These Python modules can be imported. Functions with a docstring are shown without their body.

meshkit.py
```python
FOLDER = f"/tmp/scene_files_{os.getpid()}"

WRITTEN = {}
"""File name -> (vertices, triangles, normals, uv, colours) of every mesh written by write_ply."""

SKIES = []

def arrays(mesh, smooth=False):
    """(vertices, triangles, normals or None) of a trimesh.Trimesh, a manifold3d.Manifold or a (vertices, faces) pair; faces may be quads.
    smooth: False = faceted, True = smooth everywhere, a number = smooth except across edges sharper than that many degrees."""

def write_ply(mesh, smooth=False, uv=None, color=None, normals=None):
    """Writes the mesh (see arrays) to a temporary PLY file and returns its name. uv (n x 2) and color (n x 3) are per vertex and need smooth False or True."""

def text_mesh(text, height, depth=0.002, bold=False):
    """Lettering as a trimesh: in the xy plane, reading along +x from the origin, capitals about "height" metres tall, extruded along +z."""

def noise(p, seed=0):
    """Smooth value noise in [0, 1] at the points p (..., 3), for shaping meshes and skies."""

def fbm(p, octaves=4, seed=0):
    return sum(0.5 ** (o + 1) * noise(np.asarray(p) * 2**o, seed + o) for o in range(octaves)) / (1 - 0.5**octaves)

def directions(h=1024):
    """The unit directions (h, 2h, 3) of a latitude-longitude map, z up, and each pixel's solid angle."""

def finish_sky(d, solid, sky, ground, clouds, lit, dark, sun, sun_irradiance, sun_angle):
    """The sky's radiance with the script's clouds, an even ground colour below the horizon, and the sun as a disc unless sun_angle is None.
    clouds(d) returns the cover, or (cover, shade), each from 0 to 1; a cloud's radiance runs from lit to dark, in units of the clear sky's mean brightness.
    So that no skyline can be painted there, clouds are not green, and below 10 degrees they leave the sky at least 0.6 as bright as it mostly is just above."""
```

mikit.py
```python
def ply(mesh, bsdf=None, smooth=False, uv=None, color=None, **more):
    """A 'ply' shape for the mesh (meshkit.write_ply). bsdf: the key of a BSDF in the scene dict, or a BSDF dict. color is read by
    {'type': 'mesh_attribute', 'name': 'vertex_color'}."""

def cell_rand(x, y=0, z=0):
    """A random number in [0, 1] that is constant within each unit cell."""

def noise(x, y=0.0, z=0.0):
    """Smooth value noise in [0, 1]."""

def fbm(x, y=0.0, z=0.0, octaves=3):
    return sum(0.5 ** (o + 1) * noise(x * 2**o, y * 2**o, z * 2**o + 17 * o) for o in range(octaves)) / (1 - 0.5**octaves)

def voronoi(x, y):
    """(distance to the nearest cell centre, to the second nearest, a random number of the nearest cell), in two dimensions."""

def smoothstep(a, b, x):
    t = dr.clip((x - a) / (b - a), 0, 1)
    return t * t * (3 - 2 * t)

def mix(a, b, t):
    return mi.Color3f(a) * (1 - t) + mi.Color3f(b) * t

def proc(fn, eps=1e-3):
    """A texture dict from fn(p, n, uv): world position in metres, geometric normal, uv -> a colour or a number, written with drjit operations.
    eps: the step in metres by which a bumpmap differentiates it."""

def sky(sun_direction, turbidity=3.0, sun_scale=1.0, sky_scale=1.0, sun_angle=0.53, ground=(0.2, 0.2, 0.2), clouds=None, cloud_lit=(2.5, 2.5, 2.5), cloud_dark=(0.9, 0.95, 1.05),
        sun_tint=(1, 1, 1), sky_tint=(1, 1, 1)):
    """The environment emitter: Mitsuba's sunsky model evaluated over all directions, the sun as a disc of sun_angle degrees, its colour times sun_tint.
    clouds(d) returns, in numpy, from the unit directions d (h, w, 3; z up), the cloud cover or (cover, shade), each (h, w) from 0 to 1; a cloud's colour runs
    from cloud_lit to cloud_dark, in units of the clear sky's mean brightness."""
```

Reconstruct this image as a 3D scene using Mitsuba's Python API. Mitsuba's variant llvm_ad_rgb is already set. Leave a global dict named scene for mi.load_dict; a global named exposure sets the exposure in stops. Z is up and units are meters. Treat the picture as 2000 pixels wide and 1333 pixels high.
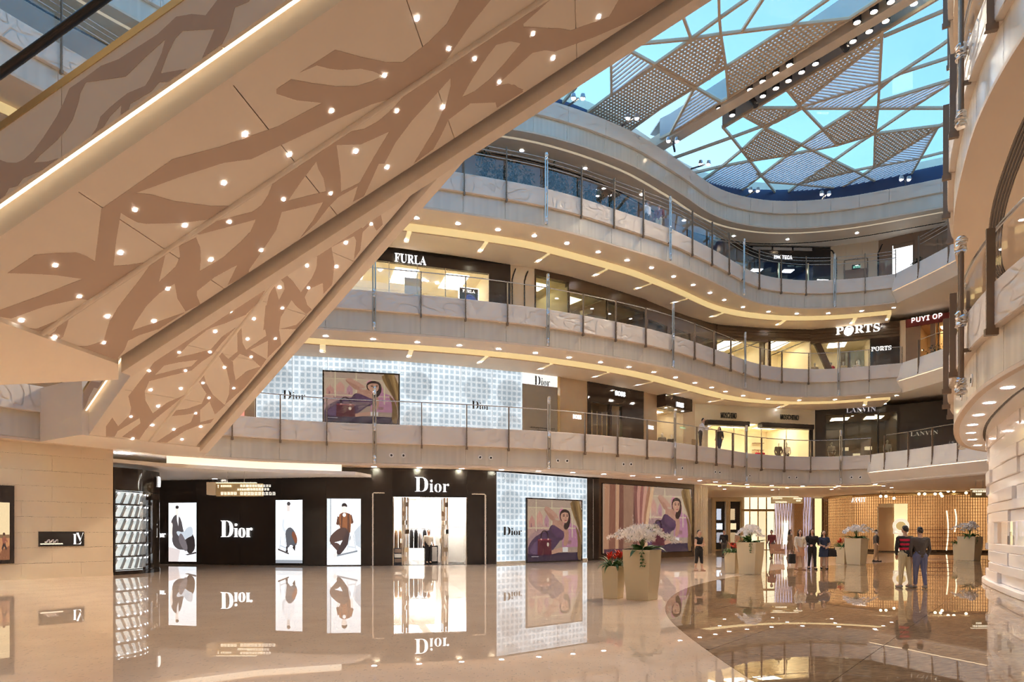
"""Multi-storey shopping mall atrium at dusk: curved balconies, patterned escalators, faceted skylight, polished floor."""
import math, random
import numpy as np, trimesh, drjit as dr, mitsuba as mi, mikit, meshkit
import manifold3d as m3
from shapely import Polygon, LineString, Point, MultiPolygon, box as sbox, unary_union, affinity
from shapely.ops import polygonize
from scipy.interpolate import CubicSpline

# ------------------------------------------------------------------ camera, sky, exposure
# x to the right, y away from the camera, z up, metres; eye height 1.6 m, horizon low in the frame (shifted lens)
T = mi.ScalarTransform4f
EYE, F = 1.6, 2000 / 1.5
scene, labels = {}, {}
scene['camera'] = {'type': 'perspective', 'fov': 73.7398, 'fov_axis': 'x', 'near_clip': 0.1, 'far_clip': 400.0,
                   'to_world': T().look_at(origin=[0, 0, EYE], target=[0, 1, EYE], up=[0, 0, 1]),
                   'principal_point_offset_y': -0.28019}
scene['sky'] = mikit.sky((-0.35, 0.5, 0.30), turbidity=2.6, sun_scale=0.0, sky_scale=16.0, ground=(0.1, 0.1, 0.1), sky_tint=(0.86, 1.0, 1.03))
scene['sky']['sampling_weight'] = 90.0
exposure = 0.0
LAMP = 1.0            # one dial for all the warm lamps of the place
rng = np.random.default_rng(7)
random.seed(7)

# ------------------------------------------------------------------ materials
def rgb(*c): return {'type': 'rgb', 'value': list(c)}
def mat(key, d):
    scene[key] = d
    return key
def plain(key, c, rough=0.6, spec=0.4, metal=0.0, **kw):
    b = {'type': 'principled', 'base_color': rgb(*c) if not isinstance(c, dict) else c, 'roughness': rough, 'specular': spec, 'metallic': metal, **kw}
    return mat(key, {'type': 'twosided', 'bsdf': b})

def marble_fn(p, n, uv):
    a = mikit.fbm(p.x * 1.7, p.y * 1.7, 0.0, 3)
    b = mikit.noise(p.x * 42, p.y * 20, 3.0)
    s = mikit.smoothstep(0.80, 0.93, b) * 0.5
    c = mikit.mix((0.66, 0.50, 0.385), (0.76, 0.60, 0.47), a)
    return c * (1 - 0.35 * s)
def brown_fn(p, n, uv):
    a = mikit.fbm(p.x * 1.3, p.y * 1.3, 2.0, 3)
    b = mikit.noise(p.x * 9 + p.y * 9, p.y * 30 - p.x * 14, 3.0)
    c = mikit.mix((0.20, 0.125, 0.075), (0.30, 0.195, 0.12), a)
    return c * (0.75 + 0.5 * b)
mat('mat_marble', {'type': 'twosided', 'bsdf': {'type': 'plastic', 'diffuse_reflectance': mikit.proc(marble_fn), 'int_ior': 1.5}})
mat('mat_brown_marble', {'type': 'twosided', 'bsdf': {'type': 'plastic', 'diffuse_reflectance': mikit.proc(brown_fn), 'int_ior': 1.62}})
plain('mat_joint', (0.10, 0.07, 0.05), 0.5)

def carve_fn(p, n, uv):
    s = p.x * 0.8 + p.y * 0.62
    w = mikit.noise(s * 1.3, p.z * 1.5, 4.0) * 2.0
    a = dr.abs(mikit.noise(s * 2.3 + w, p.z * 2.6 + w * 0.6, 9.0) - 0.5)
    b = dr.abs(mikit.noise(s * 1.9 - w, p.z * 3.1 - w, 21.0) - 0.5)
    return mikit.smoothstep(0.0, 0.07, a) * (0.4 + 0.6 * mikit.smoothstep(0.0, 0.06, b))
mat('mat_carved', {'type': 'twosided', 'bsdf': {'type': 'bumpmap', 'arbitrary': mikit.proc(carve_fn, 0.008), 'scale': 0.034,
    'bsdf': {'type': 'principled', 'base_color': rgb(0.78, 0.68, 0.57), 'roughness': 0.45, 'specular': 0.4}}})
def fascia_fn(p, n, uv):
    s = p.x * 0.8 + p.y * 0.62
    a = mikit.noise(s * 9.0, p.z * 0.6, 1.0)
    return mikit.mix((0.62, 0.55, 0.44), (0.70, 0.62, 0.50), a)
plain('mat_fascia', mikit.proc(fascia_fn), 0.16, 0.6)
plain('mat_plaster', (0.80, 0.70, 0.585), 0.7, 0.3)
plain('mat_white', (0.83, 0.78, 0.71), 0.55, 0.4)
plain('mat_soffit', (0.72, 0.58, 0.44), 0.6, 0.3)
plain('mat_leaf_print', (0.52, 0.395, 0.31), 0.6, 0.3)
plain('mat_stone', (0.71, 0.585, 0.44), 0.55, 0.4)
plain('mat_black', (0.012, 0.011, 0.012), 0.35, 0.35)
plain('mat_blackgloss', (0.010, 0.008, 0.008), 0.08, 0.5)
plain('mat_darkbrown', (0.055, 0.035, 0.022), 0.35, 0.4)
plain('mat_dark', (0.03, 0.03, 0.035), 0.5, 0.3)
plain('mat_bronze', (0.20, 0.145, 0.10), 0.35, 0.5, 0.35)
plain('mat_brass', (0.70, 0.52, 0.28), 0.22, 0.5, 0.9)
plain('mat_steel', (0.55, 0.53, 0.50), 0.22, 0.5, 0.95)
plain('mat_chrome', (0.86, 0.83, 0.78), 0.07, 0.5, 1.0)
plain('mat_rubber', (0.012, 0.012, 0.012), 0.35, 0.4)
plain('mat_frame_tan', (0.62, 0.48, 0.34), 0.55, 0.3)
plain('mat_louver', (0.80, 0.83, 0.86), 0.5, 0.3)
plain('mat_navy', (0.03, 0.05, 0.12), 0.45, 0.4)
plain('mat_gold_paint', (0.55, 0.44, 0.24), 0.5, 0.3)
plain('mat_cream', (0.80, 0.73, 0.58), 0.6, 0.3)
plain('mat_wood', (0.48, 0.33, 0.21), 0.45, 0.3)
plain('mat_brownwall', (0.27, 0.185, 0.135), 0.6, 0.3)
plain('mat_planter', (0.58, 0.49, 0.33), 0.4, 0.4)
plain('mat_grey', (0.42, 0.42, 0.43), 0.5, 0.4)
plain('mat_latticebar', (0.50, 0.58, 0.66), 0.5, 0.3)
plain('mat_glossywhite', (0.86, 0.81, 0.78), 0.12, 0.5)
plain('mat_leafgreen', (0.055, 0.12, 0.035), 0.45, 0.4)
plain('mat_leafdark', (0.02, 0.03, 0.018), 0.6, 0.3)
plain('mat_petal', (0.93, 0.89, 0.87), 0.6, 0.2)
plain('mat_red', (0.62, 0.05, 0.02), 0.5, 0.3)
plain('mat_stem', (0.12, 0.16, 0.06), 0.5, 0.3)
plain('mat_soil', (0.05, 0.035, 0.025), 0.9, 0.1)
plain('mat_skin', (0.55, 0.34, 0.235), 0.5, 0.3)
plain('mat_hair', (0.018, 0.013, 0.011), 0.45, 0.3)
plain('mat_mannequin', (0.78, 0.75, 0.70), 0.35, 0.4)
for _k, _c in dict(black=(0.02, 0.019, 0.02), navy=(0.03, 0.04, 0.075), cream=(0.66, 0.58, 0.47), floral=(0.60, 0.33, 0.19), tan=(0.56, 0.47, 0.30), crimson=(0.50, 0.02, 0.06),
                  grey=(0.25, 0.225, 0.20), denim=(0.12, 0.13, 0.22), white=(0.80, 0.77, 0.76), charcoal=(0.07, 0.06, 0.055), brown=(0.33, 0.21, 0.12), maroon=(0.16, 0.04, 0.04)).items():
    plain('mat_cloth_' + _k, _c, 0.8, 0.15)
mat('mat_glass', {'type': 'thindielectric', 'int_ior': 1.5})
mat('mat_frost', {'type': 'thindielectric', 'int_ior': 1.3, 'specular_transmittance': rgb(0.80, 0.97, 1.0)})
mat('mat_tint', {'type': 'thindielectric', 'int_ior': 1.45, 'specular_transmittance': rgb(0.86, 0.88, 0.82)})
def tile_fn(p, n, uv): return mikit.mix((0.57, 0.60, 0.60), (0.66, 0.69, 0.69), mikit.noise(p.x * 6, p.y * 6, p.z * 6))

# ------------------------------------------------------------------ helpers
def num(key):
    if key not in scene and key not in labels and not any(k.startswith(key + '__') for k in scene): return key
    i = 1
    while True:
        k = f'{key}_{i:03d}'
        if k not in scene and k not in labels: return k
        i += 1
_count = {}
def part(parent, name):
    """The next free key of a part of that name under its holder."""
    base = parent + '__' + name
    i = _count.get(base, 0)
    _count[base] = i + 1
    return base if i == 0 else f'{base}_{i:03d}'
def emit(c, k=1.0, w=None):
    e = {'type': 'area', 'radiance': rgb(*(x * k for x in c))}
    if w is not None: e['sampling_weight'] = float(w)
    return e
def put(key, mesh, bsdf, smooth=False, em=None, **kw):
    if isinstance(mesh, (list, tuple)) and len(mesh) and not isinstance(mesh[0], np.ndarray): mesh = cat(mesh)
    d = mikit.ply(mesh, bsdf, smooth=smooth, **kw)
    if em: d['emitter'] = em
    scene[key] = d
    return key
def sub(parent, name, mesh, bsdf, smooth=False, em=None, **kw):
    """A part (a list of meshes makes one part each)."""
    if isinstance(mesh, (list, tuple)):
        for m in mesh: key = put(part(parent, name), m, bsdf, smooth, em, **kw)
        return key
    return put(part(parent, name), mesh, bsdf, smooth, em, **kw)
def lab(key, label=None, cat_=None, group=None, kind=None):
    d = labels.setdefault(key, {})
    for k, v in (('label', label), ('category', cat_), ('group', group), ('kind', kind)):
        if v: d[k] = v
    return key
def thing(name, label, cat_, group=None):
    k = num(name)
    return lab(k, label, cat_, group)
def struct(key, label=None): return lab(key, label, None, None, 'structure')
def cat(ms): return trimesh.util.concatenate([m for m in ms if m is not None])
def tm(v, f): return trimesh.Trimesh(np.asarray(v, float), np.asarray(f, int), process=False)

def box(c, s, rz=0.0, bevel=0):
    m = trimesh.creation.box(s)
    if rz: m.apply_transform(trimesh.transformations.rotation_matrix(rz, [0, 0, 1]))
    m.apply_translation(c)
    return m
def slabpoly(poly, z0, z1):
    """A plan polygon raised from z0 to z1."""
    ps = [poly] if poly.geom_type == 'Polygon' else [g for g in poly.geoms if g.geom_type == 'Polygon']
    out = []
    for g in ps:
        if g.area < 1e-4: continue
        m = trimesh.creation.extrude_polygon(g, z1 - z0, engine='earcut')
        m.apply_translation([0, 0, z0])
        out.append(m)
    return cat(out) if out else None
def prof(pts, nrm, pr, closed=True, caps=True):
    """Sweeps a cross-section pr [(offset, z)] along plan points pts with plan normals nrm."""
    pts, nrm, pr = np.asarray(pts, float), np.asarray(nrm, float), np.asarray(pr, float)
    n, m = len(pts), len(pr)
    v = np.zeros((n, m, 3))
    v[:, :, :2] = pts[:, None] + nrm[:, None] * pr[None, :, :1]
    v[:, :, 2] = pr[None, :, 1]
    f = []
    for i in range(n - 1):
        for j in range(m if closed else m - 1):
            a, b = i * m + j, i * m + (j + 1) % m
            f += [[a, b, b + m], [a, b + m, a + m]]
    if caps and closed:
        for j in range(1, m - 1):
            f += [[0, j + 1, j], [(n - 1) * m, (n - 1) * m + j, (n - 1) * m + j + 1]]
    t = tm(v.reshape(-1, 3), f)
    if closed and caps and t.volume < 0: t.invert()
    return t
def rectpr(o0, o1, z0, z1): return [(o0, z0), (o1, z0), (o1, z1), (o0, z1)]
def tube(pts, r, sides=8, cap=True):
    p = np.asarray(pts, float)
    t = np.gradient(p, axis=0)
    t /= np.linalg.norm(t, axis=1, keepdims=True) + 1e-12
    ref = np.where(np.abs(t[:, 2:]) < 0.9, [0, 0, 1.0], [1.0, 0, 0])
    a = np.cross(t, ref); a /= np.linalg.norm(a, axis=1, keepdims=True) + 1e-12
    b = np.cross(t, a)
    ang = np.arange(sides) * 2 * np.pi / sides
    rr = np.broadcast_to(r, (len(p),))[:, None, None]
    v = p[:, None] + rr * (np.cos(ang)[None, :, None] * a[:, None] + np.sin(ang)[None, :, None] * b[:, None])
    f = []
    for i in range(len(p) - 1):
        for j in range(sides):
            q, w = i * sides + j, i * sides + (j + 1) % sides
            f += [[q, w, w + sides], [q, w + sides, q + sides]]
    v = v.reshape(-1, 3)
    if cap:
        k = len(v)
        v = np.vstack([v, p[:1], p[-1:]])
        L = (len(p) - 1) * sides
        for j in range(sides):
            f += [[k, (j + 1) % sides, j], [k + 1, L + j, L + (j + 1) % sides]]
    return tm(v, f)
def bar(p0, p1, w, h, up=(0, 0, 1)):
    """A straight bar of section w x h between two points."""
    p0, p1, up = np.asarray(p0, float), np.asarray(p1, float), np.asarray(up, float)
    t = p1 - p0; t /= np.linalg.norm(t)
    a = np.cross(t, up); a /= np.linalg.norm(a) + 1e-12
    b = np.cross(a, t)
    v = []
    for p in (p0, p1):
        for i, j in ((-1, -1), (1, -1), (1, 1), (-1, 1)): v.append(p + a * i * w / 2 + b * j * h / 2)
    f = [[0, 2, 1], [0, 3, 2], [4, 5, 6], [4, 6, 7]]
    for i in range(4):
        j = (i + 1) % 4
        f += [[i, j, j + 4], [i, j + 4, i + 4]]
    return tm(v, f)
def disc(c, r, nrm=(0, 0, -1), seg=14, t=0.02):
    """A thin round puck, its face towards nrm."""
    m = trimesh.creation.cylinder(r, t, sections=seg)
    m.apply_transform(trimesh.geometry.align_vectors([0, 0, 1], nrm))
    m.apply_translation(c)
    return m
def lathe(pr, seg=16, c=(0, 0, 0)):
    m = trimesh.creation.revolve(np.asarray(pr, float), sections=seg)
    m.apply_translation(c)
    return m
def loft(secs):
    """Joins rings of equal length, closed at both ends."""
    secs = [np.asarray(s, float) for s in secs]
    m = len(secs[0]); f = []
    for i in range(len(secs) - 1):
        for j in range(m):
            a, b = i * m + j, i * m + (j + 1) % m
            f += [[a, b, b + m], [a, b + m, a + m]]
    v = np.vstack(secs + [secs[0].mean(0)[None], secs[-1].mean(0)[None]])
    k = len(v) - 2; L = (len(secs) - 1) * m
    for j in range(m): f += [[k, (j + 1) % m, j], [k + 1, L + j, L + (j + 1) % m]]
    t = tm(v, f)
    if t.volume < 0: t.invert()
    return t
def hull(pts):
    return m3.Manifold.hull_points(np.asarray(pts, float))
def mtri(man):
    m = man.to_mesh()
    return tm(np.array(m.vert_properties[:, :3]), np.array(m.tri_verts))

# measured point of the place: depth D or height z known
def at(u, v, D): return np.array([(u - 1000) / F * D, D, EYE + (1040 - v) / F * D])
def atz(u, v, z):
    return at(u, v, F * (z - EYE) / (1040 - v))

class Plane:
    """An upright or tilted plane with its own coordinates; items are laid out in metres on it."""
    def __init__(s, o, ux, uy, n=None):
        s.o, s.ux, s.uy = (np.asarray(a, float) for a in (o, ux, uy))
        s.ux = s.ux / np.linalg.norm(s.ux); s.uy = s.uy / np.linalg.norm(s.uy)
        s.n = np.cross(s.ux, s.uy)
    def st(s, u, v):
        d = np.array([(u - 1000) / F, 1.0, (1040 - v) / F])
        e = np.array([0, 0, EYE])
        t = ((s.o - e) @ s.n) / (d @ s.n)
        p = e + d * t - s.o
        return p @ s.ux, p @ s.uy
    def pt(s, a, b, off=0.0): return s.o + s.ux * a + s.uy * b + s.n * off
    def map(s, m, off=0.0):
        """Takes a mesh made in (x, y, z) = (along, up, out) onto the plane."""
        m = m.copy()
        M = np.eye(4); M[:3, 0], M[:3, 1], M[:3, 2], M[:3, 3] = s.ux, s.uy, s.n, s.o + s.n * off
        m.apply_transform(M)
        return m
    def rect(s, a0, a1, b0, b1, o0=0.0, o1=0.05):
        a0, a1 = min(a0, a1), max(a0, a1); b0, b1 = min(b0, b1), max(b0, b1)
        return s.map(box([(a0 + a1) / 2, (b0 + b1) / 2, (o0 + o1) / 2], [a1 - a0, b1 - b0, abs(o1 - o0)]))
    def poly(s, pg, o0=0.0, o1=0.01):
        m = slabpoly(pg, o0, o1)
        return s.map(m) if m is not None else None
    def px(s, u0, v0, u1, v1):
        """(a0, a1, b0, b1) of the rectangle seen between those two corners."""
        a0, b0 = s.st(u0, v0); a1, b1 = s.st(u1, v1)
        return min(a0, a1), max(a0, a1), min(b0, b1), max(b0, b1)
def upright(p0, p1, z=0.0):
    """The upright plane through two plan points, its normal towards the atrium (left to right as seen from inside)."""
    p0, p1 = np.asarray(p0, float)[:2], np.asarray(p1, float)[:2]
    d = p1 - p0
    return Plane([p0[0], p0[1], z], [d[0], d[1], 0], [0, 0, 1])

class Curve:
    """A smooth plan curve through stations; the normal points into the void."""
    def __init__(s, pts):
        p = np.asarray(pts, float)
        s.t = np.r_[0, np.cumsum(np.linalg.norm(np.diff(p, axis=0), axis=1))]
        s.c = CubicSpline(s.t, p)
        s.p = p
    def at(s, t):
        return s.c(t)
    def nrm(s, t):
        d = s.c(t, 1)
        d = d / np.linalg.norm(d, axis=-1, keepdims=True)
        return np.stack([d[..., 1], -d[..., 0]], -1)
    def seg(s, a, b, step=0.45):
        t = np.linspace(a, b, max(2, int(math.ceil((b - a) / step)) + 1))
        return s.at(t), s.nrm(t)
    def near(s, x, y):
        t = np.linspace(s.t[0], s.t[-1], 1500)
        return t[np.argmin(((s.at(t) - [x, y]) ** 2).sum(1))]

# lettering: serif glyph outlines (cap height 100) and the plain sans of meshkit
GLYPHS = {}
for _g in """D108:3 100,60 99,78 94,88 88,93 82,98 75,101 65,103 54,102 41,100 30,97 22,91 14,85 9,78 5,63 1,4 0,4 4,13 6,15 8,16 13,16 86,14 92,11 95,3 96;41 92,40 11,44 6,54 6,61 8,66 11,70 17,73 23,76 33,77 45,76 67,71 83,62 92,55 94,44 94|i43:4 4,9 5,11 9,11 59,9 63,4 64,4 68,32 68,32 11,34 6,39 4,39 0,4 0/11 88,11 94,13 97,20 101,24 101,29 100,32 96,33 92,32 84,25 79,19 79,16 81,13 84|o74:4 31,5 43,10 56,17 64,29 69,42 69,55 65,63 56,68 44,69 27,65 14,56 3,43 -2,29 -1,16 5,10 11,7 18;27 55,26 22,28 9,33 3,39 3,43 4,46 9,48 26,47 51,45 60,42 64,35 65,29 62|r63:4 0,4 4,9 5,11 9,11 59,9 63,4 64,4 68,32 68,32 56,39 64,46 69,52 70,59 68,62 65,63 61,63 54,60 50,55 49,50 49,44 56,41 57,36 54,33 48,33 9,35 5,43 4,43 0|F89:3 100,86 100,86 70,83 70,81 78,77 86,69 92,59 94,47 94,42 93,40 91,40 54,50 55,55 58,59 64,62 76,66 76,66 26,62 26,60 38,55 45,48 49,40 49,40 16,41 10,45 5,56 4,56 0,3 0,3 4,13 7,16 13,16 86,13 93,3 96|U108:3 100,53 100,53 96,43 94,41 92,40 88,40 25,42 16,44 11,51 6,58 5,69 6,77 10,82 15,85 26,86 87,82 94,72 96,72 100,104 100,104 96,96 93,93 89,93 37,92 25,87 12,80 4,73 0,64 -2,46 -3,32 1,23 8,19 16,16 27,16 88,12 94,3 96|R104:3 0,3 4,11 5,14 7,16 13,16 87,13 93,4 96,4 100,60 99,76 96,84 91,88 86,91 80,91 69,90 65,84 56,76 51,70 49,69 48,97 8,102 4,105 4,105 0,74 0,44 46,40 46,40 12,44 6,53 4,53 0;40 86,40 52,50 51,58 54,64 60,66 68,66 80,64 87,57 93,47 94,41 92|L93:3 0,3 4,11 5,14 7,16 13,16 87,15 92,12 94,4 96,4 100,55 100,55 96,47 96,44 94,40 88,40 11,42 7,50 6,61 7,70 9,77 13,82 18,89 34,93 34,88 0|A96:-2 4,4 6,8 10,45 102,49 102,85 17,91 7,93 5,97 4,97 0,50 0,50 4,59 5,62 9,60 17,55 29,23 29,17 16,16 10,19 6,28 4,28 0,-2 0;25 36,53 35,39 69,38 68|P92:3 0,3 4,11 5,14 7,16 13,16 87,13 93,4 96,4 100,61 99,73 97,82 92,88 83,90 74,88 63,85 57,78 50,69 47,61 45,40 45,40 11,44 6,53 4,53 0;40 51,48 50,55 52,60 56,62 59,64 68,63 82,60 90,55 93,45 94,42 93,40 91|T93:2 100,90 100,90 69,86 69,83 81,76 90,67 94,58 95,58 14,59 9,61 6,72 4,72 0,20 0,20 4,30 6,32 8,34 12,34 95,23 94,15 89,8 80,6 69,3 69|S85:10 35,14 34,17 24,20 16,29 7,37 4,46 3,54 6,58 9,61 17,61 22,59 27,54 33,29 45,17 54,13 61,11 66,11 80,13 85,18 93,23 97,30 101,39 102,46 102,67 97,69 99,70 102,74 102,74 70,71 70,68 77,62 88,54 94,48 97,40 97,33 95,28 91,26 85,27 78,32 71,63 56,68 53,75 45,78 36,79 26,76 17,73 10,64 3,52 -1,35 -2,17 3,14 1,14 -2,10 -2|M139:3 0,3 4,11 5,15 8,17 15,16 89,13 94,3 96,3 100,41 99,69 32,98 100,135 100,135 96,127 94,124 91,123 87,123 13,126 6,135 4,135 0,87 0,87 4,96 6,99 12,99 86,63 0,59 0,58 2,23 84,23 13,26 6,32 4,37 4,37 0|C103:6 57,8 68,13 78,23 90,31 96,44 101,61 102,86 95,90 97,92 102,96 102,96 68,92 68,86 79,77 90,69 95,61 97,53 97,45 93,37 84,33 69,32 59,32 37,35 23,39 15,45 10,50 7,58 5,67 6,80 10,86 15,94 23,98 20,97 17,90 10,80 3,65 -2,50 -2,37 1,27 6,17 15,10 28,6 40|H115:3 0,3 4,11 5,14 7,16 13,16 87,13 93,4 96,4 100,53 100,53 96,45 95,42 93,40 90,40 55,75 55,74 90,73 93,70 95,62 96,62 100,111 100,111 96,101 93,99 87,99 13,102 6,111 4,111 0,62 0,62 4,69 5,74 9,75 16,74 49,40 48,40 11,44 6,53 4,53 0|I57:3 100,54 100,53 96,44 94,41 92,40 88,40 13,43 7,46 5,54 4,54 0,3 0,3 4,10 5,14 8,17 15,16 89,15 93,12 95,3 96|N108:4 100,35 100,85 37,85 88,82 94,72 96,72 100,105 100,105 96,96 94,93 88,92 -2,88 -2,24 76,24 12,27 6,36 4,36 0,4 0,4 4,10 4,15 7,17 13,17 85,8 95,4 96|V94:-3 96,-3 100,46 100,46 96,36 94,33 91,33 88,57 32,78 87,77 93,73 95,65 96,65 100,97 100,97 96,90 94,84 85,50 -3,47 -3,45 0,7 88,3 94|B97:3 100,60 99,74 96,82 90,85 85,87 80,87 74,85 67,77 59,64 54,81 48,87 43,90 39,92 32,91 22,87 14,83 8,74 3,61 0,4 0,4 4,12 6,15 9,16 13,16 86,14 92,10 95,3 96;40 50,40 9,43 6,49 5,58 7,64 14,66 23,65 37,62 44,55 49,49 50;40 87,40 55,53 57,59 61,61 65,63 77,61 87,57 93,54 94,44 95,41 93|E97:3 0,3 4,10 4,14 7,17 15,16 87,13 94,9 96,4 96,4 100,87 100,87 70,84 70,82 80,79 85,71 91,58 94,45 94,41 92,40 54,49 54,56 58,61 65,63 75,67 76,67 26,63 26,61 38,57 44,50 48,40 48,40 12,42 7,49 6,61 7,70 9,82 17,90 31,94 31,88 0|Y93:-3 96,-3 100,45 100,45 96,37 95,34 92,34 90,54 50,74 82,76 87,76 90,75 93,71 95,65 96,65 100,96 100,96 96,90 93,85 88,59 45,60 10,64 5,71 4,72 0,22 0,22 4,29 5,34 9,35 16,35 39,7 91,3 94|O115:6 48,7 61,10 70,14 78,19 86,28 93,36 98,45 101,57 102,69 101,78 99,93 89,100 81,104 73,108 64,109 53,107 35,103 24,98 16,85 5,73 0,63 -2,51 -2,43 -1,31 4,23 10,16 18,11 27,7 38;32 61,32 36,35 23,40 13,45 7,52 3,60 3,68 5,73 9,79 18,81 27,83 43,83 57,79 78,76 86,70 92,63 96,54 97,46 94,41 89,37 83,34 74""".split('|'):
    _h, _b = _g.split(':')
    GLYPHS[_h[0]] = (int(_h[1:]), [[[tuple(map(int, q.split())) for q in ring.split(',')] for ring in pg.split(';')] for pg in _b.split('/')])
def serif(ch, h, thin=0.0, sx=1.0):
    """(advance, polygon) of one letter of cap height h."""
    adv, pgs = GLYPHS[ch]
    g = unary_union([Polygon(p[0], p[1:]).buffer(0) for p in pgs])
    if thin: g = g.buffer(-thin, join_style=2)
    return adv * h / 100 * sx, affinity.scale(g, h / 100 * sx, h / 100, origin=(0, 0))
def letters(parent, pl, text, a, b, h, width, bsdf, em=None, font='serif', thin=0.0, o0=0.03, o1=0.08, mirror=False, name='letter', bold=True):
    """Letters one by one on a plane, their left foot at (a, b), stretched to the width."""
    items, x = [], 0.0
    for ch in text:
        if ch == ' ': x += h * 0.45; continue
        if font == 'serif':
            k_ = 0.82 if ch.islower() else 1.0
            adv, g = serif(ch, h * k_, thin)
            m = slabpoly(g, 0, 1.0) if not g.is_empty else None
        else:
            m = meshkit.text_mesh(ch, h, 1.0, bold)
            adv = m.bounds[1][0] - min(0, m.bounds[0][0]) + h * 0.12
        if m is not None: items.append((x, m))
        x += adv
    k = width / x
    for x0, m in items:
        m = m.copy()
        m.vertices[:, 0] = (m.vertices[:, 0] + x0) * k
        if mirror:
            m.vertices[:, 0] = width - m.vertices[:, 0]; m.invert()
        m.vertices[:, 0] += a
        m.vertices[:, 1] += b
        m.vertices[:, 2] = o0 + m.vertices[:, 2] * (o1 - o0)
        sub(parent, name, pl.map(m), bsdf, em=em)

WARM, YEL, COOL, NEU = (1.0, 0.80, 0.56), (1.0, 0.80, 0.42), (0.80, 0.92, 1.0), (1.0, 0.89, 0.72)

# ------------------------------------------------------------------ plan of the atrium
STEP = 5.96                                     # storey height
def zf(k): return 4.65 + STEP * (k - 2)         # underside of level k's edge
LEFT = [(-18, -2), (-18, 5), (-18, 11), (-17.7, 17), (-16.9, 21.3), (-15.7, 23.6), (-14.4, 25.8), (-13.1, 27.6)]
S2 = [(-11.83, 28.72), (-10.13, 29.73), (-8.31, 30.57), (-6.27, 31.1), (-4.2, 31.56), (-2.18, 32.08), (-0.23, 32.7), (1.68, 33.4), (3.54, 34.28), (5.31, 35.25), (7.04, 36.38), (8.7, 37.45), (10.28, 38.72),
      (11.75, 39.93), (13.08, 41.15), (14.25, 42.3), (15.6, 43.2), (17.45, 44.15), (19.4, 44.6), (21.3, 44.3), (22.85, 43.4)]
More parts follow.
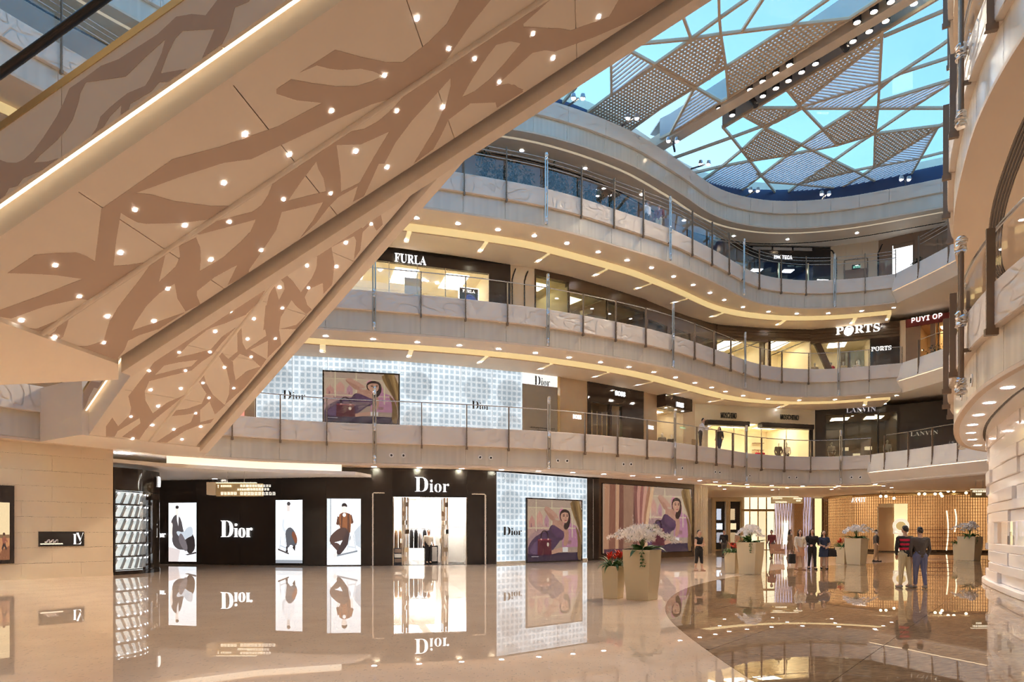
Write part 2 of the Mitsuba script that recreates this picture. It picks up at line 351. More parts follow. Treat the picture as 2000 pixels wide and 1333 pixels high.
S3 = [(-11.85, 28.8), (-10.2, 29.75), (-8.3, 30.4), (-6.25, 30.9), (-4.22, 31.42), (-2.23, 31.98), (-0.29, 32.65), (1.62, 33.42), (3.45, 34.34), (5.23, 35.35), (6.98, 36.45), (8.65, 37.68), (10.25, 39.05),
      (11.78, 40.5), (13.2, 41.85), (14.42, 43.05), (15.88, 44.25), (17.7, 45.2), (19.72, 45.65), (21.7, 45.45), (23.4, 44.75), (25.1, 44.05)]
S4 = [(-11.9, 28.9), (-10.3, 29.8), (-8.3, 30.5), (-6.2, 31.0), (-4.25, 31.55), (-2.3, 32.15), (-0.34, 32.82), (1.55, 33.55), (3.38, 34.5), (5.18, 35.62), (6.91, 36.74), (8.54, 37.85), (10.17, 39.22),
      (11.7, 40.6), (13.15, 42.0), (14.43, 43.3), (15.95, 44.55), (17.75, 45.4), (19.6, 45.75), (21.5, 45.68), (23.36, 45.25), (25.05, 44.6)]
S5 = [(-20.2, -2), (-20.2, 6), (-20.1, 13), (-19.4, 19), (-17.6, 24.5), (-14.8, 28.6), (-11.3, 31.6), (-7.6, 33.4), (-4.0, 34.5), (-1.0, 35.25), (1.1, 35.85), (2.95, 36.65), (5.1, 37.85), (7.2, 39.3), (9.2, 41.1),
      (11.0, 42.85), (12.7, 44.6), (14.4, 45.85), (16.2, 46.65), (17.9, 47.05), (19.6, 47.1), (21.8, 46.75), (23.5, 46.2), (25.1, 45.45), (27.7, 44.1), (30.2, 42.3), (31.2, 38.5), (30.6, 33.5), (27.5, 30.3), (22.5, 28.8),
      (17.6, 26.6), (14.0, 22.9), (11.6, 19.3), (10.0, 15.2), (9.5, 11), (9.4, 4), (9.4, -2)]
G2 = [(22.85, 43.4), (23.15, 42.1), (23.75, 40.6), (24.15, 38.9), (24.6, 37.4), (25.3, 34.6), (25.6, 31.5)]
G3 = [(25.1, 44.1), (25.4, 42.3), (25.7, 40.0), (25.95, 37.5), (26.0, 34.5), (25.6, 31.5)]
G4 = [(25.05, 44.6), (25.45, 42.4), (25.8, 40.0), (26.0, 37.5), (26.0, 34.5), (25.6, 31.5)]
NEAR = [(25.6, 31.5), (24.4, 29.4), (21.9, 27.8), (19.2, 26.6), (16.9, 25.1), (15.1, 23.1), (13.75, 21.2), (12.3, 18.9), (11.2, 16.9), (10.3, 15.1), (9.6, 13.3), (9.15, 11.6), (8.9, 9), (8.8, 4), (8.8, -2)]
BACK = {2: Curve(LEFT + S2), 3: Curve(LEFT + S3), 4: Curve(LEFT + S4)}
BRIDGE = {2: Curve(G2), 3: Curve(G3), 4: Curve(G4)}
NR = Curve(NEAR)
RING = Curve(S5)
def samp(c, step=0.5):
    return c.seg(c.t[0], c.t[-1], step)[0]
VOID = {k: Polygon(np.vstack([samp(BACK[k]), samp(BRIDGE[k])[1:], samp(NR)[1:]])).buffer(0) for k in (2, 3, 4)}
VOID[5] = Polygon(samp(RING)).buffer(0)
OUT = sbox(-34, -12, 50, 78)

# wall behind the galleries (shared by the upper levels): depth by bearing
_wu = [380, 450, 546, 640, 780, 900, 1020, 1090, 1147, 1200, 1256, 1300, 1335, 1400, 1500, 1583, 1670, 1752, 1837, 1900]
_wd = [33.9, 34.2, 34.6, 35.1, 35.9, 37.0, 38.4, 39.5, 40.7, 42.1, 43.7, 45.5, 47.0, 49.2, 50.1, 50.4, 49.8, 48.6, 47.0, 45.8]
def W(u, off=0.0):
    D = np.interp(u, _wu, _wd) + off
    return np.array([(u - 1000) / F * D, D])

# ------------------------------------------------------------------ floor
DARK = Curve([atz(u, v, 0)[:2] for u, v in [(1640, 1420), (1475, 1333), (1400, 1284), (1340, 1240), (1308, 1210), (1300, 1188), (1308, 1170), (1335, 1152), (1380, 1138), (1440, 1126), (1500, 1116), (1560, 1109.5), (1640, 1104), (1700, 1101), (1790, 1097), (1930, 1094)]])
_dk = samp(DARK, 0.3)
DARKPOLY = Polygon(np.vstack([_dk, [[40, 38], [40, -6], [3.0, -6], [2.2, 3.5]]])).buffer(0)
fl = num('floor'); struct(fl)
put(fl, slabpoly(OUT, -0.3, -0.012), 'mat_joint')
sub(fl, 'pale_paving', slabpoly(OUT.difference(DARKPOLY.buffer(0.004)), -0.012, 0.0), 'mat_marble')
# brown slabs, laid on the slant; picked out singly as far as they can be told apart
ANG = math.radians(52)
ca, sa = math.cos(ANG), math.sin(ANG)
near_zone = sbox(2, -6, 22, 30)
cnt = 0
rest = []
for i in range(-30, 40):
    for j in range(-30, 40):
        a, b = i * 1.8, j * 1.8
        q = Polygon([(x * ca - y * sa, x * sa + y * ca) for x, y in ((a, b), (a + 1.793, b), (a + 1.793, b + 1.793), (a, b + 1.793))])
        g = q.intersection(DARKPOLY)
        if g.is_empty or g.area < 0.01: continue
        m = slabpoly(g, -0.012, 0.0)
        if m is None: continue
        c = g.centroid
        if near_zone.contains(c) and abs(c.x) < 0.85 * c.y:
            sub(fl, 'brown_slab', m, 'mat_brown_marble')
        else: rest.append(m)
lab(sub(fl, 'far_brown_slabs', cat(rest), 'mat_brown_marble'), kind='stuff')

# ------------------------------------------------------------------ slabs, outer shell, roof
for k in (2, 3, 4):
    c = num('ceiling'); struct(c)
    put(c, slabpoly(OUT.difference(VOID[k].buffer(0.0)).buffer(-0.02), zf(k) + (0.06 if k == 2 else 0.46), zf(k) + 1.83), 'mat_plaster')
ring_z = zf(5)
c = num('ceiling'); struct(c)
put(c, slabpoly(OUT.difference(VOID[5]), ring_z + 0.06, ring_z + 1.8), 'mat_plaster')
for key, b in (('wall_left', box([-34.2, 33, 14], [0.4, 90, 28])), ('wall_right', box([50.2, 33, 14], [0.4, 90, 28])), ('wall_back', box([8, 78.2, 14], [84.8, 0.4, 28])), ('wall_front', box([8, -12.2, 14], [84.8, 0.4, 28]))):
    struct(put(num(key), b, 'mat_plaster'))

# ------------------------------------------------------------------ balcony edges
trim_n = 0
def edge_panels(tr, curve, ts, k, lip=0.55, name='carved_panel'):
    z = zf(k)
    g = 0.007
    for a, b in zip(ts[:-1], ts[1:]):
        P, N = curve.seg(a + g, b - g, 0.4)
        sub(tr, name, prof(P, N, [(-0.05, z + 0.98), (0.16, z + 0.98), (0.18, z + 1.0), (0.18, z + 1.84), (0.16, z + 1.86), (-0.05, z + 1.86)]), 'mat_carved', 30)
        sub(tr, 'fascia_panel', prof(P, N, rectpr(-0.08, 0.02, z + 0.10, z + 0.975)), 'mat_fascia', 30)
    P, N = curve.seg(ts[0], ts[-1], 0.4)
    sub(tr, 'bottom_lip', prof(P, N, [(-lip, z), (0.03, z), (0.03, z + 0.09), (-lip, z + 0.09)]), 'mat_soffit', 30)
def inward(P, N, wall, lo=2.6, hi=11.0):
    """Distance from each edge point, going inwards, to the wall line."""
    out = []
    for p, n in zip(P, N):
        i = LineString([p - n * 0.5, p - n * hi]).intersection(wall)
        d = hi if i.is_empty else min(np.linalg.norm(np.array(g.coords[0]) - p) for g in getattr(i, 'geoms', [i]))
        out.append(np.clip(d, lo, hi))
    return np.array(out)
WALL = LineString([(-30, 26), (-22, 31)] + [tuple(W(u)) for u in np.linspace(380, 1900, 60)])
def strip(P, N, o0, o1, z0, z1):
    """A flat strip between two lists of inward offsets."""
    P, N = np.asarray(P), np.asarray(N)
    A, B = P - N * np.reshape(o0, (-1, 1)) * np.ones((len(P), 1)), P - N * np.reshape(o1, (-1, 1)) * np.ones((len(P), 1))
    return slabpoly(Polygon(np.vstack([A, B[::-1]])).buffer(0), z0, z1)
DL = []                                           # spots for the downlights: (point, radius, group)
def gallery_ceiling(tr, curve, ts, k, wall, panels=True, every=2):
    """Underside of a gallery: plaster border with downlights, glowing cove, panels with light slots between them."""
    z = zf(k)
    P, N = curve.seg(ts[0], ts[-1], 0.5)
    sub(tr, 'soffit_border', strip(P, N, 0.58, 1.55, z + 0.02, z + 0.06), 'mat_soffit')
    sub(tr, 'cove_ceiling', strip(P, N, 1.2, 2.75, z + 0.43, z + 0.45), 'mat_soffit')
    sub(tr, 'cove_light', prof(P, N, rectpr(-2.66, -2.62, z + 0.04, z + 0.43)), 'mat_cream', em=emit((1.0, 0.77, 0.34), 0.55 * LAMP, 8))
    tt = ts[::every] if (len(ts) - 1) % every == 0 else np.r_[ts[::every], ts[-1]]
    for i, (a, b) in enumerate(zip(tt[:-1], tt[1:])):
        P, N = curve.seg(a, b - 0.24, 0.5)
        d = inward(P, N, wall)
        sub(tr, 'ceiling_panel', strip(P, N, 2.60, np.maximum(d, 2.9), z - 0.02, z + 0.03), 'mat_soffit')
        P, N = curve.seg(b - 0.24, b, 0.08)
        d = float(inward(P[:1], N[:1], wall)[0])
        sub(tr, 'slot_light', strip(P, N, 2.6, 2.6 + 0.62 * (d - 2.6), z + 0.02, z + 0.026), 'mat_cream', em=emit((1.0, 0.77, 0.34), 0.5 * LAMP, 0.4))
        sub(tr, 'slot_panel', strip(P, N, 2.6 + 0.62 * (d - 2.6), d, z - 0.018, z + 0.03), 'mat_soffit')
        q = P[0] - N[0] * (2.6 + 0.62 * (d - 2.6) - 0.25)
        DL.append((np.array([q[0] + 0.05, q[1], z + 0.0]), 0.10, k))
    for a in ts:
        p, n = curve.at(a), curve.nrm(a)
        DL.append((np.array([*(p - n * 1.05), z + 0.01]), 0.115, k))

TS = {}
for k in (2, 3, 4):
    tr = f'trim_{k}'; struct(tr)
    cv = BACK[k]
    ts = cv.t.copy()
    TS[k] = ts
    edge_panels(tr, cv, ts, k)
    if k > 2: gallery_ceiling(tr, cv, ts[4:], k, WALL)
# ring under the skylight
tr = 'trim_5'; struct(tr)
i0, i1 = 5, 26
edge_panels(tr, RING, RING.t[:], 5)
P, N = RING.seg(RING.t[3], RING.t[26], 0.5)
sub(tr, 'soffit_border', strip(P, N, 0.58, 2.4, ring_z + 0.02, ring_z + 0.06), 'mat_soffit')
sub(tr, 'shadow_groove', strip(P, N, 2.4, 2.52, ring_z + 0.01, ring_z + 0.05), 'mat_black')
sub(tr, 'cove_light', strip(P, N, 0.62, 0.80, ring_z + 0.012, ring_z + 0.018), 'mat_cream', em=emit(WARM, 0.35 * LAMP, 3))
for a in RING.t[6:24:2]:
    p, n = RING.at(a), RING.nrm(a)
    DL.append((np.array([*(p - n * 1.7), ring_z + 0.01]), 0.11, 5))
# bridges on the right: smooth pale parapet, glowing slit, lower apron
for k in (2, 3, 4):
    tr = num('trim_6'); struct(tr)
    cv = BRIDGE[k]; z = zf(k)
    for a, b in zip(cv.t[:-1], cv.t[1:]):
        P, N = cv.seg(a + 0.006, b - 0.006, 0.6)
        sub(tr, 'parapet_panel', prof(P, N, [(-0.1, z + 0.75), (0.30, z + 0.75), (0.12, z + 1.86), (-0.1, z + 1.86)]), 'mat_white', 30)
    P, N = cv.seg(cv.t[0], cv.t[-1], 0.6)
    sub(tr, 'slit_light', prof(P, N, rectpr(0.02, 0.16, z + 0.715, z + 0.74)), 'mat_cream', em=emit(NEU, 1.3 * LAMP, 2))
    sub(tr, 'apron', prof(P, N, [(-0.15, z + 0.0), (-0.10, z), (0.26, z + 0.70), (-0.15, z + 0.70)]), 'mat_plaster', 30)
# near right galleries
for k in (2, 3, 4):
    tr = num('trim_9'); struct(tr)
    ts = np.r_[NR.t[0], [NR.near(x, y) for x, y in NEAR[1:]]]
    fine = []
    for a, b in zip(ts[:-1], ts[1:]): fine += list(np.linspace(a, b, max(1, round((b - a) / 2.0)), endpoint=False))
    fine = np.r_[fine, ts[-1]]
    edge_panels(tr, NR, fine, k, 0.12)
    P, N = NR.seg(fine[0], fine[-1], 0.4)
    z = zf(k)
    m_ = 'mat_white' if k == 2 else 'mat_soffit'
    g0, g1 = (0.72, 0.80) if k == 2 else (0.85, 1.20)
    sub(tr, 'soffit_border', strip(P, N, 0.12, g0, z, z + 0.06), m_)
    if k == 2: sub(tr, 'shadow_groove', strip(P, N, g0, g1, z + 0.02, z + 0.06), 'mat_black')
    else:
        sub(tr, 'air_grille', strip(P, N, g0, g1, z + 0.03, z + 0.06), 'mat_darkbrown')
        for q in range(5): sub(tr, 'grille_bar', strip(P, N, g0 + 0.01 + 0.07 * q, g0 + 0.03 + 0.07 * q, z + 0.004, z + 0.03), 'mat_bronze')
    sub(tr, 'soffit_field', strip(P, N, g1, 4.8, z, z + 0.06), m_)
    sub(tr, 'cove_light', strip(P, N, 4.0, 4.25, z - 0.012, z - 0.004), 'mat_cream', em=emit(YEL, 0.7 * LAMP, 4))
    for a in (np.linspace(NR.near(19, 26.6), NR.near(9, 9), 12) if k == 2 else ()):
        p, n = NR.at(a), NR.nrm(a)
        DL.append((np.array([*(p - n * 0.42), z - 0.004]), 0.12, 90 + k))
    st = num('wall_right'); struct(st)
    put(st, strip(P, N, 4.8, 4.95, zf(k) - STEP + 1.83 if k > 2 else 0.0, zf(k)), 'mat_plaster')
# ground-floor ceiling under level 2: border and downlights
tr = 'trim_2'
P, N = BACK[2].seg(BACK[2].t[3], BACK[2].t[-1], 0.5)
sub(tr, 'soffit_border', strip(P, N, 0.55, 1.6, zf(2) + 0.02, zf(2) + 0.06), 'mat_soffit')
for a in BACK[2].t[4:]:
    p, n = BACK[2].at(a), BACK[2].nrm(a)
    DL.append((np.array([*(p - n * 0.9), zf(2) + 0.01]), 0.12, 2))
    for o in (3.2, 5.6):
        q = p - n * o
        if q[0] > 12.5: DL.append((np.array([*q, zf(2) + 0.05]), 0.10, 21))
P, N = BACK[2].seg(BACK[2].near(14.2, 42.3), BACK[2].t[-1], 0.5)
sub(tr, 'cove_light', strip(P, N, 2.2, 2.9, zf(2) + 0.045, zf(2) + 0.055), 'mat_cream', em=emit(YEL, 0.85 * LAMP, 4))

# galleries behind the camera: the same coves and downlights go round
for k in (3, 4):
    P, N = np.array([[8.6, -2.2], [-17.8, -2.2]]), np.array([[0, 1.0], [0, 1.0]])
    sub(f'trim_{k}', 'cove_light', strip(P, N, 0.9, 1.9, zf(k) + 0.03, zf(k) + 0.04), 'mat_cream', em=emit(YEL, 0.8 * LAMP, 6))
for y_ in np.arange(0.5, 19, 2.6): DL.append((np.array([-18.9 if y_ < 15 else -18.6, y_, zf(2) + 0.01]), 0.13, 2))
for x_, y_ in ((-10, 8.5), (-12.5, 8.5), (-15, 8.5), (-17, 10), (-12, 10.6), (-14.5, 11.5)): DL.append((np.array([x_, y_, 4.63]), 0.13, 2))
for x_ in np.arange(-16, 8, 3.0): DL.append((np.array([x_, -3.6, zf(2) + 0.01]), 0.13, 2))
# ------------------------------------------------------------------ downlights
GN = {2: 'downlights along the underside of the first gallery', 3: 'downlights in the ceiling under the second gallery', 4: 'downlights in the ceiling under the third gallery', 5: 'downlights under the roof ring',
      21: 'downlights in the ground-floor passage', 92: 'downlights in the white soffit at the right', 93: 'downlights in the upper right soffits', 94: 'downlights in the upper right soffits'}
LB = {2: 'small round recessed downlight glowing in the underside of the lowest gallery edge', 3: 'small round downlight glowing in the beige ceiling of the second storey', 4: 'small round downlight glowing in the beige ceiling of the third storey',
      5: 'small round downlight under the roof ring above the top gallery', 21: 'small round downlight in the ground-floor passage ceiling on the right', 92: 'oval-looking bright downlight in the white curved soffit at the right',
      93: 'round downlight in the tan curved soffit high at the right', 94: 'round downlight in the tan curved soffit high at the right'}
for p, r, g in DL:
    key = num('downlight')
    put(key, disc(p - [0, 0, 0.004], r, (0, 0, -1), 12, 0.012), 'mat_cream', em=emit(WARM if g not in (92,) else NEU, (700 if g in (2, 3, 4) else 260) * LAMP, 0.6))
    lab(key, LB[g], 'downlight', GN[g])

# ------------------------------------------------------------------ railings
def blob(c, s, seed, k=0.22):
    m = trimesh.creation.icosphere(2)
    n = meshkit.noise(m.vertices * 2.3 + seed, seed)
    m.vertices *= (1 + k * (n[:, None] - 0.5) * 2)
    m = trimesh.Trimesh(np.clip(m.vertices * 1.25, -1, 1) * np.array(s), m.faces, process=False)
    m.apply_translation(c)
    return m
def crystal(c, rx, h, seed):
    """A sleeve of chipped crystal: a tube with knobbly facets."""
    rg = np.random.default_rng(seed)
    nz, na = max(6, round(h / 0.032)), 10
    secs = []
    for i in range(nz + 1):
        t_ = (np.arange(na) + 0.5 * (i % 2)) * 2 * np.pi / na
        r_ = rx * rg.uniform(0.72, 1.12, na) * (0.8 if i in (0, nz) else 1)
        secs.append(np.c_[c[0] + r_ * np.cos(t_), c[1] + r_ * np.sin(t_), np.full(na, c[2] + h * i / nz) + (rg.normal(0, 0.006, na) if 0 < i < nz else 0)])
    return loft(secs)
def railing(key, curve, ts, mull, z, extra=False, fat=1.0, mm='mat_steel'):
    zt = z + 1.86
    P, N = curve.seg(ts[0], ts[-1], 0.3)
    hr = P + N * 0.10
    sub(key, 'handrail', tube(np.c_[hr, np.full(len(hr), z + 2.93)], 0.024 * fat, 6), 'mat_steel', True)
    if extra:
        for q in (3.18, 3.38): sub(key, 'top_rail', tube(np.c_[hr, np.full(len(hr), z + q)], 0.018, 6), 'mat_steel', True)
    for a, b in zip(ts[:-1], ts[1:]):
        p, n = curve.seg(a + 0.02, b - 0.02, 0.7)
        sub(key, 'glass_pane', prof(p, n, [(0.05, zt + 0.004), (0.05, z + 2.86)], closed=False), 'mat_glass')
    for i, a in enumerate(ts):
        p, n = curve.at(a), curve.nrm(a)
        ang = math.atan2(n[1], n[0])
        if i in mull:
            t = np.array([-n[1], n[0]])
            for s in (-1, 1):
                q = p + n * 0.31 + t * s * 0.055
                sub(key, 'mullion', tube([[*q, z + 0.10], [*q, z + 3.2]], 0.034 * fat, 8), mm, True)
            q = p + n * 0.31
            for z0, h in ((3.16, 0.38), (1.52, 0.36), (0.02, 0.38)):
                sub(key, 'crystal_sleeve', crystal([*q, z + z0], 0.082 * fat, h, i * 7 + int(z0 * 3)), 'mat_chrome')
            sub(key, 'bracket', box([*(p + n * 0.22), z + 1.0], [0.2, 0.06, 0.08], ang), 'mat_bronze')
        else:
            top = 3.42 if extra else 2.90
            q = p + n * 0.235
            sub(key, 'post', cat([box([*q, (z + 0.84 + z + top) / 2], [0.10 * fat, 0.036 * fat, top - 0.84], ang), box([*(p + n * 0.225), z + 0.87], [0.15 * fat, 0.075 * fat, 0.13], ang)]), 'mat_bronze')
ORD = {2: 'lowest', 3: 'middle', 4: 'topmost'}
NO = {2: 'first', 3: 'second', 4: 'third'}
for k in (2, 3, 4):
    r = thing('glass_railing', f'glass railing with steel handrail and crystal-tipped mullions on the {ORD[k]} long curved balcony', 'railing')
    o = len(LEFT)
    railing(r, BACK[k], TS[k][2:], {o + 3 - 2, o + 7 - 2, o + 11 - 2, o + 15 - 2, o + 19 - 2}, zf(k), k == 4)
    r = thing('glass_railing', f'glass railing on the smooth pale bridge right of the {ORD[k]} long balcony', 'railing')
    railing(r, BRIDGE[k], BRIDGE[k].t[1:], set(), zf(k), k == 4)
    r = thing('glass_railing', f'glass railing with broad bronze fins on the {ORD[k]} near balcony at the right edge', 'railing')
    ts = np.r_[[NR.near(x, y) for x, y in NEAR[2:13]]]
    fine = []
    for a, b in zip(ts[:-1], ts[1:]): fine += list(np.linspace(a, b, max(1, round((b - a) / 1.9)), endpoint=False))
    railing(r, NR, np.r_[fine, ts[-1]], {3, 8, 12}, zf(k), False, 1.5, 'mat_bronze')

# ------------------------------------------------------------------ escalators
T30 = math.tan(math.radians(30))
Z1, Z2, Z4, Z5 = (0, 0), (0, 400), (600, 0), (600, 400)
ZS = 700 / 1998
def stroke_polys(strokes):
    """Branching bands of a leaf pattern from centre lines with widths."""
    out = []
    for (ox, oy), pts in strokes:
        q = [(ox + x * ZS, oy + y * ZS, w * ZS / 2 * 1.22) for x, y, w in pts]
        for a, b in zip(q[:-1], q[1:]):
            out.append(unary_union([Point(a[:2]).buffer(a[2], 3), Point(b[:2]).buffer(b[2], 3)]).convex_hull)
    return unary_union(out)
def onto(pl, g):
    """The pattern laid on a plane: its outline in metres along and up that plane."""
    def ring(c): return [pl.st(x, y) for x, y in c.coords]
    gs = []
    for p in getattr(g, 'geoms', [g]):
        p = p.simplify(0.2)
        if p.is_empty: continue
        gs.append(Polygon(ring(p.exterior), [ring(i) for i in p.interiors]).buffer(0))
    return unary_union(gs)
CA, CB, CC, CD, CE, CG, CV, CW = (0, 0, .35714), (180, 100, .35714), (0, 380, .35714), (300, 260, .35714), (540, 0, .35714), (880, 0, .3125), (150, 600, .30483), (420, 370, .30483)
def traced(items):
    """Outlines of the painted leaves as seen; each point is (frame, x, y)."""
    def ring(r):
        fr, out = None, []
        for q in r:
            if len(q) == 3: fr = q; continue
            out.append((fr[0] + q[0] * fr[2], fr[1] + q[1] * fr[2]))
        return out
    return unary_union([Polygon(ring(e), [ring(h) for h in hs]).buffer(0) for e, *hs in items])
SIDE = [([CA, (-60, 850), (40, 890), (90, 892), (130, 875), (180, 830), (240, 750), (310, 640), (350, 560), (380, 485), (440, 445), (555, 360), (650, 325), (860, 190), (965, 92), (1050, 78), (1125, 85), (1190, 0), (1250, -70), (1420, -70), (1360, 10), (1300, 35), (1285, 40), (1265, 120), (1250, 170), (1185, 300), (1065, 375), (985, 443), (870, 452), (830, 500), (712, 570),
          (697, 640), (657, 668), (664, 575), (600, 640), (570, 690), (520, 770), (400, 860), (330, 900), (200, 945), (130, 975), (95, 1020), (50, 1030), (0, 1120), (-60, 1180)],
         [CA, (470, 452), (688, 420), (800, 310), (905, 215), (885, 290), (850, 370), (820, 430), (795, 470), (700, 510), (660, 540), (600, 590), (550, 640), (530, 700), (480, 770), (420, 820), (370, 850), (260, 885), (185, 890), (220, 850), (300, 780), (365, 710), (400, 650), (430, 560), (440, 510)],
         [CA, (1000, 170), (1175, 160), (1145, 230), (1100, 330), (1060, 370), (980, 385), (880, 403), (890, 370), (920, 290), (960, 210)])]
UND = [([CE, (130, 395), (320, 272), (460, 310), (600, 340), (690, 340), (830, 230), (930, 130), (1000, 0), (1040, -60), (1220, -60), (1170, 0), (1050, 150), (930, 325), (720, 475), (640, 535), (520, 570), (300, 665), (0, 805), (0, 695), (250, 562), (110, 548), (0, 512), (0, 487), (80, 433), (200, 455), (330, 472), (440, 470), (520, 445), (585, 415), (530, 390), (460, 375), (360, 382), (290, 375), (220, 357)],),
       ([CB, (1015, 411), (880, 458), (700, 522), (440, 590), (250, 722), (50, 862), CC, (520, 368), (620, 390), (635, 250), (660, 100), (700, 125), (750, 152), (800, 160), (1000, 155), (1150, 135), (1280, 62), (1150, 62), (950, 35), (830, 0), (744, -9), CB, (500, 680), (720, 610), (870, 590), (1015, 521)],),
       ([CC, (40, 430), (190, 330), (300, 320), (420, 318), (470, 335), (522, 368), (620, 390), (700, 385), (810, 368), (690, 440), (480, 578), (440, 570), (250, 610), (60, 678), (-60, 660), (-60, 655), (0, 632), (200, 560), (450, 462), (300, 440), (160, 433)],),
       ([CC, (-60, 740), (100, 728), (200, 735), (340, 678), (280, 730), (240, 745), (120, 755), (50, 785), (-60, 760)],),
       ([CC, (978, 282), (1072, 235), (1095, 290), (1098, 360), (1090, 432), (1140, 400), (1250, 340), (1320, 270), (1360, 210), (1360, 440), (1250, 492), (1305, 383), (1180, 440), (1110, 475), (1080, 510), (1075, 550), (1095, 600), (1015, 640), (970, 570), (955, 487), (870, 540), (800, 610), (740, 700), (720, 745), (850, 700), (1010, 645), (870, 735), (760, 770), (700, 800), (680, 850), (640, 900), (540, 890), (570, 790), (600, 690), (650, 610), (760, 470), (825, 378), (905, 325), (868, 480), (960, 395), (985, 340)],),
       ([CC, (375, 688), (345, 778), (300, 812), (310, 825), (480, 830), (570, 800), (590, 860), (480, 896), (380, 890), (250, 845), (200, 825), (140, 818), (215, 812), (300, 750), (330, 700)],),
       ([CD, (330, 485), (540, 430), (590, 395), (625, 340), (655, 265), (1035, 0), (1290, -10), (1120, 60), (1000, 65), (1022, 230), (1025, 322), (1125, 272), (1205, 130), (1283, 0), (1344, -90), (1390, -60), (1344, 10), (1250, 125), (1190, 260), (1150, 345), (1090, 375), (1118, 290), (1010, 350), (960, 400), (890, 490), (800, 575), (870, 480), (928, 377), (700, 432), (670, 530), (610, 620), (520, 750), (405, 830), (430, 780), (460, 718), (330, 790), (230, 870), (245, 760), (380, 680), (470, 600), (530, 540), (560, 472), (250, 555), (235, 552)],
        [CD, (890, 155), (900, 195), (930, 250), (942, 318), (735, 370), (810, 260)]),
       ([CE, (330, 765), (410, 717), (480, 705), (560, 660), (640, 590), (695, 525), (1135, 228), (1350, 85), (1350, 235), (1270, 225), (1200, 245), (1150, 300), (1060, 440), (1012, 532), (1100, 515), (1200, 450), (1300, 330), (1350, 250), (1350, 330), (1250, 420), (1200, 468), (1270, 458), (1350, 490), (1205, 590), (1198, 560), (1060, 565), (940, 655), (900, 740), (858, 815), (750, 895), (860, 715), (930, 560), (968, 408), (850, 540), (740, 660), (650, 780), (590, 895), (515, 895), (600, 770), (642, 708), (460, 790), (330, 792)],),
       ([CG, (0, 390), (620, 0), (437, 165), (600, 175), (690, 178), (750, 190), (990, 105), (1050, 0), (1100, -80), (1344, -80), (1344, 0), (1130, 130), (900, 230), (650, 322), (590, 313), (510, 330), (400, 430), (285, 535), (400, 530), (455, 572), (290, 672), (280, 640), (120, 645), (0, 725)], [CG, (440, 270), (370, 257), (285, 280), (230, 350), (130, 500), (70, 608), (150, 570), (250, 490), (350, 380)])]
FAR = [([CV, (1120, 0), (980, 10), (900, 60), (740, 160), (600, 270), (490, 360), (440, 430), (330, 572), (348, 650), (340, 690), (265, 765), (228, 710), (187, 765), (187, 830), (242, 832), (262, 795), (402, 712), (408, 745), (290, 832), (400, 850), (440, 790), (500, 720), (600, 640), (690, 565), (580, 612), (487, 682), (440, 600), (435, 540), (465, 475), (600, 440), (735, 407), (800, 350), (870, 305), (920, 240), (1020, 130), (930, 190), (860, 270), (750, 300), (635, 325), (720, 235), (830, 150), (940, 90), (1075, 48), (1130, 0)],
        [CV, (498, 437), (560, 375), (650, 355), (775, 338), (735, 380), (640, 400)]),
       ([CV, (1210, -10), (1200, 90), (1213, 185), (1085, 275), (1062, 230), (1055, 135), (1028, 150), (1030, 285), (968, 335), (1000, 345), (1045, 300), (1120, 330), (1180, 385), (1215, 335), (1110, 275), (1225, 215), (1222, 325), (1310, 240), (1295, 140), (1310, 40), (1344, -10)],),
       ([CV, (905, 305), (925, 288), (968, 330), (1000, 350), (1005, 410), (1018, 470), (1090, 410), (1185, 380), (1075, 515), (950, 625), (975, 560), (980, 490), (960, 400)],),
       ([CV, (812, 430), (780, 478), (830, 555), (800, 620), (700, 655), (610, 665), (600, 700), (690, 690), (755, 680), (730, 740), (640, 780), (510, 865), (575, 870), (700, 790), (790, 755), (855, 745), (880, 715), (790, 740), (790, 660), (850, 605), (885, 690), (950, 630), (870, 560), (830, 490)],),
       ([CW, (15, 740), (140, 670), (150, 655), (195, 625), (215, 675), (320, 650), (270, 730), (195, 805), (60, 860), (-50, 896), (-50, 870), (40, 810), (130, 740)],),
       ([CW, (650, 320), (748, 262), (740, 330), (890, 265), (825, 205), (885, 178), (945, 250), (1000, 200), (1002, 150), (1010, 90), (1055, 65), (1060, 150), (1075, 225), (1035, 265), (1005, 215), (945, 275), (930, 390), (890, 450), (905, 330), (890, 300), (745, 370), (765, 480), (750, 610), (695, 670), (690, 600), (600, 640), (575, 690), (590, 740), (620, 770), (585, 800), (520, 750), (490, 710), (420, 820), (410, 900), (310, 900), (320, 790), (345, 680), (380, 610), (410, 710), (445, 640), (440, 600), (415, 570), (450, 540), (500, 590), (550, 660), (620, 570), (650, 500), (655, 430), (460, 525), (480, 490), (560, 470), (640, 400)],),
       ([CW, (410, 480), (500, 430), (440, 472)],), ([CW, (415, 896), (520, 870), (590, 800), (520, 896)],), ([CW, (1215, 0), (1285, -10), (1215, 65)],)]
LF = [(Z1, [(1366, 748), (1846, 616), (1248, 1020), (1612, 861), (752, 1168), (1030, 1256), (1278, 1236), (1580, 1110), (1842, 1077), (1982, 844)]),
      (Z2, [(308, 336), (672, 268), (442, 510), (120, 644), (306, 736), (388, 842), (578, 768), (598, 622), (858, 648), (934, 468), (1176, 306), (1456, 252)]),
      (Z4, [(610, 102), (788, 270), (430, 418), (1258, 186), (1625, 92), (1370, 323), (932, 326), (1070, 455), (498, 616), (756, 596), (134, 616), (270, 843), (446, 932)])]
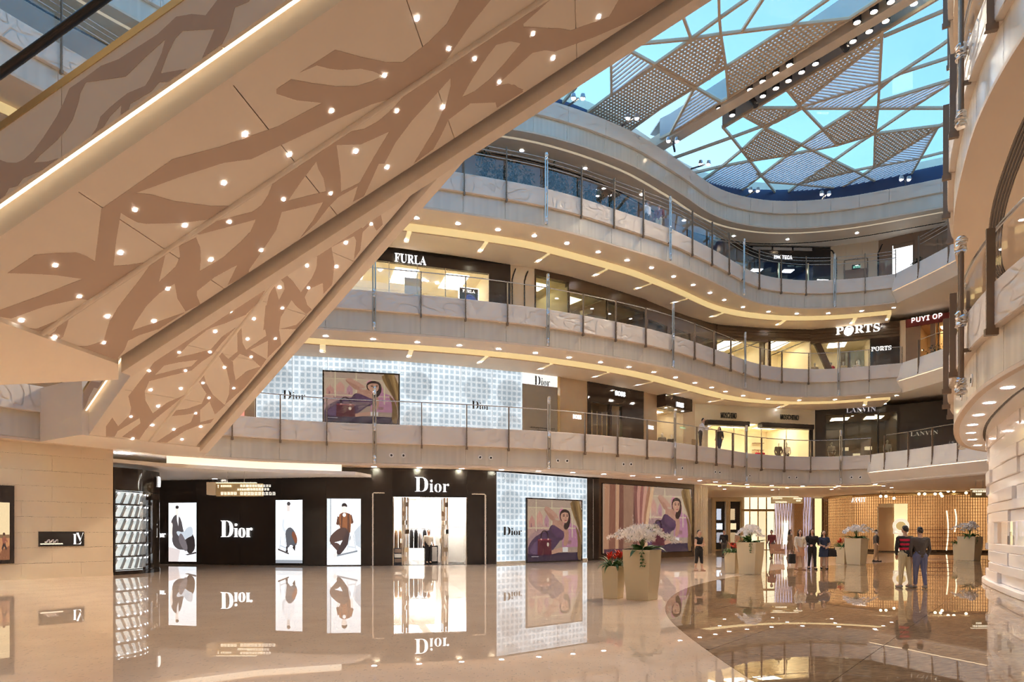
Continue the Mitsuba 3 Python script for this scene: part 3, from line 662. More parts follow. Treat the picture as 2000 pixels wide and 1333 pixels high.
LR = [(Z2, [(1928, 212), (1874, 345), (1712, 340), (1558, 460), (1720, 463), (1436, 478), (1574, 576), (1286, 594), (1416, 636), (1200, 707), (1380, 749), (1535, 746), (998, 823), (1170, 821), (1400, 848), (832, 926), (1034, 925), (1252, 907), (840, 1033),
            (1008, 1025), (1131, 994), (1303, 1023), (881, 1123), (1165, 1077), (1091, 1163), (1119, 1238), (730, 1181), (849, 1229), (969, 1253), (741, 1303), (1015, 1309)]), (Z5, [(357, 107), (215, 211)])]
SIDE2 = [(Z2, [(455, 1120, 40), (480, 1060, 34), (505, 1010, 36), (470, 1015, 22), (448, 1040, 14)]), (Z2, [(500, 1000, 26), (560, 1010, 30), (590, 985, 20)])]

def escalator(key, o, yaw_r, s0, s1, qL, und, side, lights, width=3.6):
    r = np.array([*yaw_r, 0.0]); n = np.array([yaw_r[1], -yaw_r[0], 0.0])
    o = np.asarray(o, float)
    up = r * math.cos(math.radians(30)) + np.array([0, 0, 0.5])
    c30 = math.cos(math.radians(30))
    def P(s, w, q): return o + up * s + n * w + np.array([0, 0, q])
    U = Plane(o, up, n)                                    # underside, its n pointing up or down
    sg = -1.0 if U.n[2] > 0 else 1.0                       # towards the ground
    def und_poly(g, d0, d1): return U.map(slabpoly(g, min(d0 * sg, d1 * sg), max(d0 * sg, d1 * sg)))
    zone = sbox(s0, 0.14, s1, width - 0.02)
    w2 = width / 2
    edges = np.arange(s0, s1 + 0.01, 2.38); edges[-1] = s1
    for a, b in zip(edges[:-1], edges[1:]):
        for c0, c1 in ((0.14, w2 - 0.03), (w2 + 0.03, width - 0.02)):
            sub(key, 'soffit_panel', und_poly(sbox(a + 0.006, c0, b - 0.006, c1), -0.06, 0.0), 'mat_plaster')
    g = onto(U, traced(und)).intersection(zone).difference(sbox(s0 - 1, w2 - 0.03, s1 + 1, w2 + 0.03))
    sub(key, 'leaf_pattern', und_poly(g, 0.0, 0.004), 'mat_leaf_print')
    sub(key, 'soffit_ridge', tube([P(s0, w2, -0.01), P(s1, w2, -0.01)], 0.045, 8), 'mat_plaster', True)
    for (ox, oy), pts in lights:
        for x, y in pts:
            a, b = U.st(ox + x * ZS, oy + y * ZS)
            if not (s0 - 0.2 < a < s1 and 0 < b < width + 0.1): continue
            sub(key, 'spotlight', disc(U.pt(a, min(b, width - 0.08), 0.012 * sg), 0.023 if qL < 0.6 else 0.036, U.n * sg, 10, 0.02), 'mat_cream', em=emit((1, 0.95, 0.88), 40, 0.05))
    # truss body: two flanks and the deck, so that it is solid from every side
    def quadbox(w0, w1, q0, q1): # a sloping box between two widths and two heights
        pr = [(w0, q0), (w1, q0), (w1, q1), (w0, q1)]
        v = [P(s, w, q) for s in (s0, s1) for w, q in pr]
        f = [[0, 1, 2], [0, 2, 3], [4, 6, 5], [4, 7, 6]]
        for i in range(4):
            j = (i + 1) % 4
            f += [[i, i + 4, j], [j, i + 4, j + 4]]
        return tm(v, f)
    sub(key, 'far_flank', quadbox(-0.30, 0.0, -0.20, 1.3), 'mat_plaster')
    sub(key, 'deck', quadbox(0.0, width, 0.30, 1.05), 'mat_grey')
    sub(key, 'near_flank', quadbox(width - 0.02, width + 0.10, 0.0, 1.0), 'mat_plaster')
    V = Plane(P(0, width + 0.26, 0), [yaw_r[0], yaw_r[1], 0], [0, 0, 1])
    out = 1.0 if V.n @ n > 0 else -1.0
    qT = 1.14 if qL < 0.6 else 1.32
    for a, b in zip(edges[:-1], edges[1:]):
        a_, b_ = a * c30 + 0.004, b * c30 - 0.004
        pg = Polygon([(a_, a_ * T30 + qL), (b_, b_ * T30 + qL), (b_, b_ * T30 + qT), (a_, a_ * T30 + qT)])
        sub(key, 'side_panel', V.map(slabpoly(pg, -0.05, 0.0)), 'mat_plaster')
    zone = Polygon([(s0 * c30, s0 * c30 * T30 + qL + 0.01), (s1 * c30, s1 * c30 * T30 + qL + 0.01), (s1 * c30, s1 * c30 * T30 + qT - 0.02), (s0 * c30, s0 * c30 * T30 + qT - 0.02)])
    g = onto(V, traced(side) if qL < 0.6 else stroke_polys(side)).intersection(zone)
    sub(key, 'leaf_pattern', V.map(slabpoly(g, 0.0 if out > 0 else -0.004, 0.004 if out > 0 else 0.0)), 'mat_leaf_print')
    sub(key, 'cove_light', quadbox(width + 0.155, width + 0.205, qL - 0.004, qL + 0.03), 'mat_cream', em=emit((1.0, 0.88, 0.64), 1.5 * LAMP, 4))
    sub(key, 'brass_skirt', quadbox(width + 0.02, width + 0.27, qT + 0.0, qT + 0.10), 'mat_brass')
    for a, b in zip(edges[:-1], edges[1:]):
        v = [P(a + 0.01, width + 0.12, qT + 0.10), P(b - 0.01, width + 0.12, qT + 0.10), P(b - 0.01, width + 0.12, 2.0), P(a + 0.01, width + 0.12, 2.0)]
        sub(key, 'glass_balustrade', tm(v, [[0, 1, 2], [0, 2, 3]]), 'mat_glass')
    sub(key, 'handrail', tube([P(s0, width + 0.12, 2.03), P(s1, width + 0.12, 2.03)], 0.055, 10), 'mat_rubber', True)
    for w in (0.0, w2):
        v = [P(s0, w, 1.3), P(s1, w, 1.3), P(s1, w, 2.0), P(s0, w, 2.0)]
        sub(key, 'glass_balustrade', tm(v, [[0, 1, 2], [0, 2, 3]]), 'mat_glass')
        sub(key, 'handrail', tube([P(s0, w, 2.03), P(s1, w, 2.03)], 0.05, 8), 'mat_rubber', True)
    return P
e1 = thing('escalator', 'large near escalator with broad brown leaf bands on its pale underside, upper left', 'escalator')
PE1 = escalator(e1, (-7.1, 12.4, 4.70), (0.9934, -0.1147), 0.0, 16.5, 0.29, UND, SIDE, LF)
e2 = thing('escalator', 'farther escalator with fine brown leaf tracery on its underside, rising behind the large near one', 'escalator')
PE2 = escalator(e2, (-11.25, 24.6, 4.68), (0.820, -0.572), 0.0, 14.2, 0.75, FAR, SIDE2, LR)
# landings
ld = num('ceiling'); struct(ld)
put(ld, slabpoly(Polygon([(-7.55, 8.4), (-7.12, 12.35), (-7.84, 13.6), (-10.6, 14.1), (-18.3, 15.0), (-18.3, 7.2), (-9.5, 7.2)]), 4.64, 6.4), 'mat_plaster')
ld = num('ceiling'); struct(ld)
a, b = PE2(0, -0.3, 0)[:2], PE2(0, 3.9, 0)[:2]
put(ld, slabpoly(Polygon([tuple(a), tuple(b), (-15.9, 23.0), (-16.5, 26.5), (-13.0, 28.2), (-11.9, 26.6)]).convex_hull, 4.655, 6.45), 'mat_plaster')

# ------------------------------------------------------------------ skylight
ZS_ = 26.1
def sk(u, v): return tuple(atz(u, v, ZS_)[:2])
LINES = [[(1193, 80), (1194, 187)], [(1150, 55), (1206, 88), (1279, 128), (1357, 172), (1409, 202)], [(1150, 100), (1211, 91), (1350, 78), (1408, 69), (1544, 52), (1660, 39)], [(1125, 240), (1150, 220), (1194, 187), (1279, 128), (1350, 78), (1405, 38), (1462, -2), (1560, -70)],
         [(1205, 275), (1233, 254), (1290, 213), (1357, 172), (1418, 133), (1544, 52), (1605, 9), (1700, -55)], [(1402, -70), (1405, 38), (1408, 69), (1418, 133), (1423, 193)], [(1357, 172), (1309, 263)], [(1409, 105), (1385, 156)],
         [(1447, 66), (1510, -30)], [(1660, 39), (1760, -25)], [(1080, 150), (1125, 172), (1085, 220)], [(1300, -60), (1350, 78)],
         [(1412, 251), (1537, 176), (1723, 64), (1850, -12)],            # lower-right edge of the beam trough
         [(1290, 272), (1309, 263), (1421, 194), (1660, 38), (1760, -27)],   # upper-left edge
         [(1727, -20), (1723, 64), (1715, 213), (1709, 267), (1707, 328)], [(1440, 213), (1474, 213), (1842, 213), (1960, 213)], [(1726, 73), (1835, 27), (1900, 0)],
         [(1900, 45), (1837, 92), (1744, 153), (1674, 213), (1611, 252), (1566, 284), (1538, 305), (1487, 344), (1440, 380)], [(1900, 98), (1846, 117), (1759, 145), (1716, 168)], [(1900, 143), (1845, 162), (1717, 201)],
         [(1900, 130), (1844, 171), (1776, 215), (1713, 258), (1680, 279), (1629, 315), (1561, 360), (1515, 395)], [(1722, 79), (1640, 144), (1560, 208), (1494, 252), (1449, 295), (1410, 327), (1372, 354)], [(1563, 211), (1716, 163)],
         [(1536, 176), (1563, 208), (1606, 253), (1636, 286)], [(1440, 220), (1449, 226), (1500, 254), (1566, 285), (1629, 316), (1669, 335), (1742, 372)], [(1408, 245), (1430, 271), (1449, 295), (1487, 344), (1523, 388)],
         [(1312, 312), (1430, 270), (1490, 248), (1515, 240), (1568, 212)], [(1345, 342), (1404, 328), (1470, 315), (1541, 304), (1586, 295), (1635, 285), (1709, 263), (1838, 247), (1900, 238)], [(1478, 340), (1504, 357), (1555, 361), (1638, 369), (1690, 378)],
         [(1558, 361), (1669, 335), (1709, 327), (1800, 310), (1836, 301), (1900, 288)], [(1707, 329), (1831, 251), (1870, 226)], [(1831, 251), (1774, 352), (1765, 370)], [(1630, 375), (1683, 345), (1709, 327)]]
GLASS = [(1165, 125), (1160, 195), (1283, 103), (1391, 58), (1442, 88), (1409, 173), (1521, 200), (1697, 203), (1790, 25), (1730, 163), (1551, 219), (1616, 232), (1730, 235), (1503, 247), (1450, 245), (1464, 268), (1441, 314), (1378, 341),
         (1498, 322), (1568, 292), (1640, 299), (1703, 270), (1487, 349), (1527, 370), (1686, 334), (1686, 360), (1645, 376), (1815, 322), (1104, 170)]
PERF = [(1344, 40), (1290, 75), (1265, 190), (1405, 140), (1460, 150), (1615, 50), (1498, 42), (1530, 25), (1574, 167), (1620, 130), (1679, 98), (1772, 77), (1735, 140), (1835, 200), (1510, 227), (1384, 277), (1512, 283), (1675, 237), (1660, 263), (1746, 285), (1632, 328), (1472, 362), (1575, 378), (1580, 20)]
LEVEL_SLATS = [(1680, 140), (1790, 165), (1800, 145), (1820, 120), (1790, 290), (1840, 280), (1520, 300), (1480, 330)]
sw = num('window_1'); struct(sw)
BND = VOID[5].buffer(2.1)
def longer(l, e=7.0):
    q = [np.array(p, float) for p in l]
    a, b = q[0] - q[1], q[-1] - q[-2]
    return [tuple(q[0] + a / np.linalg.norm(a) * e)] + [tuple(p) for p in q[1:-1]] + [tuple(q[-1] + b / np.linalg.norm(b) * e)]
lw = [LineString([sk(*p) for p in longer(l)]) for l in LINES]
trough = Polygon([sk(*p) for p in [(1290, 272), (1309, 263), (1421, 194), (1660, 38), (1760, -27), (1850, -12), (1723, 64), (1537, 176), (1412, 251), (1312, 312), (1270, 300)]]).buffer(0)
net = unary_union([l.intersection(BND) for l in lw] + [BND.exterior])
cells = [c for c in polygonize(net) if c.area > 0.15]
def slats(g, d, pitch, wid, z0, z1):
    """Parallel slats along direction d, cut to the panel."""
    d = np.asarray(d) / np.linalg.norm(d); e = np.array([-d[1], d[0]])
    c = np.array(g.exterior.coords)
    lo, hi = (c @ e).min(), (c @ e).max()
    a0, a1 = (c @ d).min(), (c @ d).max()
    out = []
    for q in np.arange(lo + pitch / 2, hi, pitch):
        s = Polygon([tuple(d * a + e * (q + b)) for a, b in ((a0, -wid / 2), (a1, -wid / 2), (a1, wid / 2), (a0, wid / 2))]).intersection(g)
        for h in getattr(s, 'geoms', [s]):
            if h.geom_type == 'Polygon' and h.area > 0.004: out.append(trimesh.creation.extrude_polygon(h, z1 - z0, engine='earcut'))
    if not out: return None
    m = cat(out); m.apply_translation([0, 0, z0])
    return m
def pxdir(u0, v0, u1, v1): return np.subtract(sk(u1, v1), sk(u0, v0))
gl = [Point(sk(*p)) for p in GLASS]; pf = [Point(sk(*p)) for p in PERF]; ls = [Point(sk(*p)) for p in LEVEL_SLATS]
for c in cells:
    if trough.contains(c.representative_point()): continue
    far = c.centroid.y < 22                                     # overhead, out of the picture
    g = c.buffer(-0.05)
    if g.is_empty: continue
    for h in getattr(g, 'geoms', [g]):
        if any(c.contains(p) for p in gl):
            sub(sw, 'glass_pane', slabpoly(h.buffer(0.06), ZS_ + 0.10, ZS_ + 0.101), 'mat_frost')
        elif any(c.contains(p) for p in pf) or (far and rng.random() < 0.4):
            pc = 0.22 if not far else 0.9
            a = slats(h, pxdir(1400, 150, 1500, 90), pc, pc * 0.52, ZS_ + 0.03, ZS_ + 0.07)
            b = slats(h, pxdir(1400, 150, 1430, 168), pc, pc * 0.52, ZS_ + 0.04, ZS_ + 0.06)
            if a is not None: lab(sub(sw, 'perforated_panel', cat([x for x in (a, b) if x is not None]), 'mat_frame_tan'), kind='stuff')
        else:
            lev = any(c.contains(p) for p in ls)
            pc = 0.24 if not far else 1.2
            d = pxdir(1600, 120, 1700, 133) if lev else pxdir(1500, 200, 1600, 140)
            a = slats(h, d, pc, pc * 0.42, ZS_ + 0.02, ZS_ + 0.10)
            if a is not None: lab(sub(sw, 'louver_slats', a, 'mat_louver'), kind='stuff')
for i, l in enumerate(lw):
    g = LineString([sk(*p) for p in LINES[i]]).intersection(BND).buffer(0.062, cap_style=2).difference(trough.buffer(-0.12))
    if not g.is_empty: sub(sw, 'frame_bar', slabpoly(g, ZS_ - 0.02 + 0.003 * (i % 5), ZS_ + 0.14), 'mat_frame_tan')
# upstand around the skylight, roof beyond it
P, N = RING.seg(RING.t[0], RING.t[-1], 0.6)
ws = num('wall_back'); struct(ws)
put(ws, prof(P, N, rectpr(-2.3, -2.12, 24.2, 26.6)), 'mat_navy', 30)
rf = num('ceiling'); struct(rf)
put(rf, slabpoly(OUT.difference(BND), 26.3, 26.8), 'mat_plaster')
# beam trough with its lamps
tb = thing('lighting_beam', 'long tan ceiling beam in a dark recess running across the skylight with rows of spotlights', 'beam')
sub(tb, 'recess_top', slabpoly(trough, 27.3, 27.4), 'mat_grey')
sub(tb, 'recess_side', [slabpoly(LineString([sk(*p) for p in l]).buffer(0.04), ZS_, 27.35) for l in (LINES[12], [(1290, 272), (1309, 263), (1421, 194), (1660, 38), (1760, -27)])], 'mat_grey')
def skz(u, v, z): return tuple(atz(u, v, z)[:2])
bm = Polygon([skz(u, v, 25.95) for u, v in [(1270, 291.5), (1400, 214.5), (1651, 66.5), (1772, -5), (1830, -39), (1850, -33), (1790, 2.5), (1600, 114.5), (1400, 233), (1270, 310)]])
sub(tb, 'beam', slabpoly(bm, 25.95, 26.6), 'mat_soffit')
UPL = [(1405, 213), (1465, 176), (1489.5, 160), (1515.5, 144), (1542, 128), (1674, 44.6), (1707, 23.7), (1740, 4.6)]
LOL = [(1430, 226), (1490, 188.6), (1515.5, 173.4), (1540, 158.7), (1565.6, 142), (1592.8, 125.5), (1666, 81.7), (1697.7, 62.3), (1730, 42)]
def beamspot(u, v, row):
    k = thing('beam_spotlight', f'bright spotlight with a starry glare in the {row} row along the skylight beam', 'spotlight', f'spotlights in the {row} row of the skylight beam')
    p = atz(u, v, 25.98)
    sub(k, 'housing', lathe([(0, 0.55), (0.15, 0.55), (0.17, 0.0), (0.19, 0.0), (0.19, 0.6), (0, 0.6)], 12, p), 'mat_dark')
    throw(p)
    sub(k, 'lens', disc(p + [0, 0, 0.02], 0.15, (0, 0, -1), 12, 0.02), 'mat_cream', em=emit(WARM, 60 * LAMP, 1))
AIM = np.random.default_rng(21)
SPOTS = 0
def throw(p):
    """The beam of one spotlight, aimed at a stretch of floor."""
    global SPOTS
    tgt = [AIM.uniform(-15, 9), AIM.uniform(5, 32), 0.0]
    SPOTS += 1
    scene[f'spot_beam_{SPOTS:03d}'] = {'type': 'spot', 'to_world': T().look_at(origin=[float(x) for x in p - np.array([0, 0, 0.05])], target=[float(x) for x in tgt], up=[0, 1, 0]), 'intensity': rgb(*(np.array(WARM) * 128 * LAMP)), 'cutoff_angle': 40.0, 'beam_width': 22.0, 'sampling_weight': 5.0}
for p in UPL: beamspot(*p, 'upper')
for p in LOL: beamspot(*p, 'lower')
for j in range(5):                                    # the same rows go on over the camera
    for row, (u, v), dv in (('upper', (1740, 4.6), -1), ('lower', (1730, 42), -1)):
        a, b = atz(1674, 44.6, 25.98), atz(1740, 4.6, 25.98)
        if row == 'lower': a, b = atz(1666, 81.7, 25.98), atz(1730, 42, 25.98)
        q = b + (b - a) / 2 * (j + 1) * 1.6
        k = thing('beam_spotlight', f'bright spotlight with a starry glare in the {row} row along the skylight beam', 'spotlight', f'spotlights in the {row} row of the skylight beam')
        throw(q)
        sub(k, 'lens', disc(q, 0.15, (0, 0, -1), 12, 0.02), 'mat_cream', em=emit(WARM, 60 * LAMP, 1))
for u, v in ((1648, 94), (1472, 204)):
    k = thing('projector', 'black cylindrical projector hanging in the beam recess among the spotlights', 'projector', 'black cylindrical projectors under the skylight beam')
    p = atz(u, v, 25.9)
    sub(k, 'body', tube([p + [-0.1, 0.1, 0.4], p + [0.1, -0.1, -0.15]], 0.16, 12), 'mat_dark', 30)
    sub(k, 'yoke', tube([p + [0, 0, 0.2], p + [0, 0, 0.9]], 0.03, 6), 'mat_steel')
# twin floodlights on arms along the ring
for i, (u, v, bu, bv) in enumerate([(1129, 193, 1108, 208), (1235, 232, 1215, 246), (1314, 277, 1318, 296), (1376, 322, 1350, 330), (1473, 374, 1448, 389), (1612, 381, 1602, 396), (1768, 352, 1768, 368)]):
    k = thing('floodlight', 'pair of small floodlights at the skylight rim' + [', leftmost', ', second from the left', ', below the end of the beam', ', beside the left inner bend', ', above the deepest point of the ring', ', above the middle of the ring', ', rightmost'][i], 'floodlight')
    p, q = atz(u, v, 25.35), atz(bu, bv, 24.42)
    sub(k, 'arm', bar(q, p, 0.09, 0.09), 'mat_dark')
    for s in (-0.26, 0.26):
        c = p + [s, 0.05 * s, 0.05]
        sub(k, 'lamp_head', lathe([(0, 0.22), (0.12, 0.2), (0.16, 0.0), (0, 0.0)], 12, c), 'mat_steel', 30)
        sub(k, 'lens', disc(c - [0, 0, 0.01], 0.13, (0, -0.5, -1), 12, 0.02), 'mat_cream', em=emit(NEU, 60, 0.3))

# ------------------------------------------------------------------ printed and lit panels
def lin(h):
    c = np.array([int(h[i:i + 2], 16) for i in (0, 2, 4)]) / 255
    return np.where(c < 0.04045, c / 12.92, ((c + 0.055) / 1.055) ** 2.4)
def smooth_poly(p, it=2):
    p = np.asarray(p, float)
    for _ in range(it):
        q = np.roll(p, -1, axis=0)
        p = np.stack([0.75 * p + 0.25 * q, 0.25 * p + 0.75 * q], 1).reshape(-1, 2)
    return p
def art(key, pl, r, layers, k=1.0, off=0.02, w=1.0, name='print'):
    """A flat lit print: layered outlines in unit coordinates (x right, y up), each with its colour."""
    a0, a1, b0, b1 = r
    V, Fc, C, UV, nv = [], [], [], [], 0
    for i, L in enumerate(layers):
        pts, col, sm = L if len(L) == 3 else (*L, 2)
        pts = np.asarray(pts, float)
        if sm and len(pts) > 4: pts = smooth_poly(pts, sm)
        g = Polygon(np.clip(pts, 0, 1)).buffer(0)
        for h in getattr(g, 'geoms', [g]):
            if h.geom_type != 'Polygon' or h.area < 1e-6: continue
            v2, f = trimesh.creation.triangulate_polygon(h, engine='earcut')
            a, b, c = v2[f[:, 0]], v2[f[:, 1]], v2[f[:, 2]]
            flip = ((b - a)[:, 0] * (c - a)[:, 1] - (b - a)[:, 1] * (c - a)[:, 0]) < 0
            f[flip] = f[flip][:, ::-1]
            V.append(np.array([pl.pt(a0 + x * (a1 - a0), b0 + y * (b1 - b0), off + 0.0015 * i) for x, y in v2]))
            Fc.append(f + nv); nv += len(v2)
            C.append(np.tile((lin(col) if isinstance(col, str) else np.asarray(col)) * k, (len(v2), 1))); UV.append(v2)
    m = tm(np.vstack(V), np.vstack(Fc))
    d = mikit.ply(m, 'mat_black', uv=np.vstack(UV), color=np.vstack(C))
    d['emitter'] = {'type': 'area', 'radiance': {'type': 'mesh_attribute', 'name': 'vertex_color'}, 'sampling_weight': float(w)}
    scene[part(key, name)] = d
def B(x0, x1, y0, y1): return [(x0, y0), (x1, y0), (x1, y1), (x0, y1)]
def limb(pts):
    """Outline around a tapering line of (x, y, half width)."""
    p = np.asarray(pts, float)
    t = np.gradient(p[:, :2], axis=0); t /= np.linalg.norm(t, axis=1, keepdims=True) + 1e-9
    n = np.stack([-t[:, 1], t[:, 0]], 1) * p[:, 2:]
    return np.vstack([p[:, :2] + n, (p[:, :2] - n)[::-1]])
def oval(x, y, rx, ry, n=16):
    t = np.arange(n) * 2 * np.pi / n
    return np.stack([x + rx * np.cos(t), y + ry * np.sin(t)], 1)
def man(kind):
    W_, D1, D2, SK, GR = 'F4FAFF', '2A2526', '4A4547', 'E8DCD4', 'B9C2CB'
    if kind == 0:   # standing beside a draped seat, dark robe
        return [(B(0, 1, 0, 1), W_), (B(0, 1, 0, 0.2), 'E6ECF2'), ([(0.0, 0.0), (0.35, 0.0), (0.42, 0.2), (0, 0.25)], 'CFC4C2'),
                (limb([(0.62, 0.52, 0.05), (0.72, 0.40, 0.17), (0.80, 0.28, 0.19), (0.95, 0.30, 0.1)]), D1), (limb([(0.30, 0.86, 0.05), (0.31, 0.76, 0.05)]), SK), (oval(0.31, 0.885, 0.055, 0.05), SK), (oval(0.315, 0.925, 0.06, 0.028), D1),
                ([(0.08, 0.66), (0.2, 0.78), (0.33, 0.8), (0.46, 0.72), (0.54, 0.52), (0.62, 0.42), (0.7, 0.2), (0.45, 0.2), (0.3, 0.22), (0.15, 0.3), (0.12, 0.5)], D2, 1), (limb([(0.12, 0.66, 0.05), (0.1, 0.5, 0.035), (0.14, 0.4, 0.025)]), SK),
                ([(0.3, 0.79), (0.38, 0.79), (0.36, 0.6), (0.31, 0.7)], 'E9E6E6', 1), (limb([(0.3, 0.5, 0.03), (0.55, 0.42, 0.07), (0.7, 0.5, 0.09), (0.88, 0.52, 0.08)]), GR), (limb([(0.4, 0.45, 0.08), (0.55, 0.3, 0.09), (0.68, 0.2, 0.05)]), '6B6468'), ([(0.6, 0.12), (1, 0.17), (1, 0.14), (0.7, 0.11)], D2, 0)]
    if kind == 1:   # white shirt, dark trousers, crouched on a stool
        return [(B(0, 1, 0, 1), W_), (B(0, 1, 0, 0.05), '8A9098'), (B(0, 1, 0.05, 0.12), 'DCE4EA'), (limb([(0.48, 0.9, 0.05), (0.48, 0.82, 0.05)]), 'D9CEC8'), (oval(0.48, 0.9, 0.06, 0.05), 'D9CEC8'), (oval(0.49, 0.94, 0.065, 0.03), D2),
                ([(0.28, 0.72), (0.4, 0.82), (0.58, 0.82), (0.7, 0.7), (0.72, 0.5), (0.4, 0.48), (0.3, 0.56)], 'E9EEF3', 1), (limb([(0.3, 0.7, 0.04), (0.27, 0.55, 0.035), (0.4, 0.5, 0.03)]), 'CFD6DC'),
                ([(0.36, 0.5), (0.52, 0.58), (0.7, 0.52), (0.8, 0.4), (0.8, 0.3), (0.7, 0.26), (0.56, 0.3), (0.5, 0.25), (0.42, 0.24), (0.4, 0.36)], '54565C', 1), (limb([(0.62, 0.48, 0.05), (0.74, 0.4, 0.06), (0.78, 0.32, 0.05)]), '7A4A35'), (limb([(0.44, 0.26, 0.035), (0.4, 0.2, 0.04), (0.46, 0.18, 0.03)]), D1), (limb([(0.72, 0.28, 0.03), (0.68, 0.22, 0.05)]), D1),
                (limb([(0.2, 0.42, 0.012), (0.16, 0.2, 0.012)]), GR), (limb([(0.36, 0.42, 0.012), (0.4, 0.2, 0.012)]), GR), (limb([(0.18, 0.28, 0.01), (0.4, 0.24, 0.01)]), GR), (limb([(0.1, 0.22, 0.012), (0.5, 0.15, 0.012)]), D2)]
    return [(B(0, 1, 0, 1), W_), (B(0, 0.1, 0.2, 1), 'D3DCE4'), (B(0.1, 0.12, 0.3, 1), '7C848C'), (B(0, 1, 0, 0.24), 'E4EBF1'), ([(0.8, 0.5), (1, 0.62), (1, 0.25), (0.85, 0.3)], 'BAC3CC'),
            (limb([(0.5, 0.82, 0.06), (0.5, 0.74, 0.06)]), SK), (oval(0.51, 0.86, 0.085, 0.065), SK), ([(0.43, 0.875), (0.44, 0.92), (0.52, 0.94), (0.59, 0.91), (0.6, 0.87), (0.52, 0.89)], D1, 1),
            (limb([(0.36, 0.72, 0.05), (0.32, 0.6, 0.05)]), '5A3A2E'), (limb([(0.68, 0.74, 0.05), (0.74, 0.62, 0.05)]), '5A3A2E'), ([(0.34, 0.75), (0.44, 0.79), (0.58, 0.79), (0.72, 0.76), (0.72, 0.6), (0.68, 0.46), (0.4, 0.48), (0.38, 0.6)], '8A5638', 1), ([(0.42, 0.78), (0.47, 0.78), (0.44, 0.5), (0.4, 0.5)], '5A3A2E', 0), ([(0.6, 0.78), (0.66, 0.77), (0.68, 0.48), (0.6, 0.5)], '5A3A2E', 0), (oval(0.51, 0.755, 0.05, 0.03), 'F2F4F6'),
            (limb([(0.32, 0.6, 0.035), (0.36, 0.48, 0.03)]), 'F0E6E0'), (limb([(0.74, 0.62, 0.035), (0.72, 0.48, 0.03)]), 'F0E6E0'),
            (limb([(0.62, 0.48, 0.09), (0.35, 0.46, 0.1), (0.1, 0.36, 0.09), (0.3, 0.28, 0.06), (0.42, 0.22, 0.05)]), '4E3A36'), (limb([(0.66, 0.48, 0.08), (0.58, 0.38, 0.08), (0.42, 0.24, 0.06), (0.3, 0.17, 0.05)]), '3C3032'), (limb([(0.3, 0.17, 0.04), (0.2, 0.13, 0.03)]), 'E0DAD6'),
            (limb([(0.68, 0.46, 0.014), (0.6, 0.22, 0.014)]), 'C4CBD2'), (limb([(0.78, 0.46, 0.014), (0.86, 0.22, 0.014)]), 'C4CBD2'), (limb([(0.6, 0.28, 0.012), (0.86, 0.26, 0.012)]), 'C4CBD2'), (limb([(0.3, 0.14, 0.012), (0.9, 0.21, 0.012)]), '7F868E')]
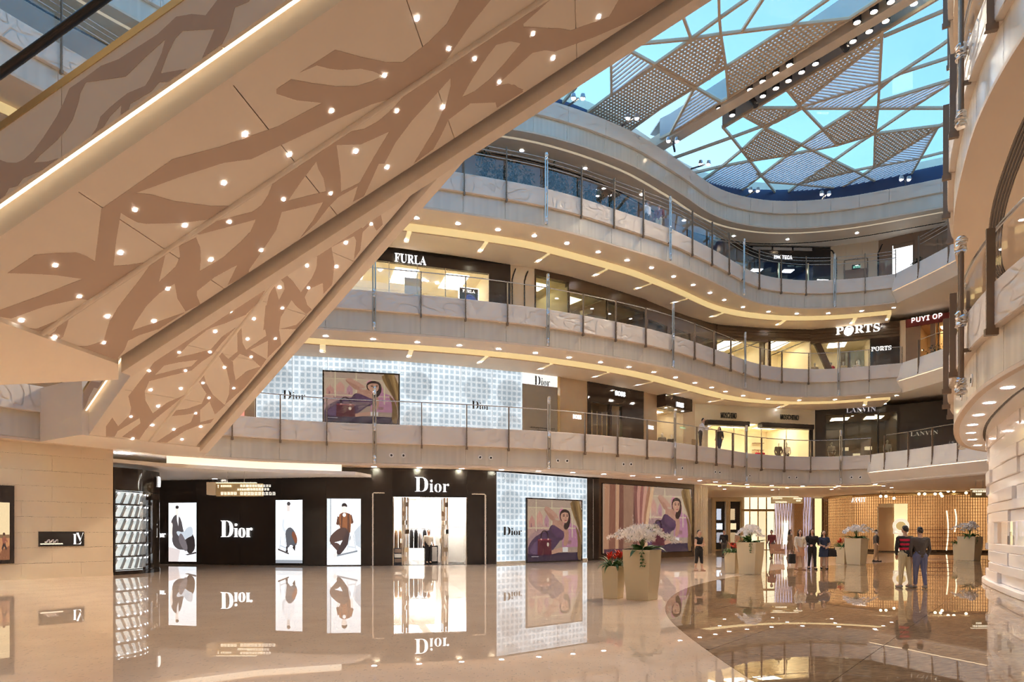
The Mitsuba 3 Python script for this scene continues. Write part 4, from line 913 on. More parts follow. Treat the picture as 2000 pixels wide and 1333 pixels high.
def woman(x0=0.0, x1=1.0):
    """Reclining lady in a plum dress with a dark red handbag, pastel towers and a curtain behind."""
    L = [(B(0, 1, 0, 1), '9C8474'), (B(0, 1, 0.38, 1), 'B9A088'), (B(0, 1, 0.86, 1), 'A8907E'), (B(0, 1, 0, 0.13), '35283A')]
    for a, b, c, d, col in ((0.03, 0.13, 0.5, 0.64, 'B98578'), (0.16, 0.27, 0.5, 0.72, 'C08E7E'), (0.30, 0.38, 0.5, 0.66, 'AC7E86'), (0.44, 0.5, 0.5, 0.7, 'B58A7C'), (0.57, 0.66, 0.45, 0.80, 'BF7A8C'), (0.72, 0.79, 0.4, 0.68, 'B27A8A'), (0.62, 0.97, 0.22, 0.52, 'A8748A'), (0.0, 0.42, 0.40, 0.52, 'B28C80')):
        L += [(B(a, b, c, d), col), ([(a - 0.008, d), ((a + b) / 2, d + 0.10), (b + 0.008, d)], col, 0), (B(a + 0.3 * (b - a), a + 0.5 * (b - a), c + 0.05, c + 0.11), '8E6468')]
    for x in (0.14, 0.42, 0.80): L.append((B(x, x + 0.016, 0.38, 1), 'C9B896'))
    for y in (0.53, 0.86): L.append((B(0, 1, y, y + 0.014), 'C9B896'))
    L += [([(0.76, 1), (1, 1), (1, 0.2), (0.97, 0.42), (0.90, 0.60), (0.80, 0.82)], '7E6038', 1), ([(0.80, 1), (0.85, 1), (0.95, 0.62), (0.97, 0.42), (0.88, 0.68)], '5E4628', 0), ([(0.90, 1), (0.94, 1), (1, 0.5), (0.98, 0.5)], '9A7A4C', 0), ([(0.86, 0.60), (0.97, 0.42), (1, 0.0), (0.90, 0.0), (0.92, 0.36)], '6E5230', 1),
          # legs and body
          (limb([(0.0, 0.22, 0.03), (0.08, 0.34, 0.10), (0.24, 0.42, 0.11), (0.40, 0.42, 0.09)]), '9C7A78'), ([(0, 0.1), (0, 0.24), (0.10, 0.38), (0.24, 0.46), (0.36, 0.50), (0.46, 0.52), (0.58, 0.46), (0.60, 0.36), (0.50, 0.24), (0.40, 0.13), (0.3, 0.1)], '46304A', 1), ([(0, 0.12), (0.10, 0.30), (0.26, 0.38), (0.40, 0.36), (0.34, 0.12)], '5C4460', 1),
          ([(0.36, 0.50), (0.42, 0.60), (0.48, 0.56), (0.60, 0.44), (0.66, 0.40), (0.60, 0.32), (0.48, 0.36), (0.38, 0.42)], '3E2840', 1),
          # torso, neck, raised arm, propping arm
          ([(0.43, 0.58), (0.46, 0.68), (0.56, 0.66), (0.68, 0.58), (0.70, 0.48), (0.62, 0.42), (0.50, 0.46)], 'AC7F6C', 1), (limb([(0.57, 0.60, 0.05), (0.62, 0.68, 0.045)]), 'A87A66'), ([(0.40, 0.52), (0.44, 0.60), (0.54, 0.54), (0.68, 0.46), (0.64, 0.38), (0.50, 0.38)], '503450', 1),
          (limb([(0.46, 0.66, 0.04), (0.36, 0.80, 0.045), (0.30, 0.87, 0.035)]), 'A67864'), (limb([(0.30, 0.875, 0.035), (0.42, 0.80, 0.035), (0.54, 0.70, 0.028)]), 'B58874'),
          (limb([(0.68, 0.54, 0.045), (0.70, 0.38, 0.042), (0.66, 0.24, 0.036)]), 'A97C68'), (limb([(0.70, 0.20, 0.036), (0.54, 0.17, 0.036), (0.42, 0.14, 0.034), (0.36, 0.12, 0.02)]), 'B08470'), (B(0.62, 0.72, 0.14, 0.22), 'CFC8C2'),
          # hair, face
          ([(0.56, 0.74), (0.58, 0.82), (0.66, 0.86), (0.75, 0.82), (0.77, 0.72), (0.76, 0.60), (0.70, 0.50), (0.63, 0.54), (0.66, 0.64), (0.58, 0.66)], '2A1C1C', 1), ([(0.575, 0.72), (0.60, 0.79), (0.66, 0.82), (0.725, 0.79), (0.735, 0.72), (0.71, 0.64), (0.665, 0.615), (0.61, 0.65)], 'BC8C74', 1), ([(0.585, 0.77), (0.63, 0.83), (0.70, 0.83), (0.74, 0.77), (0.70, 0.80), (0.63, 0.80)], '2A1C1C', 1),
          (limb([(0.625, 0.735, 0.008), (0.655, 0.742, 0.009)]), '2A1A1A'), (limb([(0.69, 0.742, 0.009), (0.715, 0.736, 0.008)]), '2A1A1A'), (limb([(0.62, 0.758, 0.005), (0.655, 0.768, 0.005)]), '4A3028'), (limb([(0.69, 0.768, 0.005), (0.72, 0.758, 0.005)]), '4A3028'), ([(0.672, 0.73), (0.684, 0.73), (0.688, 0.695), (0.668, 0.695)], 'A87860', 0), (limb([(0.655, 0.667, 0.008), (0.70, 0.667, 0.008)]), '8E3A44'),
          # handbag
          ([(0.16, 0.10), (0.165, 0.36), (0.40, 0.36), (0.415, 0.10)], '4E1026', 0), (B(0.165, 0.40, 0.335, 0.362), '7A2A3C'), ([(0.27, 0.10), (0.285, 0.10), (0.285, 0.34), (0.27, 0.34)], '3A0A1C', 0), (limb([(0.22, 0.36, 0.010), (0.225, 0.44, 0.010), (0.255, 0.49, 0.010), (0.31, 0.49, 0.010), (0.345, 0.44, 0.010), (0.35, 0.36, 0.010)]), '1E080E'), (oval(0.345, 0.27, 0.020, 0.036, 8), 'C9B8A4'), (oval(0.225, 0.355, 0.016, 0.016, 8), 'C79A90'), (oval(0.35, 0.355, 0.016, 0.016, 8), 'C79A90'), (B(0.05, 0.18, 0.075, 0.083), 'B8B0B8')]
    out = []
    for l in L:
        q = np.asarray(l[0], float).copy(); q[:, 0] = x0 + q[:, 0] * (x1 - x0)
        out.append((q, *l[1:]))
    return out
def mural_layers():
    out = [(B(0, 1, 0, 1), 'A98A72')]
    out += woman(0.42, 1.0)
    cols = ['A8795C', '7E4F3E', 'B98B6A', '6E4438', 'C39B78', '8A5A48', '5F3B34', 'B08062']
    x = 0.0
    for i in range(9):
        w = 0.05 + 0.02 * math.sin(i * 2.1)
        out.append(([(x, 0), (x + w, 0), (x + w * 0.9 + 0.01, 1), (x + 0.01, 1)], cols[i % 8], 0)); x += w
    out.append((B(0.2, 0.3, 0, 1), '8F6A55'))
    for i, c in enumerate(['7A4A44', 'B57F70', '8E5850', 'C08C78', '9B6A52', 'CBA27C']):
        out.append(([(0.30 + 0.04 * i, 1), (0.345 + 0.04 * i, 1), (0.36 + 0.02 * i, 0.45), (0.40 + 0.012 * i, 0), (0.37 + 0.012 * i, 0), (0.33 + 0.02 * i, 0.45)], c, 1))
    out.append((B(0.0, 0.5, 0.0, 0.06), '4A2D38'))
    return out
def lattice_rad(du, dv, seed):
    def fn(p, n, uv):
        x, y = uv.x * du, uv.y * dv
        gx, gy = dr.abs(x / 0.30 - dr.floor(x / 0.30) - 0.5), dr.abs(y / 0.30 - dr.floor(y / 0.30) - 0.5)
        line = mikit.smoothstep(0.22, 0.44, dr.maximum(gx, gy))
        cx, cy = x / 1.9 - dr.floor(x / 1.9) - 0.5, y / 1.9 - dr.floor(y / 1.9) - 0.5
        r = dr.sqrt(cx * cx + cy * cy)
        spot = mikit.smoothstep(0.46, 0.36, r) * (0.4 + 0.6 * mikit.cell_rand(dr.floor(x / 1.9), dr.floor(y / 1.9), seed))
        cloud = mikit.fbm(x * 0.7, y * 0.5, seed * 3.0, 3)
        k = 0.72 + 0.45 * cloud - 0.30 * spot
        return mikit.mix((0.50, 0.64, 0.74), (1.0, 1.10, 1.16), line * 0.85 + 0.1) * k
    return fn
def lattice(key, pl, r, seed, joints=(), off=0.0, w=5):
    """A glowing wall of fine woven-looking lattice, in panels with fine joints."""
    a0, a1, b0, b1 = r
    xs = [a0, *joints, a1]
    fn = lattice_rad(a1 - a0, b1 - b0, seed)
    for x0, x1 in zip(xs[:-1], xs[1:]):
        v = [pl.pt(x0 + 0.006, b0, off), pl.pt(x1 - 0.006, b0, off), pl.pt(x1 - 0.006, b1, off), pl.pt(x0 + 0.006, b1, off)]
        uv = np.array([[(x - a0) / (a1 - a0), y] for x, y in ((x0, 0), (x1, 0), (x1, 1), (x0, 1))])
        d = mikit.ply(tm(v, [[0, 1, 2], [0, 2, 3]]), 'mat_black', uv=uv)
        d['emitter'] = {'type': 'area', 'radiance': mikit.proc(fn), 'sampling_weight': float(w)}
        scene[part(key, 'lit_panel')] = d
def frame(key, pl, r, w, bsdf, o0=0.0, o1=0.06, name='frame'):
    a0, a1, b0, b1 = r
    sub(key, name, [pl.rect(a0 - w, a1 + w, b1, b1 + w, o0, o1), pl.rect(a0 - w, a1 + w, b0 - w, b0, o0, o1), pl.rect(a0 - w, a0, b0, b1, o0, o1), pl.rect(a1, a1 + w, b0, b1, o0, o1)], bsdf)
def room(key, pl, r, depth, bsdf, floor_m, light, col, k, w=2.0, back=None):
    """A lit shop interior behind an opening: shell, floor, luminous ceiling."""
    a0, a1, b0, b1 = r
    sub(key, 'interior_wall', [pl.rect(a0, a1, b0, b1, -depth - 0.06, -depth), pl.rect(a0 - 0.06, a0, b0, b1, -depth, -0.05), pl.rect(a1, a1 + 0.06, b0, b1, -depth, -0.05)], back or bsdf)
    sub(key, 'interior_ceiling', pl.rect(a0, a1, b1, b1 + 0.05, -depth, -0.05), bsdf)
    sub(key, 'interior_floor', pl.rect(a0, a1, b0 - 0.0, b0 + 0.012, -depth, -0.02), floor_m)
    if light:
        n = max(1, round((a1 - a0) / 3.0))
        for i in range(n):
            x = a0 + (i + 0.5) * (a1 - a0) / n
            sub(key, 'ceiling_light', pl.rect(x - light[0] / 2, x + light[0] / 2, b1 - 0.03, b1 - 0.005, -depth * 0.5 - light[1] / 2, -depth * 0.5 + light[1] / 2), 'mat_cream', em=emit(col, k * LAMP, w))

# ------------------------------------------------------------------ ground floor, left: stone wall, niche, framed poster
wl = Plane([-16.95, 22.6, 0], [2.17, 2.7, 0], [0, 0, 1])
wk = num('wall_left'); struct(wk)
Lw = math.hypot(2.17, 2.7)
put(wk, wl.rect(-12.0, Lw, 0, 4.66, -0.3, -0.03), 'mat_joint')
for i in range(9):
    z0, z1 = i * 0.532, min(4.66, (i + 1) * 0.532 - 0.005)
    x = -12.0 + (0.9 if i % 2 else 0.0)
    xs = [-12.0] + list(np.arange(x + 1.8, Lw - 0.3, 1.8)) + [Lw]
    for a, b in zip(xs[:-1], xs[1:]): sub(wk, 'stone_slab', wl.rect(a + 0.002, b - 0.002, z0, z1, -0.03, 0.0), 'mat_stone')
bb = num('baseboard_left'); struct(bb)
put(bb, wl.rect(-12.0, Lw, 0, 0.10, 0.0, 0.02), 'mat_stone')
t = thing('poster', 'black-framed lit poster of a figure walking on sand, on the left stone wall', 'poster')
r = wl.px(-30, 947, 27, 1101)
sub(t, 'frame', wl.rect(*r, 0, 0.05), 'mat_black')
r = wl.px(-30, 981, 18, 1094)
art(t, wl, r, [(B(0, 1, 0, 1), 'FFE3B0'), (B(0, 1, 0, 0.42), 'C98A5E'), (B(0, 1, 0.38, 0.44), '8A6A4C'), ([(0.4, 0), (1, 0), (1, 0.25), (0.7, 0.18)], '8E5A3E', 1), (limb([(0.75, 0.4, 0.07), (0.77, 0.28, 0.06)]), '9A5C48'), (oval(0.76, 0.45, 0.05, 0.025), '4A2C22'), (limb([(0.76, 0.28, 0.035), (0.68, 0.18, 0.025)]), '3A2A28'), (limb([(0.78, 0.28, 0.035), (0.86, 0.18, 0.025)]), '3A2A28'), (limb([(0.8, 0.38, 0.025), (0.9, 0.31, 0.02)]), '9A5C48')], 0.9, 0.052)
t = thing('display_niche', 'small black display window with a glowing monogram and three shoes, in the pale stone wall', 'display window')
r = wl.px(75, 1039, 164, 1067)
frame(t, wl, (r[0] + 0.05, r[1] - 0.05, r[2] + 0.05, r[3] - 0.05), 0.05, 'mat_black', 0, 0.03)
sub(t, 'back_panel', wl.rect(r[0], r[1], r[2], r[3], 0.0, 0.008), 'mat_blackgloss')
a0, _, b0, b1 = wl.px(140, 1041, 161, 1064)
h = b1 - b0
letters(t, wl, 'L', a0, b0, h * 0.9, 0.72 * h, 'mat_cream', emit((1, 1, 1), 1.6, 0.5), thin=2.5, o0=0.012, o1=0.03, name='monogram_letter')
letters(t, wl, 'V', a0 + 0.30 * h, b0 + 0.27 * h, h * 0.73, 0.60 * h, 'mat_cream', emit((1, 1, 1), 1.6, 0.5), thin=2.5, o0=0.02, o1=0.034, name='monogram_letter')
ra = wl.px(78, 1062, 122, 1064)
sub(t, 'lit_shelf', wl.rect(ra[0], ra[1], ra[2], ra[3], 0.01, 0.05), 'mat_cream', em=emit(NEU, 0.7, 0.3))
t_niche = t
for i, u in enumerate((90, 98, 106)):
    a, b = wl.st(u, 1061)
    s = thing('shoe', 'pale high-heeled shoe on the lit shelf of the small black display window', 'shoe', 'three shoes in the small display window')
    sub(s, 'upper', wl.map(tube([(a - 0.05, b + 0.02, 0.03), (a + 0.01, b + 0.03, 0.03), (a + 0.06, b + 0.10, 0.03), (a + 0.10, b + 0.11, 0.03)], [0.02, 0.03, 0.024, 0.016], 8)), 'mat_petal', True)
    sub(s, 'heel', wl.map(tube([(a + 0.095, b + 0.10, 0.03), (a + 0.10, b - 0.0, 0.03)], [0.012, 0.006], 6)), 'mat_petal')

# ------------------------------------------------------------------ curved black display cabinet
cc = Curve([(-14.78, 25.34), (-14.42, 26.1), (-14.24, 26.9), (-14.36, 27.8), (-14.9, 28.6), (-15.9, 29.2)])
tend = cc.near(-14.36, 27.8)
t = thing('display_cabinet', 'curved black display cabinet with six glowing rows of slanted boards, beside the stone wall', 'display cabinet')
P, N = cc.seg(0, cc.t[-1], 0.15)
sub(t, 'header', prof(P, N, rectpr(-0.3, 0.0, 3.17, 4.02)), 'mat_blackgloss', 30)
sub(t, 'plinth', prof(P, N, rectpr(-0.9, 0.02, 0.0, 0.14)), 'mat_blackgloss', 30)
Pb, Nb = cc.seg(0.05, tend, 0.15)
sub(t, 'side_post', prof(*cc.seg(-0.0, 0.06, 0.06), rectpr(-0.9, 0.01, 0.14, 3.17)), 'mat_black')
sub(t, 'end_wall', prof(*cc.seg(tend, cc.t[-1], 0.15), rectpr(-0.3, 0.0, 0.14, 3.17)), 'mat_blackgloss', 30)
sub(t, 'lit_back', prof(Pb, Nb, rectpr(-0.62, -0.60, 0.16, 3.16)), 'mat_cream', em=emit((0.66, 0.82, 0.88), 0.75, 2))
rowh = (3.15 - 0.16) / 6
for i in range(6):
    z0 = 0.16 + i * rowh
    if i: sub(t, 'shelf', prof(Pb, Nb, rectpr(-0.58, -0.30, z0 - 0.02, z0 + 0.03)), 'mat_dark', 30)
    for j in range(6):
        a = 0.12 + (j + 0.35) * (tend - 0.12) / 6
        p, n = cc.at(a), cc.nrm(a); q, n2 = cc.at(min(a + 0.22, tend)), cc.nrm(min(a + 0.22, tend))
        sub(t, 'slanted_board', bar([*(p - n * 0.52), z0 + 0.04], [*(q - n2 * 0.52), z0 + rowh - 0.05], 0.05, 0.10, (n[0], n[1], 0)), 'mat_grey')
        sub(t, 'row_lamp', disc([*(q - n2 * 0.42), z0 + rowh - 0.07], 0.035, (n[0], n[1], -0.4), 8, 0.02), 'mat_cream', em=emit((1, 1, 1), 6, 0.05))
sub(t, 'glass', prof(Pb, Nb, [(-0.015, 0.15), (-0.015, 3.16)], closed=False), 'mat_glass')
pe = upright(cc.at(tend + 0.02), cc.at(tend + 0.5), 0)
letters(t, Plane([*cc.at(tend - 0.35), 0], [*(cc.at(tend + 0.3) - cc.at(tend - 0.35)), 0], [0, 0, 1]), 'D', 0.0, 3.42, 0.42, 0.46, 'mat_cream', emit((1, 1, 1), 1.5, 0.3), o0=0.02, o1=0.07)
dr_ = num('ceiling'); struct(dr_)
dp = Polygon([(-14.9, 25.4), tuple(atz(315, 911.5, 4.2)[:2]), tuple(atz(500, 922, 4.2)[:2]), tuple(atz(694, 928, 4.2)[:2]), (-6.6, 32.9), (-20, 35.5), (-24, 30), (-17.5, 27.5)])
put(dr_, slabpoly(dp, 4.2, 4.34), 'mat_white')
e0, e1, e2_ = [np.array(atz(u, v, 4.2)[:2]) for u, v in ((318, 911.5), (500, 922), (664, 926.5))]
cl = LineString([tuple(e0 + (0, 0.3)), tuple(e1 + (0, 0.3)), tuple(e2_ + (0, 0.3))])
lab(sub(dr_, 'cove_riser', slabpoly(cl.buffer(0.03, cap_style=2), 4.34, 4.70), 'mat_cream', em=emit(NEU, 0.85 * LAMP, 3)), kind=None)
for i, (u, v) in enumerate(((358, 939.5), (419.5, 936), (240, 930), (450, 944))):
    key = num('downlight'); p = atz(u, v, 4.195)
    put(key, disc(p, 0.11, (0, 0, -1), 12, 0.012), 'mat_cream', em=emit(NEU, 300 * LAMP, 0.5)); lab(key, 'round downlight in the lowered white ceiling before the black shop wall', 'downlight', 'downlights of the lowered ceiling at the left')
for i in range(8):                                            # a row along the stone wall, two of them in view
    q = np.array([-16.95, 22.6]) + np.array([2.17, 2.7]) / Lw * (1.95 - 1.75 * i) + np.array([0.78, -0.63]) * 0.85
    p = np.array([*q, 4.64]) if i > 1 else atz((247, 146)[i], (886.5, 878.5)[i], 4.64)
    key = num('downlight')
    put(key, disc(p, 0.12, (0, 0, -1), 12, 0.012), 'mat_cream', em=emit(WARM, 950 * LAMP, 1.5)); lab(key, 'round downlight in the soffit above the pale stone wall at the left', 'downlight', 'downlights above the stone wall')

# ------------------------------------------------------------------ ground floor: black shop front
PTS = [(-20.5, 35.05), (-13.3, 33.34), (-8.8, 32.3), (-5.7, 32.62), (-2.2, 33.45), (-0.8, 34.1)]
shop = thing('shopfront', 'long glossy black shop front with a wide bright doorway on the ground floor', 'shop front')
SEG = [upright(PTS[i], PTS[i + 1]) for i in range(5)]
LEN = [math.dist(PTS[i], PTS[i + 1]) for i in range(5)]
for i in (0, 1, 2, 4):
    n = max(1, round(LEN[i] / 2.2))
    for j in range(n):
        sub(shop, 'wall_panel', SEG[i].rect(j * LEN[i] / n + 0.003, (j + 1) * LEN[i] / n - 0.003, 0.10, 4.66, -0.25, 0.0), 'mat_black')
    sub(shop, 'plinth', SEG[i].rect(0, LEN[i], 0, 0.10, -0.25, -0.01), 'mat_black')
dz = SEG[3].st(840, 971.5)[1]
sub(shop, 'header', SEG[3].rect(0, LEN[3], dz, 4.66, -0.25, 0.0), 'mat_black')
sub(shop, 'door_jamb', [SEG[3].rect(0, 0.05, 0, dz, -0.6, 0.01), SEG[3].rect(LEN[3] - 0.05, LEN[3], 0, dz, -0.6, 0.01)], 'mat_chrome')
room(shop, SEG[3], (-0.9, LEN[3] + 0.9, 0.0, dz + 0.15), 5.5, 'mat_white', 'mat_blackgloss', (2.2, 2.6), (1, 0.97, 0.95), 22.0, 4)
sub(shop, 'partition', SEG[3].rect(2.35, LEN[3] + 0.6, 0.02, dz, -2.7, -2.6), 'mat_white')
sub(shop, 'partition_seam', SEG[3].rect(2.35, LEN[3] + 0.6, 1.85, 1.87, -2.61, -2.59), 'mat_grey')
for x in (0.62, 2.55):
    q = SEG[3].pt(x, 0, -0.45)
    c = thing('chrome_column', 'mirror-bright clustered chrome column in the bright doorway, ' + ('left one' if x < 1 else 'right one'), 'column')
    for d in ((-0.12, 0), (0.12, 0.02), (0, -0.1)):
        sub(c, 'shaft', box([q[0] + d[0], q[1] + d[1], dz / 2], [0.10, 0.10, dz], 0.4), 'mat_chrome')
    for i in range(7):
        sub(c, 'mirror_block', box([q[0] + 0.1 * math.sin(i * 2.4), q[1] - 0.08, 0.3 + i * 0.44], [0.20, 0.16, 0.22], 0.3 * i), 'mat_chrome')
# clothes rail, shelves and goods inside the doorway
rk = thing('clothes_rail', 'chrome clothes rail inside the bright doorway', 'clothes rail')
sub(rk, 'rail', tube([SEG[3].pt(-0.3, 1.78, -1.9), SEG[3].pt(2.0, 1.78, -1.9)], 0.02, 6), 'mat_chrome')
for x in (-0.3, 2.0): sub(rk, 'upright', tube([SEG[3].pt(x, 0.02, -1.9), SEG[3].pt(x, 1.78, -1.9)], 0.02, 6), 'mat_chrome')
def garment(pl, x, o, m, w=0.22, ln=0.95, lbl='garment'):
    g = thing('jacket', lbl, 'jacket', 'jackets on the rail in the bright doorway')
    sec = []
    for y, ww, dd in ((1.74, 0.03, 0.04), (1.70, 0.10, 0.07), (1.62, 0.20, 0.09), (1.3, 0.19, 0.10), (1.74 - ln, 0.21, 0.11)):
        t_ = np.arange(12) * 2 * np.pi / 12
        sec.append([pl.pt(x + dd * 0.9 * math.cos(a), y, o + ww * 1.5 * math.sin(a)) for a in t_])
    sub(g, 'body', loft(sec), m, 40)
    sub(g, 'sleeve', tube([pl.pt(x, 1.64, o + 0.25), pl.pt(x + 0.03, 1.35, o + 0.33), pl.pt(x + 0.03, 1.02, o + 0.33)], [0.06, 0.055, 0.045], 8), m, True)
for i, (x, m, l) in enumerate(((-0.2, 'mat_cloth_cream', 'cream jacket at the left end of the rail in the bright doorway'), (0.05, 'mat_cloth_brown', 'brown jacket on the rail in the bright doorway'), (0.28, 'mat_cloth_brown', 'brown jacket on the rail in the bright doorway'), (0.5, 'mat_cloth_brown', 'brown jacket on the rail in the bright doorway'), (1.05, 'mat_cloth_black', 'black jacket on the rail between the chrome columns'), (1.28, 'mat_cloth_black', 'black jacket on the rail between the chrome columns'), (1.5, 'mat_cloth_white', 'white jacket with black neighbour on the rail in the doorway'), (1.72, 'mat_cloth_black', 'black jacket at the right end of the rail in the doorway'))):
    garment(SEG[3], x, -1.9, m, lbl=l)
cb = thing('display_chest', 'low dark chest of drawers with pale fronts, left inside the bright doorway', 'chest')
sub(cb, 'body', SEG[3].rect(0.12, 0.62, 0.02, 0.80, -1.5, -1.1), 'mat_dark')
for i in range(3): sub(cb, 'drawer_front', SEG[3].rect(0.15, 0.59, 0.10 + i * 0.24, 0.28 + i * 0.24, -1.1, -1.085), 'mat_white' if i % 2 else 'mat_brownwall')
cb = thing('counter', 'black counter with a white panel behind the person in the bright doorway', 'counter')
sub(cb, 'body', SEG[3].rect(1.75, 2.4, 0.02, 0.9, -2.4, -1.9), 'mat_black')
sub(cb, 'panel', SEG[3].rect(2.1, 2.36, 0.1, 0.84, -1.9, -1.885), 'mat_white')
def sign(label, pl, text, u0, vt, u1, vb, bsdf, em=None, font='serif', thin=0.0, o0=0.02, o1=0.09, mirror=False, catg='sign', ratio=1.0, bold=True):
    """Free-standing letters on a wall between two seen corners (cap top / baseline)."""
    k = thing('shop_sign', label, catg)
    a0, bt = pl.st(u0, vt); a1, bb_ = pl.st(u1, vb)
    bA = pl.st(u0, vb)[1]
    h = abs(bt - bA)
    letters(k, pl, text, a0, bA, h, a1 - a0, bsdf, em, font, thin, o0, o1, mirror, bold=bold)
    return k
THN = 1.6
LIT = emit((1, 0.99, 0.97), 2.2, 0.6)
sign('white glowing serif sign reading Dior between two lit posters on the black wall', SEG[1], 'Dior', 431.5, 1017, 494, 1050.3, 'mat_cream', LIT, thin=1.4)
sign('large white glowing serif sign reading Dior above the bright doorway', SEG[3], 'Dior', 808.5, 931.8, 877, 961.4, 'mat_cream', LIT, thin=1.4)
sign('white serif sign reading Dior, mostly hidden behind the curved black cabinet', SEG[0], 'Dior', 289, 1037, 324.5, 1050, 'mat_cream', LIT)
for (u0, v0, u1, v1), s, kd, l in (((330, 983, 384.5, 1098), 0, 0, 'tall backlit poster of a man in a dark robe, leftmost of the three'), ((539, 977.5, 591.5, 1101), 1, 1, 'tall backlit poster of a man in a white shirt, middle one of three'), ((638.8, 974.6, 705, 1104), 2, 2, 'tall backlit poster of a man on a stool in a brown top, nearest the doorway')):
    t = thing('lightbox_poster', l, 'poster')
    r = SEG[s].px(u0, v0, u1, v1)
    sub(t, 'casing', SEG[s].rect(r[0] - 0.02, r[1] + 0.02, max(r[2] - 0.02, 0.02), r[3] + 0.02, 0.0, 0.03), 'mat_black')
    art(t, SEG[s], (r[0], r[1], max(r[2], 0.04), r[3]), man(kd), 1.35, 0.032, 3)

# ------------------------------------------------------------------ ground floor: glowing lattice wall with poster, black pier, mural
LA = upright((-0.8, 34.1), (4.25, 38.5)); LAL = math.dist((-0.8, 34.1), (4.25, 38.5))
t = thing('lattice_wall', 'glowing blue-white lattice wall on the ground floor between black wall and black pier', 'light wall')
sub(t, 'backing', LA.rect(0, LAL, 0, 4.66, -0.3, -0.02), 'mat_dark')
sub(t, 'sill', LA.rect(0.02, LAL, 0.0, 0.12, -0.02, 0.03), 'mat_cream')
lattice(t, LA, (0.03, LAL - 0.02, 0.12, 4.62), 5, (2.1, 4.3))
sign('black serif lettering Dior on the ground-floor lattice wall beside the poster', LA, 'Dior', 980, 1029, 1017.5, 1046.4, 'mat_black', thin=3.2, o0=0.04)
t = thing('poster', 'poster of a reclining woman with a red handbag on the ground-floor lattice wall', 'poster')
r = LA.px(1028, 975, 1134, 1096)
frame(t, LA, (r[0], r[1], max(0.06, r[2]), r[3]), 0.06, 'mat_black', 0.0, 0.09)
art(t, LA, (r[0], r[1], max(0.06, r[2]), r[3]), woman(), 0.80, 0.06, 1)
t = thing('black_pier', 'black vertical pier between the glowing lattice wall and the big mural', 'pier')
P1 = upright((4.25, 38.5), (4.95, 38.95)); put(part(t, 'face'), P1.rect(0, 0.84, 0, 4.66, -0.4, 0.0), 'mat_blackgloss'); sub(t, 'edge_seam', P1.rect(0.40, 0.43, 0.1, 4.6, 0.0, 0.006), 'mat_grey')
MU = upright((4.95, 38.95), (11.86, 44.5)); MUL = math.dist((4.95, 38.95), (11.86, 44.5))
t = thing('mural_poster', 'huge black-framed mural of a reclining woman beside brown curtains, behind the nearest planters', 'poster')
sub(t, 'panel', MU.rect(0, MUL, 0, 4.74, -0.4, 0.0), 'mat_darkbrown')
r = MU.px(1176, 945.5, 1349.5, 1076.8)
frame(t, MU, r, 0.05, 'mat_black', 0, 0.05)
art(t, MU, r, mural_layers(), 0.85, 0.02, 2)
sign('thin pale serif lettering Dior on the big mural, half hidden by white orchids', MU, 'Dior', 1207, 1001, 1263, 1026, 'mat_cream', emit((1, 0.9, 0.8), 0.75, 0.2), thin=3.0, o0=0.065, o1=0.08)

# ------------------------------------------------------------------ ground floor: rounded fluted corner and the passage beyond
fc = Curve([(11.86, 44.6), (12.5, 45.1), (13.1, 46.0), (13.5, 47.2), (13.7, 48.6), (13.8, 50.5), (13.9, 54)])
wk = num('wall_back'); struct(wk)
P, N = fc.seg(0, fc.t[-1], 0.3); put(wk, prof(P, N, rectpr(-0.5, -0.04, 0, 4.75)), 'mat_stone', 30)
for a in np.arange(0.05, fc.t[-1] - 0.1, 0.30): sub(wk, 'flute', prof(*fc.seg(a, a + 0.26, 0.13), [(-0.06, 0), (0.03, 0), (0.03, 4.72), (-0.06, 4.72)]), 'mat_stone', 30)
pd = upright((14.05, 49.8), (15.2, 51.6))
t = thing('lit_doorway', 'narrow tall doorway glowing yellow-white beside the fluted stone corner', 'doorway')
sub(t, 'frame', [pd.rect(-0.12, 0.0, 0, 4.0, -0.2, 0.05), pd.rect(0.62, 1.55, 0, 3.9, -0.2, 0.05), pd.rect(-0.12, 1.5, 3.9, 4.05, -0.2, 0.05)], 'mat_darkbrown')
sub(t, 'lit_panel', pd.rect(0.0, 0.62, 0.02, 3.9, -0.1, -0.05), 'mat_cream', em=emit((1, 0.88, 0.45), 1.6, 1))
far = upright((15.0, 61.0), (29.0, 61.0))
wk = num('wall_back'); struct(wk)
put(wk, far.rect(-3, 14.5, 0, 5.2, -8.0, -6.0), 'mat_stone')
def fpx(u0, v0, u1, v1): r = far.px(u0, v0, u1, v1); return (r[0], r[1], max(r[2], 0.0), r[3])
for i, (u0, u1, c, l) in enumerate(((1398, 1420, (0.55, 0.75, 1.0), 'narrow dark shop window with bluish screens, leftmost in the passage'), (1425, 1447, (1.0, 0.8, 0.5), 'narrow dark shop window with a warm panel, second in the passage'))):
    t = thing('shopfront', l, 'shop front')
    r = fpx(u0, 980, u1, 1074)
    sub(t, 'pier', [far.rect(r[0] - 0.35, r[0], 0, 5.2, -0.3, 0.02), far.rect(r[1], r[1] + 0.3, 0, 5.2, -0.3, 0.02), far.rect(r[0], r[1], r[3], 5.2, -0.3, 0)], 'mat_cream')
    sub(t, 'window_back', far.rect(r[0], r[1], 0, r[3], -0.5, -0.3), 'mat_black')
    for j, (y0, y1, q) in enumerate(((0.62, 0.85, 0.7), (0.42, 0.55, 1.4), (0.15, 0.36, 0.4))):
        sub(t, 'lit_display', far.rect(r[0] + 0.15 * (r[1] - r[0]), r[0] + (0.55 + 0.12 * j) * (r[1] - r[0]), y0 * r[3], y1 * r[3], -0.29, -0.25), 'mat_cream', em=emit(c, q * (0.6 if i else 1), 0.3))
    frame(t, far, r, 0.05, 'mat_brass', -0.1, 0.04)
